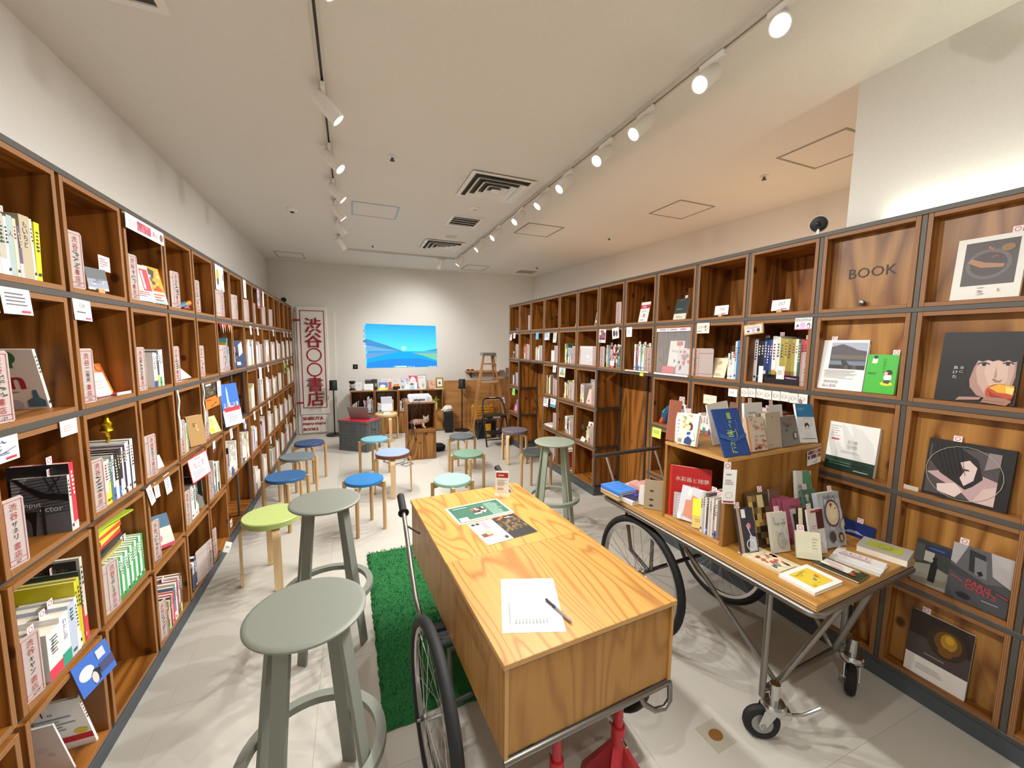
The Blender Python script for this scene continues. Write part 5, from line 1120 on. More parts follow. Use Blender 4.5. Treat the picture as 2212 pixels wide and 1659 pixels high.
# c2, c3 row 2
M2 = MC('L',2,2)
card(M2,.11,.20,.16,.135,[('r',0,0,1,1,'5a2c78')],'purple sheet taped at the back of a cubby','5a2c78',.19,(0,.05,0),name='paper_sheet',cat='paper',group=None)
for i, (x, z, a) in enumerate(((.24,.33,.5),(.10,.195,.6))): card(M2,x,z,.06,.018,None,f'strip of white tape holding the purple sheet, {("upper","lower")[i]} one','ecebe6',.185,(0,a,0),name='tape_strip',cat='tape',group=None)
for i, (c_, x) in enumerate(((2,-.022),(3,-.025))):
    t = MB().ribbon([(0,0,0),(.004,-.004,-.06),(-.002,.002,-.13),(.006,-.003,-.20),(.002,0,-.27)],.018,.001,0,Vector((1,0,0))).build('ribbon', plain('bfe0e0',.6,0,'mint_ribbon')); tag(t,f'pale mint ribbon hanging down the shelf upright, {("nearer","farther")[i]} one','ribbon'); put(t, MC('L',c_,2), (x,-.01,.375))
plate('L',2,2,hand='ただいま',W=.085)
run('L',2,2,.08,[B(.02,.17,'e0dcd4'),B(.014,.17,'d8c850'),B(.016,.175,'6a9ab0')], d=.14)
for i, (cc, th) in enumerate((('e8e4da',.014),('26262c',.016),('d8d4d8',.012),('d888b8',.014),('1c2440',.02),('a81c2c',.016))):
    lay(*(M2 @ Vector((.20,.13,.0)))[:2], (M2 @ Vector((0,0,.10+.0)))[2]+sum((.014,.016,.012,.014,.02,.016)[:i])-.10, PI/2+.1*(i%2), .15, .12, th, cc, None, f'{cnm(cc)} book lying in the stack by the purple sheet')
fbook(M2,.20,.02,.11,.185,.03,'b08a58',[('w',.2,.3,.9,.8,5,3,['b85a40','8a6a3a','c8a878'])],'thick tan book leaning in front of the stack, third row',.12,-.5,spine='l')
plate('L',3,2); M3 = MC('L',3,2)
card(M3,.02,.19,.29,.075,[('r',0,0,1,1,'d87a20'),('w',0,0,1,1,7,4,['b85a18','6a7a1c','e8a030','a83a18'])],'orange and green printed band across a third row cubby','d87a20',-.004,name='printed_band',cat='poster',group=None)
card(M3,.02,.27,.29,.09,[('r',0,0,1,1,'4a4030'),('w',0,0,1,1,8,8,['6a5c3a','2a2418','7a7048']),('r',.05,.85,.4,.97,'eeeae4')],'dark landscape picture strip hanging above orange band','4a4030',-.004,name='picture_strip',cat='picture',group=None)
fbook(M3,.17,.02,.11,.12,.006,'e8e490',[('e',.3,.2,.2,.15,'d8c820'),('d',.2,.4,.8,.85,5,'a8a468')],'pale yellow leaflet leaning in a third row cubby',.35,-.3,cat='leaflet',name='leaflet')
card(M3,.25,.25,.085,.11,[('b',.06,.06,.94,.94,.001,'c8a0a8'),('d',.2,.3,.8,.7,3,'b08a90')],'pale rounded tag hanging beside the blue brochure','efe2e2',-.012,name='tag',cat='tag',group=None)
M4 = MC('L',4,2)
fbook(M4,.0,-.01,.20,.32,.006,'3f74c8',[('r',0,0,1,.38,'eeeeee'),('p',[(.3,.38),(.42,.38),(.42,.85),(.38,.95),(.34,.85)],'b8c4dc'),('g',.1,.38,.9,.55,9,2,6,['8aa0c8','5a78b0','c8d0e0']),('r',.1,.34,.95,.44,'c83a40'),('d',.2,.08,.8,.28,4,'a8a8b0')],'blue tower brochure leaning in an open bay, left shelf',.12,-.35,cat='brochure',name='brochure')
t = thing('owl_figure','small mottled owl figure in the open bay','figurine'); put(t, MC('L',5,2), (.12,.10,-.012)); MB().lathe([(0,0),(.045,.005),(.055,.05),(.045,.09),(.03,.11),(0,.115)],14).build('body', plain('b0a890',.7,0,'owl',bump=.5,bscale=60), t); MB().lathe([(0,0),(.03,0),(.03,.012),(0,.014)],12).build('base', plain('4a4038',.7,0,'owl_base'), t)
# row 3
M3m = MC('L',-1,3)
run('L',-1,3,.09,[B(.06,.155,'e9e7e0',tcol='55555a',slip=True),B(.042,.172,'efeee8',text='わたしの',tcol='3a4a9a',band=(.25,'2c9a7c'),slip=True),B(.032,.184,'b8c4d8',slip=True),B(.014,.19,'e4e2dc')], d=.14, y=-.002)
run('L',-1,3,.243,[B(.012,.24,'d2c81c',label='yellow folder standing behind the white books, fourth row',d=.20),B(.014,.245,'c8bc16',label='second yellow folder beside the first, fourth row',d=.20),B(.010,.262,'26342c',label='dark green folder right of the yellow ones, fourth row',slip=True,d=.2,band=(.5,'b8303c')),B(.014,.305,'c9c5b8',label='large black magazine with grey lettering at right, fourth row',d=.225,lcover=[('r',0,0,1,.985,'1e1a18'),('b',0,0,1,1,.008,'a8a498'),('t','おとなの週末',.5,.86,.085,'6a6458',.85),('w',.15,.1,.9,.7,6,7,['2a2420','3a302a','4a4440','c8c8c8'])])], y=.002)
plate('L',-1,3,hand='キャン')
M30 = MC('L',0,3)
gs = [('9a1e2c','f4d8d8')]*2+[('2f9a52','e8f0e8')]*12
run('L',0,3,.075,[B(.012,.165,'a83440'),B(.012,.165,'8a3a50')]+[B(.0165 if i not in (4,7,9) else .02,.172+.002*i,('d8ecd8','2f9a52','e4f0e2','3fa860')[i%4],band=(.08,'2f9a52'),slip=(i in (6,8,9))) for i in range(12)], d=.125)
zz = .178
for i, (cc, th) in enumerate((('b8a868',.014),('8a7a3c',.012),('2c2a28',.016),('3a2c24',.016),('d83a3a',.016),('e8d84a',.016),('d8402f',.014),('e8d030',.016),('a8bc3a',.016))):
    p = M30 @ Vector((.155+.006*(i%2), .10, zz)); zz += th+.0006
    lay(p.x, p.y, p.z, PI+.05*(i%3), .115, .18, th, cc, None, f'{("first","second","third","fourth","fifth","sixth","seventh","eighth","ninth")[i]} book from below in the stack on green comics')
p = M30 @ Vector((.17,.10,zz)); lay(p.x, p.y, p.z, PI-.12, .16, .22, .006, 'a8c038', [('w',.1,.1,.9,.9,5,3,['c8d860','7a9a28'])], 'lime green magazine on top of the comic stack')
plate('L',0,3,num='133',hand='ちのしま',W=.105)
plate('L',1,3)
for i, (x, W, H, a) in enumerate(((.045,.05,.075,.1),(.16,.065,.10,0),(-.01,.045,.09,-.2))): card(MC('L',1,3),x,.378-H,W,H,[('d',.2,.25,.8,.8,4,'9a9aa4')],('white note hanging over the empty fourth row cubby, middle one','white label with red tab over empty fourth row cubby','white slip at left corner of the empty fourth row cubby')[i],y=-.006-.002*i,rot=(-.1,a,0))
fbook(MC('L',1,3),.08,.03,.12,.17,.012,'d8d0c0',[('r',0,.6,1,1,'4a6a80'),('e',.3,.3,.2,.12,'d87a80'),('r',0,0,1,.1,'b03a50')],'cream and blue book slumped behind a plate, fourth row',.35,-.4,roll=.15)
M32 = MC('L',2,3)
card(M32,.065,.225,.24,.15,[('r',0,0,1,1,'b8283a'),('r',.03,.05,.97,.95,'f2efec'),('t','もとあ',.5,.62,.26,'c83848',.7),('d',.12,.15,.85,.42,4,'9a9aa0'),('d',.3,.82,.7,.9,1,'8a8a90')],'red framed handwritten notice hanging over a fourth row cubby','b8283a',-.02,(-.15,0,-.1),name='notice',cat='notice',group=None)
plate('L',2,3,num='69',hand='もそら'); run('L',2,3,.10,[B(.025,.21,'f0efea'),B(.02,.18,'e2e0dc'),B(.016,.165,'55606c'),B(.016,.19,'e8e6e0'),B(.016,.2,'2c2420',band=(.4,'e4dccc')),B(.012,.21,'3a4a4a')], d=.15)
sbook(M32,.285,.004,.012,.215,.14,'2f3a38','dark book with teal circle on its cover, fourth row',-.08,0,5,lcover=[('p',[(0,0),(1,0),(1,.35),(.8,.5),(.3,.55),(0,.5)],'e8ece8'),('e',.5,.25,.33,.2,'3f8a86')])
M33 = MC('L',3,3); plate('L',3,3); run('L',3,3,.12,[B(.014,.24,'eeece6'),B(.016,.2,'d8d0c0',slip=True),B(.02,.205,'2c4a44'),B(.022,.21,'efece2'),B(.022,.212,'f0eee8',band=(.3,'26262a')),B(.014,.2,'3a4a68'),B(.016,.205,'e6dcb8')], d=.15)
card(M33,.1,.30,.05,.075,[('r',0,0,1,.3,'7a2c44')],'small white and maroon tag hanging, fourth row left shelf',y=-.006)
# row 4
M4m = MC('L',-1,4)
card(M4m,.17,.27,.15,.115,[('r',0,0,1,1,'3f6cc0'),('e',.28,.55,.2,.2,'e4ecf4'),('p',[(.35,.1),(.55,.1),(.6,.42),(.45,.5),(.35,.4)],'2a2430'),('e',.42,.25,.08,.18,'d8c8c0'),('r',.6,.2,1,.5,'4a4a70'),('r',.62,.62,.85,.9,'c8ccd0')],'blue card with a speech bubble hanging in bottom row','3f6cc0',-.03,(-.25,0,-.15),name='picture_card',cat='card',group=None)
sbook(M4m,.30,.015,.010,.255,.18,'f2f1ec','white study book cover with a red band, bottom row',-.30,0,4,lcover=[('r',.0,.14,1,.26,'c8283a'),('t','1。',.5,.82,.12,'4a2a6a',.3),('d',.25,.4,.85,.72,5,'9aa0a8'),('e',.86,.34,.1,.06,'d8c83a'),('s',.1,.3,.3,.9,5,4,.004,'4a4448'),('e',.12,.10,.14,.12,'5a3a30'),('p',[(0,0),(.3,0),(.25,.12),(.05,.1)],'2c4a9a')])
sbook(M4m,.205,.03,.006,.25,.15,'e9ebeb','blank white booklet leaning left of study book, bottom row',-.30,0,9,lcover=[('w',.1,.1,.9,.9,5,3,['dcdee2','d2d6da'])])
M41 = MC('L',1,4); plate('L',1,4)
run('L',1,4,.09,[B(.025,.12,'8a5a38'),B(.014,.15,'d8cfa0',slip=True),B(.016,.16,'5a3a58'),B(.016,.165,'e89aa0'),B(.014,.17,'d8443c'),B(.02,.185,'5a88a8'),B(.018,.195,'e8dcc0'),B(.018,.2,'b03a80',slip=True),B(.016,.21,'d8d4c8'),B(.018,.215,'8a5a4a'),B(.014,.205,'4a4a4a')], d=.17)
M42 = MC('L',2,4); run('L',2,4,.03,[B(.014,.15,'2c3a34'),B(.024,.17,'e8ecf0',band=(.6,'34407a')),B(.034,.19,'2c2c54')], d=.12); plate('L',2,4,x=.12,W=.19,H=.20)
plate('L',3,4,x=.02,W=.06); t = MB().box(0,0,0,.07,.004,.07,0,.001).build('tag_card', PAPER); tag(t,'white square tag tilted at the shelf foot, bottom row','tag'); put(t, MC('L',3,4), (.06,-.03,.02),(.0,.6,-.4)); Print(.04,.012).draw([('d',0,0,1,1,2,'8a8a90')]).build('print', t, (.015,-.0006,.03))
card(MC('L',4,4),.1,-.0,.06,.06,[('e',.4,.5,.15,.2,'333338')],'small white card on the floor of an open bay, bottom row',y=.03)
# far left columns: plates and slim books
FARP = WHT*4+['efe0e4','e4d4d8','d8d0c0','3a4a78','8a3a44','6a9a70','e0cf60','5a3a80','c8b8a0','2c2c30']
for r in (1,2,3,4):
    for c in range(4 if r > 2 else 6, 14):
        if (c,r) in LGAP: continue
        rd = random.Random(c*13+r*101)
        pw = rd.choice((.065,.075,.085)); side = rd.random() < .6
        plate('L',c,r,x=-.012 if side else .24, W=pw)
        if rd.random() < .93: rrun('L',c,r,pw+.012 if side else .04,rd.uniform(.25,.335) if side else .23,(.17,.25),FARP,c+r,(.014,.032),.35)
        if rd.random() < .4: hcard('L',c,r,rd.uniform(0,.2),.07,.085,c*r+1,'small white card')
card(MC('L',11,2),.02,.20,.20,.14,[('r',0,.5,1,1,'7ab83a'),('b',.1,.55,.9,.95,.006,'4f8a20'),('r',.3,0,1,.5,'2c2c24'),('r',.3,0,.9,.12,'5fb848')],'bright green poster hanging far along the third row','7ab83a',-.008,name='poster',cat='poster',group=None)
card(MC('L',5,3),.08,.29,.05,.09,[('r',0,.75,1,1,'2c4aa8'),('r',0,0,1,.25,'2c4aa8')],'blue and white tag hanging askew, fourth row left shelf',y=-.02,rot=(0,.5,0))
card(MC('L',7,2),.03,.25,.12,.12,[('d',.15,.2,.85,.8,5,'8a98b8')],'white notice with small print hanging, third row left shelf',y=-.012)
# ---------------------------------------------------------------- RIGHT shelf
SLP = {'slip': True}
def RM(c, r): return CM('R', c, r)
# top row
fbook(RM(-1,0),.07,.018,.185,.245,.012,'dcd8ce',[('r',.13,.22,.9,.92,'544c4c'),('e',.5,.55,.33,.24,'6a6262'),('e',.5,.55,.27,.19,'4c4444'),('p',[(.2,.6),(.4,.5),(.72,.48),(.74,.53),(.45,.58),(.24,.66)],'a87a5a'),('w',.45,.6,.7,.85,4,4,['9a4a44','b8685a']),('e',.75,.78,.1,.06,'8a6a48'),('s',.4,.05,.5,.19,3,6,.0016,'8a857c'),('d',.7,.06,.72,.19,1,'8a857c')],'white framed photo book of food on plate, top row',.10,slp=.75)
cardstand(RM(1,0),.17,.014,.105,.062,[('t','257',.55,.62,.3,'5a5a5a',.45),('r',.55,.08,.85,.18,'c05a7a')],'white number card 257 on wooden block, cubby next to BOOK',tilt=.1)
cardstand(RM(2,0),.175,.014,.105,.062,[('t','256',.55,.62,.3,'5a5a5a',.45),('r',.55,.08,.85,.18,'c05a7a')],'white number card 256 on wooden block, second cubby past BOOK',tilt=.1)
fbook(RM(3,0),.075,.085,.125,.17,.014,'26332f',[('r',0,0,1,.30,'dcd8c4'),('d',.2,.08,.8,.2,2,'8a8878'),('r',.15,.5,.6,.53,'8aa0a0'),('r',.2,.9,.7,.92,'6a7a78'),('l',[(.2,.42),(.9,.6)],.0015,'4a5c58')],'dark green book with white band leaning, top row',.18,slp=.6)
fbook(RM(4,0),.09,.06,.115,.18,.004,'ece6e2',[('r',.0,.68,1,.86,'b0303c'),('d',.2,.72,.8,.83,2,'f0dcdc'),('d',.15,.5,.85,.6,2,'a8a0a0'),('r',.42,.25,.62,.42,'c08a90'),('d',.2,.08,.8,.16,1,'7a7478')],'white and red leaflet on a wooden block, top row',.2,cat='leaflet',name='leaflet')
plate('R',5,0,x=.235,W=.075,flip=True)
fbook(RM(6,0),.15,.10,.15,.21,.003,'d8d2c0',[('b',.02,.02,.98,.98,.002,'333330')]+[('g',.05,.04,.95,.95,5,7,8,['e4dfce','55524a','c8c2b0','2c2a28','e8e4d6'])],'black and cream comic sheet leaning, top row',.25,.25,cat='print',name='comic_sheet')
fbook(RM(7,0),.16,.10,.14,.19,.003,'b8a88a',[('e',.55,.52,.22,.2,'18181a'),('d',.1,.03,.6,.07,1,'6a6050')],'beige card with a black oval leaning, top row',.25,.25,cat='print',name='picture_card')
fbook(RM(8,0),.19,.09,.12,.12,.003,'b8a888',[('d',.1,.04,.7,.1,1,'6a6050'),('r',.6,.3,.9,.8,'e8e4d4')],'small beige card leaning, top row sixth cubby of right shelf',.3,.4,cat='print',name='picture_card')
fbook(RM(9,0),.24,.08,.08,.08,.003,'a88878',None,'tiny brown card leaning in a far top row cubby',.3,.4,cat='card',name='picture_card')
fbook(RM(10,0),.02,.12,.21,.27,.004,'2c4a8a',[('r',0,0,1,.42,'e4e0dc'),('r',0,.38,1,.5,'a83038'),('p',[(.55,.5),(.62,.5),(.6,.85)],'a8b4cc'),('d',.1,.08,.8,.2,3,'a8a8ac')],'blue tower brochure standing far along the top row',.12,cat='brochure',name='brochure'); plate('R',10,0,x=.25,W=.075,flip=True)
t = thing('toy_camera','small grey toy camera in the farthest top row cubby','toy'); put(t, RM(11,0), (.15,.06,0)); MB().box(-.04,-.02,0,.04,.02,.045,0,.006).build('body', plain('8a8c88',.5,.2,'toy_grey'), t); MB().cyl((0,-.02,.022),(0,-.034,.022),.015,n=12).build('lens', BLACK, t)
# row 1
FACE = [('r',0,0,1,1,'100d0c'),('p',[(.40,.0),(.34,.2),(.42,.6),(.6,.72),(.95,.75),(1,.7),(1,0)],'1d1512'),('p',[(.45,.64),(.43,.5),(.415,.38),(.45,.22),(.55,.11),(.72,.07),(.93,.17),(.965,.4),(.965,.64)],'a98578'),('p',[(.50,.63),(.49,.45),(.54,.28),(.64,.14),(.74,.1),(.9,.2),(.94,.42),(.93,.63)],'c4a193'),('p',[(.60,.60),(.60,.42),(.68,.26),(.8,.22),(.88,.35),(.86,.60)],'d2b2a4'),('p',[(.36,.95),(.7,1),(1,.96),(1,.4),(.965,.4),(.955,.60),(.91,.585),(.86,.615),(.80,.59),(.74,.615),(.68,.59),(.62,.61),(.56,.585),(.50,.60),(.46,.5),(.435,.36),(.40,.2),(.3,.3),(.26,.8)],'120f0e'),('e',.575,.545,.062,.019,'cdbcb6'),('e',.58,.547,.028,.024,'1c191e'),('e',.86,.56,.05,.018,'cdbcb6'),('e',.858,.562,.025,.023,'1c191e'),('l',[(.505,.545),(.54,.567),(.60,.571),(.645,.553)],.004,'1d1412'),('l',[(.805,.567),(.84,.583),(.885,.583),(.92,.567)],.004,'1d1412'),('p',[(.705,.345),(.735,.36),(.76,.33),(.80,.335),(.83,.36),(.80,.315),(.74,.31)],'97705f'),('p',[(.73,.52),(.745,.38),(.725,.37)],'b08d7e'),('e',.82,.17,.17,.12,'b8481a'),('p',[(.69,.23),(.80,.285),(.98,.27),(.96,.16),(.80,.17)],'e0a830'),('p',[(.88,.26),(.985,.24),(.97,.15),(.9,.17)],'e8d070'),('p',[(.68,.2),(.76,.14),(.92,.10),(.98,.12),(.96,.05),(.74,.07)],'98280f'),('p',[(.3,.02),(.6,.05),(.62,.09),(.34,.07)],'a98375'),('p',[(.62,.02),(.92,.0),(.98,.06),(.9,.1),(.66,.1)],'9f7565'),('l',[(.64,.05),(.9,.04)],.002,'7a5548'),('t','負けた',.24,.42,.20,'d8d4cc',.06,'v'),('t','煙に',.32,.46,.11,'c8c0b8',.05,'v')]
fbook(RM(-1,1),.06,.016,.22,.285,.014,'100e0d',FACE,'black photo book cover with a face eating an orange apple',.10)
RIKU = [('r',.2,.42,.98,.95,'4a4c58'),('p',[(.2,.95),(.2,.85),(.45,.9),(.7,.82),(.98,.78),(.98,.95)],'a8b0bc'),('p',[(.2,.86),(.45,.92),(.7,.84),(.98,.72),(.98,.62),(.2,.66)],'564e54'),('r',.2,.62,.98,.70,'6e6458'),('r',.2,.50,.98,.58,'76808e'),('p',[(.45,.6),(.55,.6),(.68,.48),(.5,.5)],'2c3236'),('g',.2,.42,.98,.5,9,1,3,['3a3434','5a4a44','2c2c30']),('d',.12,.22,.9,.40,8,'b4b0ac'),('t','陸前高田',.3,.155,.06,'8a8684',.5),('t','畠山直哉',.28,.075,.06,'8a8684',.5)]
fbook(RM(0,1),.0,.016,.20,.255,.012,'efeeea',RIKU,'white photo book with landscape picture, second row under BOOK',.12,slp=.15)
fbook(RM(0,1),.205,.016,.118,.185,.016,'46b83c',[('e',.25,.8,.1,.035,'e8e4a0'),('e',.26,.86,.09,.06,'efeeea'),('e',.27,.93,.07,.045,'33302c'),('e',.72,.26,.2,.05,'e8dc30'),('e',.74,.42,.13,.09,'f2f0ea'),('p',[(.62,.28),(.8,.26),(.82,.36),(.64,.35)],'4a4248'),('e',.76,.55,.11,.065,'4a2c20'),('e',.68,.52,.06,.045,'e0b898'),('d',.08,.48,.35,.54,2,'2c7a28'),('t','山登りの本',.58,.72,.4,'2c7a28',.08,'v')],'bright green book with two cartoon figures, second row under BOOK',.10,slp=.75)
run('R',1,1,.0,[B(.022,.265,'e9e7e2'),B(.02,.262,'1c1c20',slip=True),B(.018,.255,'16161a'),B(.018,.27,'2a3a7a'),B(.016,.265,'20305e'),B(.014,.26,'384a8a'),B(.026,.28,'e8e9e4',band=(.28,'e89a1c'),slip=True),B(.02,.275,'dfe2d4'),B(.022,.268,'a89a50'),B(.02,.265,'b0a048'),B(.02,.265,'98893a'),B(.02,.262,'a8984a'),B(.016,.262,'e6e8e0'),B(.014,.26,'2f6a4a',slip=True),B(.016,.258,'c83a50'),B(.014,.255,'d8566a'),B(.016,.25,'4a3a78'),B(.014,.245,'d87a4a')], d=.17, y=.06)
t = thing('book_tray','black shallow tray with small goods before the books, second row','tray'); put(t, RM(1,1), (.055,.012,0)); MB().box(0,0,0,.25,.044,.006).box(0,0,.006,.25,.003,.035).box(0,.041,.006,.25,.044,.05).build('tray', BLACK, t); MB().cyl((.13,.02,.02),(.21,.02,.022),.012,n=10).build('blue_tube', plain('3a9ad8',.4,0,'tube_blue'), t); MB().cyl((.17,.012,.035),(.23,.02,.03),.009,n=10).build('pink_tube', plain('c87ac0',.4,0,'tube_pink'), t)
card(RM(1,1),.075,.0,.028,.10,None,'narrow white card in the black tray, second row',y=.005); card(RM(1,1),.185,.03,.045,.075,[('b',.1,.1,.9,.9,.001,'8a8a8a'),('d',.2,.3,.8,.7,4,'b08a90')],'white price sheet before the gold books, second row',y=.004)
plate('R',1,1,x=.305,W=.058,flip=True,y=.02,H=.19)
t = thing('framed_card','small wooden framed card hanging askew at the shelf corner','frame'); put(t, RM(1,1), (-.02,-.02,.285),(0,-.10,0)); MB().box(0,0,0,.125,.010,.062,0,.002).build('frame', BEECH, t); Print(.105,.042).draw([('r',0,0,1,1,'efe8ea'),('t','momo',.5,.7,.4,'6a4a58',.8),('e',.2,.25,.1,.15,'6a4a48'),('r',.42,.1,.62,.5,'c8a8c8'),('e',.82,.3,.1,.25,'4a4a58')]).build('picture', t, (.010,-.0003,.010))
card(RM(1,1),.272,.312,.088,.064,[('r',0,0,1,.08,'d868a8'),('t','momo',.5,.8,.3,'5a4a58',.9),('r',.33,.15,.62,.6,'d8b8d8'),('p',[(.08,.2),(.18,.5),(.28,.3)],'6a5048'),('e',.82,.32,.1,.22,'34384a'),('e',.82,.28,.07,.15,'efe4dc')],'white and pink card lettered momo on the shelf rail',y=-.0045,group=None)
plate('R',2,1,x=-.03,W=.165,flip=True,y=-.002,rotz=.12)
fbook(RM(2,1),.115,.02,.10,.14,.008,'d8c8a0',[('e',.5,.75,.12,.1,'b88a6a'),('w',.1,.3,.9,.8,5,4,['e0b078','b8c8b0','c88a6a']),('d',.2,.08,.8,.22,2,'8a7a60')],'cream picture magazine leaning, second row third cubby',.3,.15); fbook(RM(2,1),.17,.05,.10,.15,.006,'2c2624',[('e',.4,.6,.06,.05,'c83a3a')],'black booklet leaning behind the cream magazine',.28,.15)
run('R',2,1,.235,[B(.012,.17,'eeeeea'),B(.010,.185,'2c3a34',band=(.7,'e8e8e4')),B(.012,.18,'efefec'),B(.012,.175,'c8443c',band=(.8,'f0efe8')),B(.014,.25,'c8d8e4',slip=True),B(.022,.255,'3f7ab0',slip=True),B(.014,.25,'4a88bc')], d=.17); card(RM(2,1),.19,.14,.055,.07,[('r',0,0,1,.2,'c8a8d0')],'pale lilac postcard behind the booklets, second row','d8cbd4',.16,group=None)
card(RM(2,1),.0,.305,.105,.072,[('t','正がな',.4,.6,.4,'7a1e24',.6),('w',.55,.1,.95,.9,4,3,['3a2c28','a83038']),('d',.05,.12,.5,.3,1,'8a8078')],'cream card with dark red hand lettering on the rail','efe8d8',-.0045,group=None)
# acrylic fronted display, second row
t = thing('acrylic_display','clear acrylic fronted display filled with magazines, second row','display box'); put(t, RM(3,1), (.0,.0,0)); MB().box(.002,.004,.002,.34,.007,.35).build('front_pane', CLEAR, t); MB().box(-.005,-.012,-.016,.345,.0,.0,0,.002).build('pale_ledge', plain('e4d8dc',.4,0,'pale_ledge'), t); MB().box(.0,-.004,.325,.342,.0,.352).build('header_strip', plain('ece6e4',.5,0,'header'), t); Print(.33,.02).draw([('d',.05,.2,.95,.7,1,'c88a98'),('g',.1,.2,.9,.8,18,1,3,['c87a88','ece6e4','a8a0a8'])]).build('header_print', t, (.006,-.0044,.33))
fbook(RM(3,1),.07,.05,.14,.255,.008,'e8dccc',[('w',.05,.1,.95,.9,10,5,['d8b8a0','b83a48','e8e4dc','c8a080']),('r',.5,.85,.9,.98,'b83048')],'cream fashion magazine in the acrylic display',.12,.05); fbook(RM(3,1),.10,.03,.15,.20,.008,'d8d8d2',[('t','Army',.3,.86,.13,'22262c',.5),('w',.2,.1,.95,.7,8,8,['2f6a6a','1c2024','c83a48','8ab0a8','e4e4de'])],'white magazine with teal artwork in the acrylic display',.15,.05); fbook(RM(3,1),.19,.022,.13,.195,.008,'c8c0c0',[('w',.05,.1,.95,.95,12,11,['b0404a','3a3438','e8dcd8','7a6a70'])],'grey and red magazine at right of the acrylic display',.15,.1)
fbook(RM(3,1),.06,.012,.12,.055,.006,'c8283c',None,'low red booklet at the front of the acrylic display',.05,0); fbook(RM(3,1),.03,.10,.06,.28,.02,'1c1a1c',None,'black cloth figure at the back of the acrylic display',.02,0,cat='figure',name='black_cloth')
rrun('R',4,1,.09,.245,(.17,.225),['7a6a98','5fa0b8','d87a6a','e8e6dc','2c3c34','e4e8d8','c8d860','f0eee6','b83a44'],3,(.012,.02),.5); plate('R',4,1,x=.235,W=.06,flip=True,y=.02); plate('R',4,1,x=.285,W=.06,flip=True,y=.005); card(RM(4,1),.04,-.012,.30,.010,None,'white ledge strip under the fourth cubby books','e8e6e0',-.02,group=None)
rrun('R',5,1,.06,.30,(.15,.22),['b83048','7aa0a8','5a8a90','e4ded0','8a9a70','d8d0c0','2c4a58'],5,(.014,.022),.3); plate('R',5,1,x=.0,W=.075,flip=True)
card(RM(5,1),.0,.24,.11,.13,[('g',.05,.2,.95,.95,4,4,7,['7a4a58','c83a44','2c3a5a','e0d8d0','8a7a90','d8a0a0']),('r',.1,.05,.3,.14,'3a3a3a')],'colourful photo card hanging by the second row rail','ece8e4',-.006,(0,.04,0),group=None); card(RM(5,1),.22,.27,.10,.10,[('e',.3,.5,.18,.3,'4a4248'),('e',.68,.45,.16,.28,'6a5a58')],'white card with two dark round pictures, second row','ebe6de',-.006,(0,-.12,0),group=None); card(RM(4,1),.02,.29,.075,.085,[('b',.08,.08,.92,.92,.0008,'c8a8b0'),('d',.2,.3,.8,.7,3,'a898a0')],'white card with thin pink frame, second row fourth cubby',y=-.0045,group=None)
for i in range(7):
    t = thing('charm', 'small round charm hanging before the books, %s from left, second row' % ordn(i+1), 'charm', group='round charms hanging in the second row'); put(t, RM(5,1), (.19+.018*i,.02,.10+.03*(i%3))); MB().lathe([(0,-.002),(.012,-.002),(.012,.002),(0,.002)],14,0,Matrix.Rotation(PI/2,4,'X')).build('disc', plain(['b8a898','a83a40','d8c8b0'][i%3],.4,0,'charm_%d'%(i%3)), t); MB().tube([(0,0,.012),(0,.0,.035)],.0008,5).build('cord', STEEL_D, t)
card(RM(5,1),.19,.02,.06,.045,[('d',.1,.3,.9,.7,2,'c08a98')],'white price card before the charms, second row',y=.0)
fbook(RM(6,1),.0,.02,.30,.20,.02,'c8c4c4',[('r',0,.88,1,.98,'d8d4d2'),('r',.03,.05,.07,.8,'c88a90'),('w',.3,.1,.9,.6,5,3,['d8d8d6','e6e6e4'])],'clear plastic file case facing out, second row',.05,0,cat='file case',name='file_case'); plate('R',6,1,x=.27,W=.06,flip=True)
rrun('R',7,1,.06,.26,(.16,.23),['efede6','2c3038','3a4a4a','d8d860','2f8a6a','e8e4dc','5a6a90'],6,(.012,.022),.3); plate('R',7,1,x=.26,W=.075,flip=True)
rrun('R',8,1,.12,.22,(.12,.15),WHT,7,(.014,.02),.2); plate('R',8,1,x=.24,W=.08,flip=True); hcard('R',8,1,.0,.13,.11,3,'pale blue notice card',col='cfe0ee'); hcard('R',8,1,.23,.085,.14,4,'pale green leaflet',col='dfe8d4')
rrun('R',9,1,.04,.20,(.14,.2),['efece4','5a9a60','c83a44','e8e4d8','c8d8b0'],8,(.014,.02),.2); plate('R',9,1,x=.22,W=.08,flip=True); hcard('R',9,1,.14,.08,.10,5,'bright blue tag',col='6ab4e8',shapes=[])
rrun('R',10,1,.06,.2,(.18,.24),['efece4','c86a4a','e8dcc8','8a8a84'],9,(.018,.03),.2); plate('R',10,1,x=.22,W=.08,flip=True); hcard('R',11,1,.0,.09,.11,6,'white and blue card'); hcard('R',11,1,.15,.08,.08,7,'small white label')
rrun('R',11,1,.14,.24,(.18,.22),['8a9a80','b85a58','e4d8d0'],10,(.018,.03),.0); plate('R',11,1,x=.24,W=.08,flip=True); t = MB().lathe([(0,0),(.025,0),(.03,.03),(.015,.05),(.022,.075),(.012,.10),(0,.105)],12).build('silver_figurine', CHROME); tag(t,'small silver figurine at the far end, second row','figurine'); put(t, RM(11,1), (.07,.05,0))
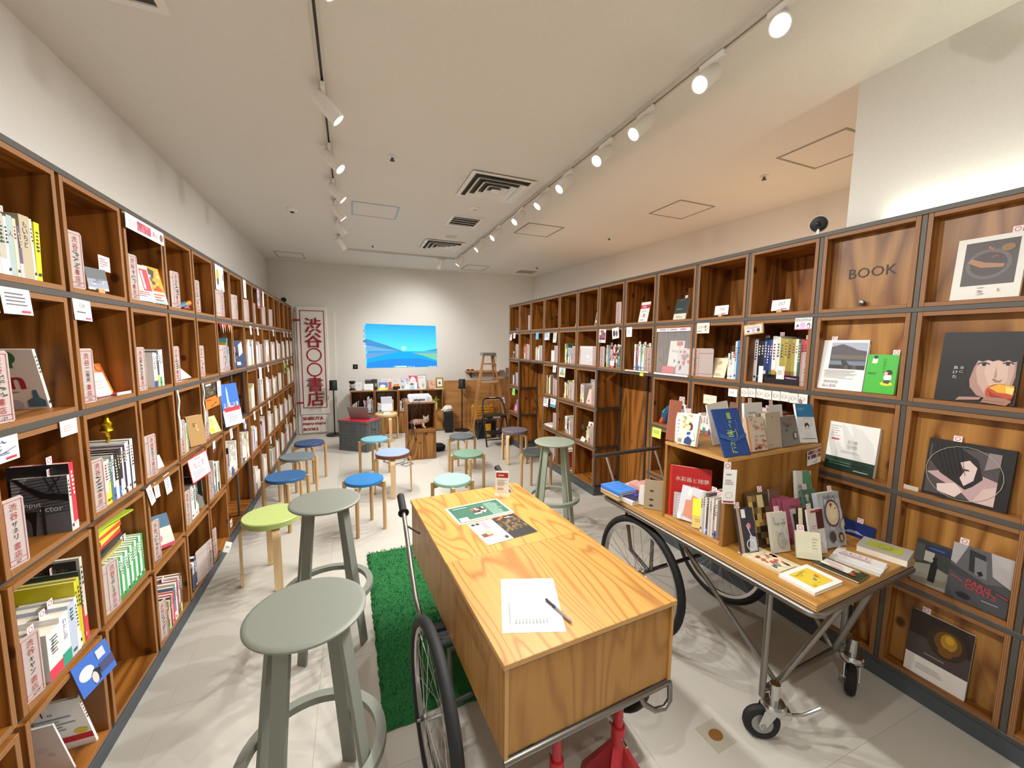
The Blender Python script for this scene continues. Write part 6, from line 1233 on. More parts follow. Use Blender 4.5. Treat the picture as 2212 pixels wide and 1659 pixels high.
# row 2
BW = [('r',0,0,1,1,'1a1717'),('r',.03,.05,.86,.9,'4a4142'),('p',[(.03,.4),(.2,.3),(.45,.2),(.6,.05),(.86,.05),(.86,.45),(.7,.5),(.5,.42),(.3,.5)],'b89a98'),('p',[(.05,.9),(.4,.9),(.62,.75),(.7,.45),(.6,.3),(.52,.22),(.4,.3),(.2,.42),(.06,.6)],'1f1a1b'),('p',[(.42,.66),(.52,.72),(.62,.62),(.6,.4),(.5,.28),(.44,.4),(.48,.52)],'d8c0bc'),('e',.5,.55,.04,.015,'3a2c2c'),('p',[(.18,.22),(.4,.3),(.5,.18),(.42,.06),(.2,.1)],'d9c2bc'),('p',[(.62,.05),(.72,.3),(.86,.38),(.86,.05)],'cdb0aa'),('p',[(.72,.9),(.86,.9),(.86,.7),(.7,.6)],'8a7a7c')]+[('l',[(.1+.06*i,.9),(.25+.05*i,.45)],.0012,'0e0c0c') for i in range(6)]+[('o',.47,.48,.112,.0018,'a8a888')]
fbook(RM(-1,2),.055,.016,.245,.245,.010,'161414',BW,'black and white record sized photo sleeve, third row',.10,slp=.28)
card(RM(-1,2),.0,.0,.05,.02,None,'scrap of clear plastic at the left of the photo sleeve','c8b8a8',.004,group=None)
fbook(RM(0,2),.068,.016,.212,.245,.022,'ecebe6',[('r',0,0,1,.27,'22392e'),('w',0,0,1,.27,6,3,['1a2e24','2c4838']),('t','記憶',.52,.62,.09,'c0bebc',.2),('t','空想',.52,.52,.09,'b8b6b4',.2),('d',.3,.38,.85,.44,2,'d0cec8'),('r',.08,.63,.24,.66,'b83a50'),('d',.06,.7,.25,.95,5,'d4d0cc'),('d',.1,.1,.7,.2,2,'6a8a78'),('d',.62,.04,.92,.08,1,'c8d0c8')],'white boxed book with dark green band, third row',.10,spine='r')
t = thing('paper_garland','row of eight square cream paper tags along a rail','garland'); put(t, RM(1,2), (-.02,-.006,.317))
for i in range(8):
    o = MB().box(0,-.0008,0,.047,0,.055).build('tag_card', plain('ece9e2',.7,0,'tag_cream'), t, (.0495*i,-.0012*(i%2),.002*(i%3)-.003*(i == 0)), (.05,.03*((i%3)-1),0)); Print(.047,.055,.0003).draw([('o',.4,.5,.012,.0025,'a8a8a4'),('r',.2,.3,.3,.55,'b0b0ac'),('r',.62,.55,.85,.6,'b0b0ac'),('r',.62,.42,.85,.47,'b0b0ac')]).build('print', o, (0,-.001,0))
rrun('R',1,2,.02,.30,(.2,.25),['2c2c30','8a4a38','e4e2dc','3a5a4a','c8b8a0'],4,(.016,.028),.3,d=.15)
t = thing('card_clip','cream note card standing on a thin wire, third row','card stand'); put(t, RM(2,2), (.10,.05,0)); MB().cyl((0,0,0),(0,0,.24),.0012,n=6).lathe([(0,0),(.012,0),(.012,.004),(0,.005)],12).build('wire', CHROME, t); o = MB().box(-.055,-.002,.22,.055,-.0012,.285).build('card', plain('ece4cc',.6,0,'cream_card'), t); Print(.11,.06).draw([('s',.12,.35,.9,.65,1,4,.0009,'8a857a')]).build('print', o, (-.055,-.0022,.222))
card(RM(2,2),.285,.305,.065,.05,[('d',.2,.3,.8,.7,2,'a8b0b8')],'white label at the top right, third row third cubby',y=-.0045); card(RM(2,2),.17,.10,.06,.05,[('d',.15,.3,.85,.6,1,'8aa0b0')],'white note behind the cart books, third row',y=.02,group=None)
fbook(RM(2,2),.21,.08,.13,.25,.012,'7a5238',[('r',0,0,1,.35,'e8e4e0'),('d',.1,.5,.9,.8,3,'a88a6a'),('d',.2,.1,.8,.28,3,'b0a8a8')],'brown and white booklet leaning, third row third cubby',.2,.25); rrun('R',2,2,.02,.16,(.13,.16),WHT+['3a4a78'],6,(.014,.024),.2)
t = thing('cloth_glove','blue patterned cloth pouch in a third row cubby','pouch'); put(t, RM(3,2), (.06,.07,0)); MB().tube([(0,0,.01),(.01,0,.06),(.03,0,.11),(.045,0,.15)],[.03,.038,.03,.012],10).build('cloth', plain('26507a',.8,0,'pouch_blue',bump=.4,bscale=80), t); MB().tube([(-.01,-.025,.01),(.01,-.03,.05)],[.02,.012],8).build('orange_patch', plain('d8542a',.8,0,'pouch_orange'), t); MB().tube([(.012,-.03,.09),(.03,-.03,.12)],[.014,.008],8).build('teal_patch', plain('2f9a98',.8,0,'pouch_teal'), t)
rrun('R',3,2,.15,.31,(.15,.185),['e8e6e2','d86a4a','c8d8e4','f0eee8','2c2c34'],4,(.014,.022),.4); card(RM(3,2),.20,.19,.12,.10,[('r',0,.3,1,1,'8a7468'),('d',.1,.4,.9,.9,3,'a89080')],'grey brown print standing behind the books, third row','e4e0da',.20,group=None)
rrun('R',6,2,.02,.10,(.17,.22),['e4e0da','3a3a40','d0c8c0'],4,(.02,.03),.2); fbook(RM(6,2),.04,.14,.24,.25,.012,'9a98a0',[('r',.1,.1,.9,.9,'a8a6ac')],'large grey file standing at back, third row',.06,0); fbook(RM(6,2),.10,.06,.10,.16,.008,'a06a3c',None,'tan envelope leaning, third row of right shelf',.25,.2,cat='envelope',name='envelope'); fbook(RM(6,2),.15,.025,.11,.16,.006,'e0b8b0',[('e',.3,.2,.1,.08,'8a4a44')],'pale pink leaflet leaning, third row of right shelf',.3,.2,cat='leaflet',name='leaflet'); plate('R',6,2,x=.27,W=.075,flip=True)
rrun('R',7,2,.06,.24,(.17,.23),['efece4','c8e0d0','d8d850','5a3a58','e8e6e0','8a8ab0'],5,(.012,.02),.3); plate('R',7,2,x=.22,W=.10,flip=True)
rrun('R',8,2,.01,.24,(.2,.26),['e0d858','8a6a5a','d8cfc0','2c2c30','d8a878','6a3a68','b8b0a8'],6,(.016,.03),.3); plate('R',8,2,x=.24,W=.09,flip=True)
hcard('R',7,2,.0,.14,.13,3,'small framed landscape print',col='e8ecec',shapes=[('r',.12,.15,.88,.88,'a8c8d8'),('r',.12,.15,.88,.4,'8aa850'),('e',.5,.5,.14,.2,'c88a4a')]); hcard('R',8,2,.24,.08,.09,4,'small white label')
rrun('R',11,2,.05,.16,(.12,.15),['2c3448','3a4a5a','c8c8c8'],5,(.02,.03),.0); plate('R',11,2,x=.22,W=.08,flip=True)
hcard('R',11,3,.13,.10,.12,2,'bright green label',col='8fe07a',shapes=[('d',.2,.4,.8,.7,2,'4a9a3a')])
# row 3
fbook(RM(-1,3),.05,.028,.125,.195,.014,'3a3c3a',[('r',0,0,1,.42,'a8a496'),('p',[(0,.42),(.4,.5),(1,.4),(1,.1),(0,.0)],'8a867a'),('r',.25,.55,.5,.78,'b0aca0'),('p',[(.42,.12),(.6,.12),(.62,.5),(.55,.62),(.5,.62),(.44,.5)],'141516'),('e',.53,.65,.06,.045,'141516'),('r',.3,.8,.98,.93,'232c4c'),('d',.34,.83,.94,.9,1,'4a5a8a'),('r',.02,.5,.24,.9,'4a4c48')],'dark photo book with a standing figure, fourth row',.12,slp=.3)
fbook(RM(-1,3),.165,.018,.170,.235,.012,'47474b',[('p',[(0,1),(1,1),(1,.55),(.62,.45),(0,.62)],'5c5a5c'),('p',[(0,1),(.25,1),(.1,.62),(0,.66)],'a8a4a4'),('p',[(.62,1),(1,1),(1,.5),(.7,.62)],'b0aaa8'),('p',[(.28,.95),(.55,.92),(.6,.55),(.32,.58)],'28282b'),('p',[(.38,.85),(.58,.83),(.62,.52),(.42,.55)],'787878'),('p',[(0,.6),(1,.36),(1,.28),(0,.5)],'3a3a3e'),('p',[(.45,.6),(.52,.64),(.56,.58),(.5,.54)],'121214'),('t','PARIS',.52,.38,.085,'c8323c',.62,-.14),('t','CHATS',.56,.29,.085,'c8323c',.64,-.14),('l',[(.05,.42),(.25,.36)],.003,'c8323c'),('l',[(.8,.36),(.98,.33)],.003,'c8323c'),('d',.6,.14,.9,.18,1,'9a9aa0'),('e',.3,.12,.12,.05,'1c1c20')],'grey photo book with red title PARIS CHATS, fourth row',.12,slp=.08)
fbook(RM(0,3),.13,.02,.17,.17,.008,'1d2f6e',[('w',.1,.1,.9,.9,3,6,['22387e','1a2a62']),('p',[(.25,.6),(.4,.72),(.6,.74),(.8,.66),(.6,.66),(.42,.64)],'a8b0d8')],'dark blue book with a pale crescent, fourth row',.12,slp=.55)
hcard('R',3,3,.0,.10,.085,2,'lime yellow sticky note',col='d4ec6a',shapes=[('d',.15,.4,.85,.7,2,'8aa038')])
hcard('R',4,1,.22,.045,.03,2,'tiny yellow sticky tab',z=-.045,col='ecd83a',shapes=[])
rrun('R',6,3,.16,.23,(.12,.17),['d8d860','e4d8c8','5a9a58'],5,(.012,.02),.0); fbook(RM(6,3),.13,.13,.14,.28,.01,'2f7a3c',[('r',.0,.8,1,.95,'4a9a58'),('d',.2,.82,.8,.92,1,'d8e8d0')],'green leaflet book at the back, fourth row right shelf',.15,.2); fbook(RM(6,3),.13,.05,.09,.21,.01,'e8e4dc',[('e',.5,.85,.2,.08,'b04a48'),('w',.1,.1,.9,.7,6,4,['c8d8b0','d8b0a8','e4e0d4'])],'white rounded picture book with red spot, fourth row',.2,.2); plate('R',6,3,x=.265,W=.075,flip=True); card(RM(6,3),.10,.0,.07,.055,[('d',.1,.5,.9,.8,2,'5a9ac8')],'white and blue price card at the front, fourth row','e4ecf4',.0,(-.3,.25,0),group=None)
t = thing('flower_pick','dark paper flower on a thin stick in a block','ornament'); put(t, RM(6,3), (.07,.05,0)); MB().box(-.015,-.012,0,.015,.012,.03,0,.002).build('block', BEECH, t); MB().cyl((0,0,.03),(0,0,.12),.0012,n=6).build('stick', CHROME, t); MB().lathe([(0,-.004),(.03,-.003),(.03,.003),(0,.004)],8,0,Matrix.Translation((0,0,.14)) @ Matrix.Rotation(PI/2,4,'X'),False).build('flower', plain('3a3638',.7,0,'flower_dark'), t)
run('R',7,3,.10,[B(.05,.20,'e8e6e0',band=(.22,'8aa090')),B(.02,.17,'2a2a2e'),B(.016,.17,'1f2022'),B(.016,.165,'e8e6e2'),B(.02,.19,'c8b8b0',slip=True)], d=.15); plate('R',7,3,x=.27,W=.065,flip=True)
p = RM(8,3) @ Vector((.12,.08,0)); lay(p.x,p.y,p.z,-PI/2,.20,.14,.012,'ece9e2',None,'white book lying flat, lower one, fourth row'); lay(p.x,p.y,p.z+.0125,-PI/2+.2,.19,.13,.012,'e4e0da',None,'white book lying flat, upper one, fourth row'); plate('R',8,3,x=.24,W=.08,flip=True); hcard('R',8,3,.0,.13,.13,3,'white notice'); hcard('R',8,3,.19,.14,.11,4,'white and blue notice',shapes=[('r',0,0,1,.35,'5aa0c0'),('d',.1,.5,.9,.9,2,'8a98a8')])
fbook(RM(11,3),.08,.05,.12,.17,.008,'7a6ab0',[('p',[(0,0),(1,0),(1,.3),(0,.6)],'e08ac8')],'violet leaflet leaning at the far end, fourth row',.3,.3); run('R',11,3,.23,[B(.03,.20,'c88a6a'),B(.03,.19,'d8b0a8')], d=.12)
# row 4
fbook(RM(-1,4),.065,.018,.195,.285,.018,'2c211c',[('r',0,0,1,.30,'e9e4de'),('r',0,.3,1,.62,'4a3e3e'),('e',.62,.68,.32,.24,'3a2a16'),('e',.64,.70,.22,.17,'6a4a14'),('e',.65,.72,.13,.12,'b08420'),('e',.66,.76,.07,.06,'d0a42c'),('e',.62,.55,.12,.07,'7a4c14'),('d',.2,.10,.8,.2,3,'b8b0a8'),('d',.3,.36,.8,.42,1,'8a7c78')],'dark photo book with golden glow and white band, bottom row',.08,slp=.15)
fbook(RM(0,4),.05,.018,.20,.24,.010,'1c1a1a',[('p',[(0,0),(1,0),(1,.2),(.7,.4),(.4,.3),(.2,.45),(0,.35)],'d8d4d0'),('p',[(.5,.95),(1,.75),(1,.62),(.5,.82)],'8fc07a'),('e',.5,.55,.15,.1,'c8c0b8')],'black and white cow picture book with green label, bottom row',.10)
fbook(RM(-2,4),.03,.02,.2,.16,.012,'e6e2dc',[('r',0,.6,1,1,'7a4a38')],'white and brown book at right picture edge, bottom row',.10)
plate('R',8,4,x=.2,W=.08,flip=True); rrun('R',8,4,.02,.12,(.16,.2),WHT,4,(.016,.03),.2); run('R',7,4,.06,[B(.06,.24,'e4e0d8',slip=True),B(.05,.22,'e8e4dc'),B(.03,.2,'b8483c')], d=.15)
p = RM(7,4) @ Vector((.24,.08,0)); lay(p.x,p.y,p.z,-PI/2,.16,.12,.014,'b84a2c',None,'orange red book lying flat at the foot, bottom row'); 
# ================================================================ display cart goods
CT = 1.0957; CB = .7005; CI = .7175
stand((1.455,1.50),(1.505,1.47),CT,.205,.25,.018,'a8644a',[('r',0,0,1,1,'a8644a')],'white bound booklets with brown cover leaning on crate, leftmost',slp=.75,roll=.12)
stand((1.485,1.475),(1.56,1.40),CT,.15,.3,.01,'e4e4e0',[('d',.1,.2,.8,.8,5,'a8a8b0')],'white booklet behind the sunflower book on crate',slp=.4)
stand((1.476,1.452),(1.478,1.342),CT,.150,.22,.014,'e6dcc8',[('r',0,.55,1,1,'d8e0e8'),('w',.0,.5,.7,1,12,4,['e0b41c','f0cf3a','c8941a']),('e',.62,.6,.13,.12,'4a3024'),('e',.56,.57,.1,.09,'ecc8a8'),('p',[(.35,.3),(.6,.48),(.85,.45),(.95,.2),(.5,.12)],'eef0f4'),('p',[(.4,.05),(.75,.02),(.8,.2),(.6,.3),(.42,.2)],'2c3f78'),('p',[(.5,.42),(.7,.44),(.68,.34),(.5,.32)],'34508a'),('t','風花',.3,.83,.2,'5a9a3a',.3,'v'),('d',.05,.05,.3,.2,3,'6a6a70')],'sunflower and girl illustrated paperback leaning on crate',roll=-.08)
t = thing('book_easel','clear acrylic easel holding the paperbacks on the crate','display stand',(1.56,1.40,CT)); MB().box(-.05,0,0,.05,.05,.002).box(-.05,.05,0,.05,.052,.09).build('easel', CLEAR, t)
stand((1.487,1.188),(1.645,1.184),CT,.215,.42,.006,'25478a',[('t','月に',.42,.2,.30,'c8e83a',.2,'v'),('t','迷',.45,.47,.15,'c8e83a',.25),('t','う',.5,.62,.08,'c8e83a',.16),('t','の',.55,.71,.06,'c8e83a',.12),('t','星',.56,.84,.13,'c8e83a',.2),('l',[(.55,.3),(.68,.42),(.66,.55)],.0025,'c8e83a'),('l',[(.3,.47),(.62,.5)],.002,'e6f08a'),('d',.74,.5,.77,.75,4,'8aa0d0'),('p',[(0,.4),(.5,.28),(1,.38),(1,.45),(.5,.36),(0,.5)],'3a5a98')],'dark blue book with yellow-green brush lettering on crate front')
stand((1.655,1.195),(1.785,1.205),CT,.155,.25,.016,'d8c6b4',[('r',0,0,.1,1,'e8983a'),('w',.15,.55,1,1,10,4,['c0a498','b08a7a','e0d0c0']),('w',.2,0,1,.4,9,9,['c86a58','b0504a','6a3a34','d88a70']),('s',.3,.36,.85,.48,1,12,.002,'3a2c34')],'cream book with pink flowers and orange spine on crate',roll=.03)
stand((1.795,1.212),(1.905,1.218),CT,.17,.16,.02,'b5a690',[('r',.1,.04,.85,.2,'bcae98'),('d',.15,.08,.5,.14,2,'8a7c68'),('e',.45,.88,.03,.02,'4a4038')],'plain kraft grey book standing on crate',slp=.25)
stand((1.765,1.24),(1.85,1.245),CT,.165,.16,.01,'a89c8c',None,'second kraft grey book behind the first on crate')
stand((1.912,1.213),(2.045,1.222),CT,.145,.25,.012,'77736e',[('w',.1,.3,.8,1,7,5,['8a5a40','5a5650','a07050','4a4a48']),('r',.66,.2,.86,.45,'2c2c2c'),('r',.7,.24,.82,.41,'d0ccc4')],'grey book with dark flower picture on crate',slp=.1)
stand((2.050,1.225),(2.170,1.215),CT,.195,.28,.010,'e2e4e4',[('r',.0,.66,1,1,'2f78a8'),('d',.1,.82,.5,.9,2,'8ac0d8'),('e',.5,.42,.13,.09,'2a2c34'),('e',.5,.36,.1,.08,'e8e6e2'),('p',[(.3,.1),(.75,.1),(.68,.28),(.35,.28)],'d8dade'),('b',.35,.44,.78,.62,.001,'4a4c54'),('l',[(.12,.1),(.9,.1)],.002,'2c2e36'),('l',[(.4,.36),(.6,.36)],.0012,'2c2e36')],'white book with a cartoon reader and blue top on crate',slp=.3,roll=.06)
stand((1.62,1.36),(1.76,1.36),CT,.20,.2,.008,'dedad2',[('w',.2,.3,.6,.8,4,4,['a83440','c05058']),('p',[(.4,.15),(.9,.2),(.85,.4),(.5,.4)],'2a2628')],'cream picture book with red shape at back of crate',roll=-.1)
stand((1.80,1.33),(1.93,1.33),CT,.20,.12,.012,'e6e6e2',[('d',.2,.6,.8,.8,2,'b8b4b0')],'white book standing behind the kraft books on crate',slp=.3)
stand((1.95,1.31),(2.06,1.31),CT,.185,.15,.010,'d8dad6',None,'clear wrapped pale book behind flower picture on crate',slp=.2)
stand((1.90,1.40),(2.0,1.40),CT,.14,.1,.02,'9a3a30',[('r',.1,.1,.4,.9,'2c2c30')],'small red and black book at the back of crate')
# inside the crate (opening to the left)
Mi = Matrix.Translation((1.482,1.170,CI-.0005)) @ Matrix.Rotation(.052,4,'Z')
def inside(yf, H, T, col, shapes, label, xin=.01, rot=-PI/2, W=.12, tilt=.12, slp=None, roll=0):
    return fbook(Mi @ Matrix.Translation((xin,yf,0)) @ Matrix.Rotation(rot,4,'Z'), 0,0,W,H,T,col,shapes,label,tilt,0,0,'l',slp,roll=roll)
inside(.318,.26,.016,'b81d20',[('r',0,0,.06,1,'d8301e'),('t','水彩画と随夢',.55,.76,.10,'d8cfc0',.8),('t','福岡 健介',.55,.62,.06,'d8cfc0',.5)],'tall red hardback with arched silver lettering inside the crate',xin=.012,W=.19,tilt=.02,rot=-PI/2+.62)
inside(.285,.13,.004,'c8c4c4',[('d',.15,.1,.6,.9,8,'e4e0e0'),('r',.62,.2,.95,.8,'8a8a8c'),('r',.15,.05,.5,.1,'b83048')],'clear wrapped leaflet standing before the red hardback',xin=.012,W=.10,tilt=.05,rot=-PI/2+.6)
inside(.255,.165,.006,'dfe1ea',[('p',[(.2,.12),(.75,.05),(.8,.7),(.45,.78),(.4,.62),(.22,.6)],'e0987c'),('r',.25,.72,.42,.95,'f0eeee'),('t','文章を読む',.86,.55,.55,'4a6a9a',.1,'v'),('r',0,0,.16,.2,'eef0f6')],'pale blue and salmon book leaning inside the crate',xin=.004,W=.12,tilt=.25,rot=-PI/2+.5,roll=.08)
inside(.165,.135,.005,'d8c070',[('r',0,.42,1,1,'e8ea3a'),('d',.15,.2,.85,.32,2,'a8904a'),('t','本',.75,.6,.08,'a8a040',.1)],'yellow and kraft book leaning low inside the crate',xin=.004,W=.095,tilt=.3,rot=-PI/2+.3,roll=-.12)
x = .020
for i in range(9):
    w = (.012,.008,.007,.009,.006,.008,.007,.008,.009)[i]; h = (.185,.19,.172,.195,.18,.178,.182,.176,.18)[i]; c_ = ('d8d4c8','b8b8b0','ece8e0','5a4a5c','e0d8c8','c8c0b8','e8e4de','a89aa0','e4e0d8')[i]
    sbook(Mi @ Matrix.Translation((.006,.122-x+.02,0)) @ Matrix.Rotation(-PI/2,4,'Z'),0,0,w,h,.14,c_,f'thin {cnm(c_)} magazine, {ordn(9-i)} from the near panel inside crate',seed=i,group='thin magazines inside the crate',slp=i in (1,4)); x += w+.0012
t = thing('price_sign','white paper sign with red foot strip on crate corner','sign',(1.478,1.160,CB+.205),(0,0,-.5)); o = MB().box(-.022,-.006,0,.032,-.0052,.150).build('paper', PAPER, t); Print(.054,.15,.0003).draw([('r',.1,.03,.9,.08,'a83040'),('d',.15,.55,.85,.72,3,'9a9aa0'),('o',.5,.25,.014,.0012,'8a8a90'),('d',.2,.82,.6,.9,1,'8a8a90')]).build('print', o, (-.022,-.0063,0)); o = MB().box(-.022,-.0062,.150,.006,-.0054,.182).build('top_tab', plain('f0e4e2',.6,0,'tab_paper'), t); Print(.028,.032,.0003).draw([('o',.5,.5,.010,.0022,'b84a58')]).build('ring_mark', o, (-.022,-.0065,.150))
t = thing('swatch_card','white card with two rows of colour swatches on crate','card',(2.055,1.193,CB+.295),(0,0,.052)); o = MB().box(0,-.004,0,.115,-.0032,.075).build('card', PAPER, t, None, (0,-.08,0)); Print(.115,.075,.0003).draw([('g',.02,.72,.98,.98,8,1,4,['6a5a58','8a4a5a','3a4a78','c89a6a','7a3a78','9a8a60']),('g',.02,.42,.98,.68,8,1,8,['b0604a','5a3a70','d8b890','8a3a3a','4a5a8a','e0d060']),('s',.35,.1,.65,.32,1,15,.0022,'33343c')]).build('print', o, (0,-.0043,0))
# far end of the board
p = (1.40,1.83)
for i, (cc, th, l) in enumerate((('c8b890',.010,'cream booklet at the bottom of the pile on cart end'),('c49a58',.012,'tan booklet second in the pile on cart end'),('e8dfc8',.006,'thin cream booklet third in pile on cart end'),('3a78d0',.010,'blue book fourth in the pile on cart end'),('4488e0',.010,'bright blue book on top of pile at cart end'))):
    lay(p[0]+.03,p[1],CB+sum((.010,.012,.006,.010,.010)[:i])+.0004*i,.05+.04*(i%2),.13,.16,th,cc,[('b',.25,.3,.75,.8,.0015,'3468b8')] if i == 4 else None,l)
lay(1.47,1.735,CB,.1,.15,.12,.022,'e4e0d6',None,'thick white book lying beside the blue pile'); lay(1.475,1.74,CB+.0225,.25,.14,.11,.006,'33305a',[('p',[(.4,.1),(.6,.1),(.55,.9),(.45,.8)],'5a4ac8'),('w',.1,.1,.9,.9,5,4,['26244a','8a8ab8']),('r',.05,.8,.4,.95,'e4e0e8')],'dark purple glossy leaflet on the white book',cat='leaflet',name='leaflet')
lay(1.60,1.83,CB,.3,.14,.18,.03,'e0b8b4',[('w',.1,.1,.9,.9,5,4,['c88a98','d8a0a0'])],'pink magazine stack behind the purple leaflet'); lay(1.60,1.78,CB+.0305,.1,.13,.16,.02,'d8a098',[('w',.1,.1,.9,.9,5,9,['b86a80','e0c0b8'])],'pink patterned magazine on top of the pink stack')
stand((1.445,1.675),(1.475,1.62),CB,.105,.15,.02,'dcdad4',None,'small pale grey book standing near the crate'); stand((1.44,1.625),(1.505,1.555),CB,.155,.12,.012,'a89a80',[('r',.3,.6,.5,.66,'3a3630'),('r',.3,.3,.5,.36,'3a3630'),('r',.3,.1,.5,.16,'3a3630')],'clear wrapped kraft booklet standing beside the crate')
# near end of the board
stand((1.500,1.085),(1.580,1.070),CB,.188,.3,.014,'30303c',[('r',0,0,.18,1,'b09880'),('e',.62,.6,.12,.07,'d87a88'),('l',[(.5,.62),(.75,.3)],.004,'e8e4e8'),('p',[(.45,.05),(.95,.05),(.95,.35),(.6,.4)],'c8ccd8'),('r',.25,.78,.5,.97,'efeaea'),('o',.6,.2,.022,.004,'e8e8ee')],'small dark coffee zine in clear wrap, leftmost on cart board',slp=.0)
stand((1.590,1.100),(1.715,1.088),CB,.234,.27,.012,'54422c',[('g',.05,.05,.95,.95,5,8,5,['3a2c1c','6a5230','8a6c3c','2c2218','a8864a','d0b060']),('r',.45,.72,.72,.95,'d8c890'),('e',.75,.55,.1,.05,'b8442a'),('r',.35,.45,.55,.62,'c8a868')],'brown and amber photo book in clear wrap on board',slp=.6)
stand((1.640,1.045),(1.725,1.032),CB,.165,.24,.018,'d2cdbe',[('w',.05,.1,.95,.95,16,4,['c4c0b4','b8b4ac','c8ccd0']),('t','ぱんだと歌集',.5,.72,.06,'5a5a60',.75),('e',.5,.3,.22,.2,'b8b4a8'),('s',.35,.12,.65,.5,5,4,.001,'6a6a66')],'cream paperback with a sheep drawing on board',slp=.4)
stand((1.745,1.122),(1.81,1.112),CB,.228,.22,.010,'76503c',[('r',0,0,.05,1,'d8d4cc')],'brown booklet standing behind the pink books')
for i in range(4): stand((1.735+.018*i,1.108-.012*i),(1.835+.018*i,1.098-.012*i),CB,.196-.002*i,.3,.005,'b05a72',[('r',.3,.03,.95,.78,'cfcac0'),('r',.42,.25,.82,.66,'2a4a34'),('w',.42,.25,.82,.66,4,3,['34583e','1f3a28']),('t','Silence',.6,.84,.07,'8a4a5a',.6)] if i == 3 else None,'pink photo booklet with green picture on board, '+('front one' if i == 3 else ordn(i+1)+' behind'))
stand((1.92,1.120),(2.03,1.120),CB,.279,.2,.016,'e4e4dc',[('p',[(.35,.0),(.85,.0),(1,.9),(.9,1),(.4,1)],'5a9a74'),('r',.42,.2,.72,.7,'d8dcd8'),('d',.46,.25,.68,.65,5,'5a6a64'),('r',.78,.55,.95,.6,'2c4a3c'),('d',.05,.3,.3,.8,5,'b0b0ac')],'white and green exhibition book at back of board',roll=.12)
stand((1.93,1.075),(2.02,1.07),CB,.217,.28,.008,'5c7a68',[('w',.05,.3,.95,.95,7,3,['8aa890','c8d4c8','3a5a48'])],'green landscape zine behind the cake book',slp=.2)
stand((1.775,.975),(1.865,.968),CB,.188,.22,.008,'dcd6d0',[('r',.55,.55,1,.98,'4a1c18'),('r',0,0,.14,.3,'3a3a3c'),('d',.2,.55,.5,.65,2,'a8a0a0'),('d',.2,.12,.8,.4,4,'c8c0bc'),('r',.2,.14,.5,.19,'b83a48'),('r',.2,.93,.8,.97,'a83040')],'white and dark red folded card set in clear sleeve',slp=.08)
stand((1.755,1.015),(1.80,.985),CB,.182,.24,.02,'3a2024',[('r',0,0,.3,1,'d8d0a8')],'dark maroon booklets standing behind the folded card set')
stand((1.880,.985),(2.015,.975),CB,.234,.25,.022,'b2b6ba',[('w',.0,.0,1,1,26,4,['a4a8ae','bcc0c4','9aa0a8']),('e',.5,.62,.33,.25,'5a3a48'),('e',.5,.62,.29,.215,'d8c4a0'),('e',.5,.64,.2,.14,'e4d4b4'),('w',.3,.6,.7,.85,3,3,['8a4a34']),('t','Epilogue',.45,.92,.075,'4a4a58',.7),('e',.35,.2,.14,.1,'4a3a34'),('e',.72,.17,.12,.09,'34302c'),('e',.72,.16,.07,.06,'c89a78'),('p',[(.75,.4),(.95,.5),(.95,.38),(.8,.28)],'c8b898')],'grey book with cakes on an oval plate on board',slp=.65)
lay(2.085,.875,CB,PI/2+.25,.16,.13,.028,'b4b2ac',[('r',.15,.2,.85,.75,'b8bc4a'),('o',.5,.47,.022,.003,'8a9030'),('w',.2,.25,.8,.7,4,3,['c8cc60','a8ac3c'])],'grey clear file case with a lime label at corner',cat='file case',name='file_case')
lay(1.565,1.005,CB,.10,.125,.17,.010,'d8c8a0',[('s',.14,.77,.7,.88,1,15,.0016,'5a4a48'),('w',.05,.05,.95,.75,16,6,['c8604a','d88a70','5a5a8a','8a9a78','e8dcb8','3a3438','b83a40']),('b',.1,.75,.75,.9,.001,'7a6a58')],'floral cream magazine lying on the board, left front',slp=.05); lay(1.555,1.0,CB+.0102,.04,.10,.13,.004,'e0d2b0',[('w',.05,.05,.95,.95,12,9,['c85a48','e0a088','6a6a8a','8aa080']),('e',.2,.8,.1,.05,'b8303a')],'smaller floral cream booklet on top of magazine')
stand((1.690,.985),(1.752,.925),CB,.108,.35,.018,'dcd9bc',[('d',.65,.35,.9,.8,4,'b8b49a')],'pale cream blank booklet leaning at board front',slp=.1,roll=-.05)
lay(1.580,.868,CB,.03,.175,.125,.012,'efeeea',[('r',.17,.14,.84,.86,'e2c63c'),('w',.17,.14,.84,.86,8,4,['e8d050','d8b830']),('s',.25,.6,.6,.82,1,5,.002,'a88a28'),('p',[(.45,.4),(.55,.45),(.5,.3)],'6a9a98'),('p',[(.6,.5),(.72,.55),(.68,.4)],'d88a40')],'white framed yellow picture book lying at board corner')
lay(1.765,.868,CB,-1.45,.15,.095,.008,'3a3a22',[('w',.0,.0,1,1,14,5,['8a2c2c','b83a38','5a6a2c','2c2c1c','c8b890']),('r',.1,.25,.72,.85,'ece6e0'),('d',.18,.45,.6,.7,3,'b8b0a8'),('r',.3,.3,.6,.35,'c04a50')],'dark festive booklet with a white paper slip on board')
lay(1.895,.875,CB,-1.35,.16,.11,.006,'e6e6e6',[('w',.0,.3,.6,1,5,4,['8aa8c8','a8c0d8','c8d4dc']),('r',.0,.05,1,.3,'eeeeec')],'pale blue and white leaflet lying near the file case',cat='leaflet',name='leaflet'); lay(1.925,.885,CB+.0062,-1.3,.16,.075,.003,'f0eeec',[('t','ふむふむ',.42,.7,.28,'b03040',.6),('d',.1,.2,.9,.45,2,'c04a58')],'white strip with red brush lettering on the leaflet',slp=.0,cat='leaflet',name='paper_strip')
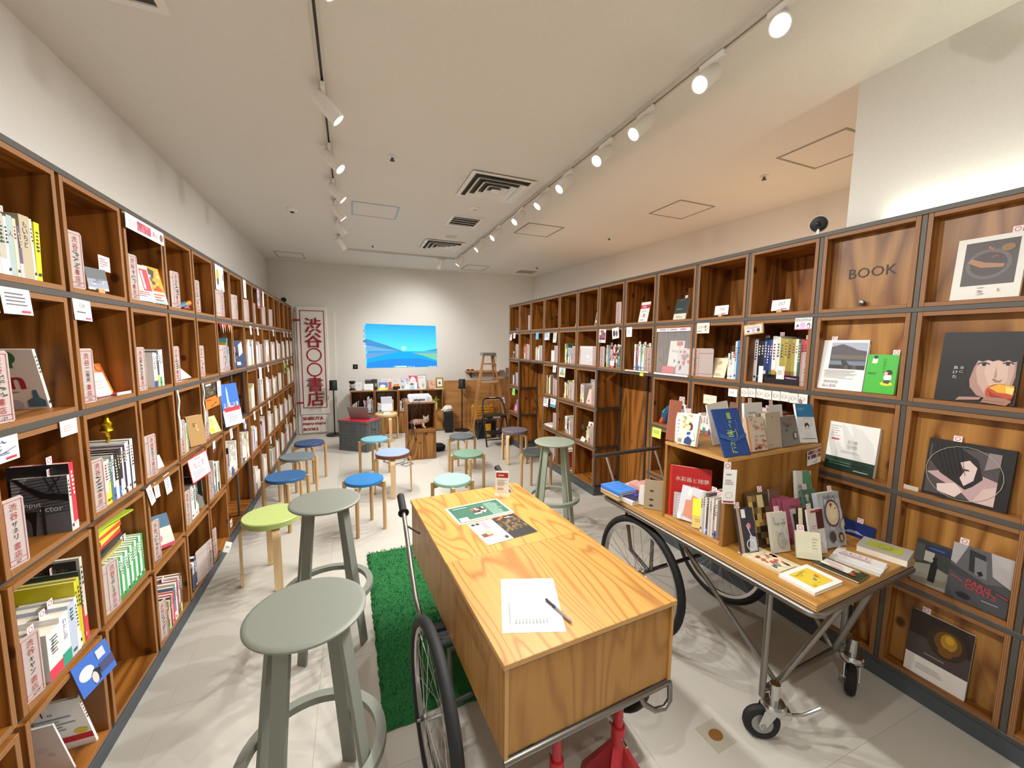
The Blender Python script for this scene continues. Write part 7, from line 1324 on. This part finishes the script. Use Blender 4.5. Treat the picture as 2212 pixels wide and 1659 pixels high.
# ================================================================ low cabinet goods
LX0 = Matrix.Translation((-.045,7.03,.7605)) @ Matrix.Rotation(-.062,4,'Z')
def cabt(x, y, W, H, col, sh, label, T=.006, tilt=.2, cat='book', name='book'): return fbook(LX0,x,y,W,H,T,col,sh,label,tilt,0,0,'l',None,cat,None,name)
cabt(.09,.07,.10,.145,'dadcdc',[('s',.3,.5,.7,.8,1,3,.003,'8a8c94')],'pale card with grey initials at left of cabinet top',cat='card',name='picture_card')
cabt(.22,.04,.15,.115,'eceeea',[('w',.2,.3,.8,.7,4,4,['d0dccc','dfe6dc'])],'white picture card in front of the black box',cat='card',name='picture_card')
cabt(.235,.14,.20,.18,'3a3836',[('r',.0,.88,.5,1,'8a8884'),('r',.8,.3,.95,.6,'b8a060'),('d',.1,.4,.6,.7,3,'5a5854')],'black record box at back of cabinet top',.03,.1)
cabt(.455,.04,.15,.135,'5a78c8',[('r',0,0,1,.35,'e4d83a'),('e',.45,.5,.32,.22,'eef0f0'),('r',0,.85,1,1,'6a88d0')],'blue and yellow picture book on cabinet top'); cabt(.50,.15,.17,.185,'dcd8d0',[('r',.7,0,1,.7,'c05a48'),('d',.1,.8,.7,.92,1,'b0aca8')],'cream and red magazine behind the blue book')
cabt(.69,.15,.15,.19,'d8d4cc',[('w',.1,.3,.9,.9,6,4,['b0a8a8','d89a58','8a9aa8'])],'cream illustrated magazine at middle back of cabinet top'); cabt(.69,.06,.12,.055,'1c1a1a',[('r',.1,1.0,.9,1.7,'e08a2c')],'black box with an orange top on cabinet',.03,.05)
cabt(.81,.05,.09,.13,'c8d0d0',[('r',.2,.1,.8,.6,'a8b0b4'),('e',.5,.3,.2,.15,'6a7478')],'grey pale booklet standing at cabinet middle'); cabt(.83,.15,.15,.20,'c8c0d0',[('w',.05,.2,.95,.95,9,5,['6a5a90','e8e4ea','9a8ab8'])],'lilac patterned book at the back of cabinet top')
cabt(.90,.04,.20,.125,'dfe8ec',[('w',.0,.0,1,1,14,4,['8ac0d0','c8e0e4','5a9a8a','b8d0c0']),('e',.55,.75,.16,.14,'8a4a34'),('p',[(.35,.0),(.8,.0),(.7,.5),(.45,.5)],'a8c8e4')],'pale blue comic cover lying open at front of cabinet top')
cabt(.965,.17,.15,.23,'d83a68',[('e',.5,.55,.36,.38,'f0e4e0'),('w',.25,.2,.75,.85,6,3,['c8a8a8','e8d8d0'])],'hot pink book with white figure on cabinet top'); cabt(1.125,.17,.15,.245,'8a94a0',[('r',.06,.05,.92,.95,'e0e0dc'),('w',.2,.2,.8,.55,4,3,['d8b848','c8c0a8']),('d',.2,.75,.8,.85,1,'8a8a90')],'tall grey framed picture book on cabinet top')
cabt(1.155,.05,.10,.135,'dcd8cc',[('e',.5,.5,.28,.32,'c8c0b0'),('e',.5,.5,.12,.15,'a89a88')],'cream card in front of the framed book',cat='card',name='picture_card'); cabt(1.31,.09,.12,.155,'d8a890',[('w',.05,.3,.95,.95,8,4,['8a4a40','b87a68','e4c8b8'])],'pink brown picture card at right of cabinet top',cat='card',name='picture_card')
t = thing('framed_picture','gold framed small picture at right end of cabinet top','picture'); put(t, LX0, (1.44,.14,0.004),(-.2,0,0)); MB().box(0,0,0,.14,.016,.19,0,.003).build('frame', plain('a8903a',.4,.3,'gold_frame'), t); MB().box(.025,-.001,.028,.115,.0,.162).build('mat', plain('ece8dc',.7,0,'mat'), t); Print(.05,.06).draw([('e',.5,.5,.4,.4,'3a3a3a'),('e',.6,.6,.15,.15,'d8d0c0')]).build('picture', t, (.045,-.0012,.06))
for i, (x, W, cc) in enumerate(((.0,.12,'6a5a3c'),(.18,.15,'5a5030'),(.43,.14,'e4e2da'),(.77,.18,'ece8e4'),(1.05,.14,'e8e4dc'),(1.40,.16,'d0ccc4'))): 
    p = LX0 @ Vector((x+W/2,.035,0)); lay(p.x,p.y,p.z,-.062,W,.06,.012,cc,None,f'{cnm(cc)} booklet lying flat along the cabinet front, {ordn(i+1)} from left')
def cabrow(i, x0, specs):
    Mx = Matrix.Translation((-.045,7.03,.3885)) @ Matrix.Rotation(-.062,4,'Z') @ Matrix.Translation((i*CWD+.022,.03,0)); x = x0
    for j, s in enumerate(specs):
        w, h, cc = s[:3]; ln = s[3] if len(s) > 3 else 0
        sbook(Mx, x+(h*math.sin(-ln) if ln < 0 else 0), 0, w, h, .16, cc, f'{cnm(cc)} book in the low cabinet, {ordn(i+1)} cubby, {ordn(j+1)} from left', ln, 0, i*20+j, group='books in the low cabinet'); x += w+.002+(h*math.sin(abs(ln))*.3 if ln else 0)
cabrow(0,.005,[(.018,.13,'e4dcc0',.05),(.016,.15,'ded8c8',.06),(.018,.17,'e8e0cc',.1),(.02,.185,'2c3c6c',.12)]); cabrow(0,.185,[(.014,.20,'e8e8e4',-.12),(.022,.185,'2c4a8a'),(.01,.19,'c84a3c'),(.014,.255,'cfd0cc'),(.018,.27,'e8e6e0'),(.02,.22,'d8d4d0'),(.018,.24,'b8b0c0'),(.014,.21,'dcd8d8')])
cabrow(1,.21,[(.03,.2,'e4e6e2',-.08),(.02,.21,'d8dcc8'),(.016,.19,'d8d088')]); cabrow(1,.02,[(.03,.14,'d8d8d8'),(.05,.13,'e4e4e2')]); cabrow(2,.005,[(.024,.175,'f0eee8'),(.012,.2,'5a4a40'),(.014,.21,'2a2a2c'),(.014,.2,'c8a050'),(.012,.215,'3a3a40'),(.014,.21,'c87a4a'),(.014,.205,'e4e0d4')])
for i, x in enumerate((.02,.17)):
    o = MB().box(0,0,0,.13,.01,.11).build('grey_folder', plain('8a8a88',.7,0,'folder_grey')); tag(o, ('left','right')[i]+' grey folder at the back of the low cabinet','folder'); put(o, Matrix.Translation((-.045,7.03,.3885)) @ Matrix.Rotation(-.062,4,'Z') @ Matrix.Translation((CWD+.022+x,.25,.2)))

so = STUFF.build('shelf_books', [covm(c_) for c_ in STUFFC]); so['kind'] = 'stuff'; tag(so, 'many small books standing in the far cubbies of both shelves', 'books')
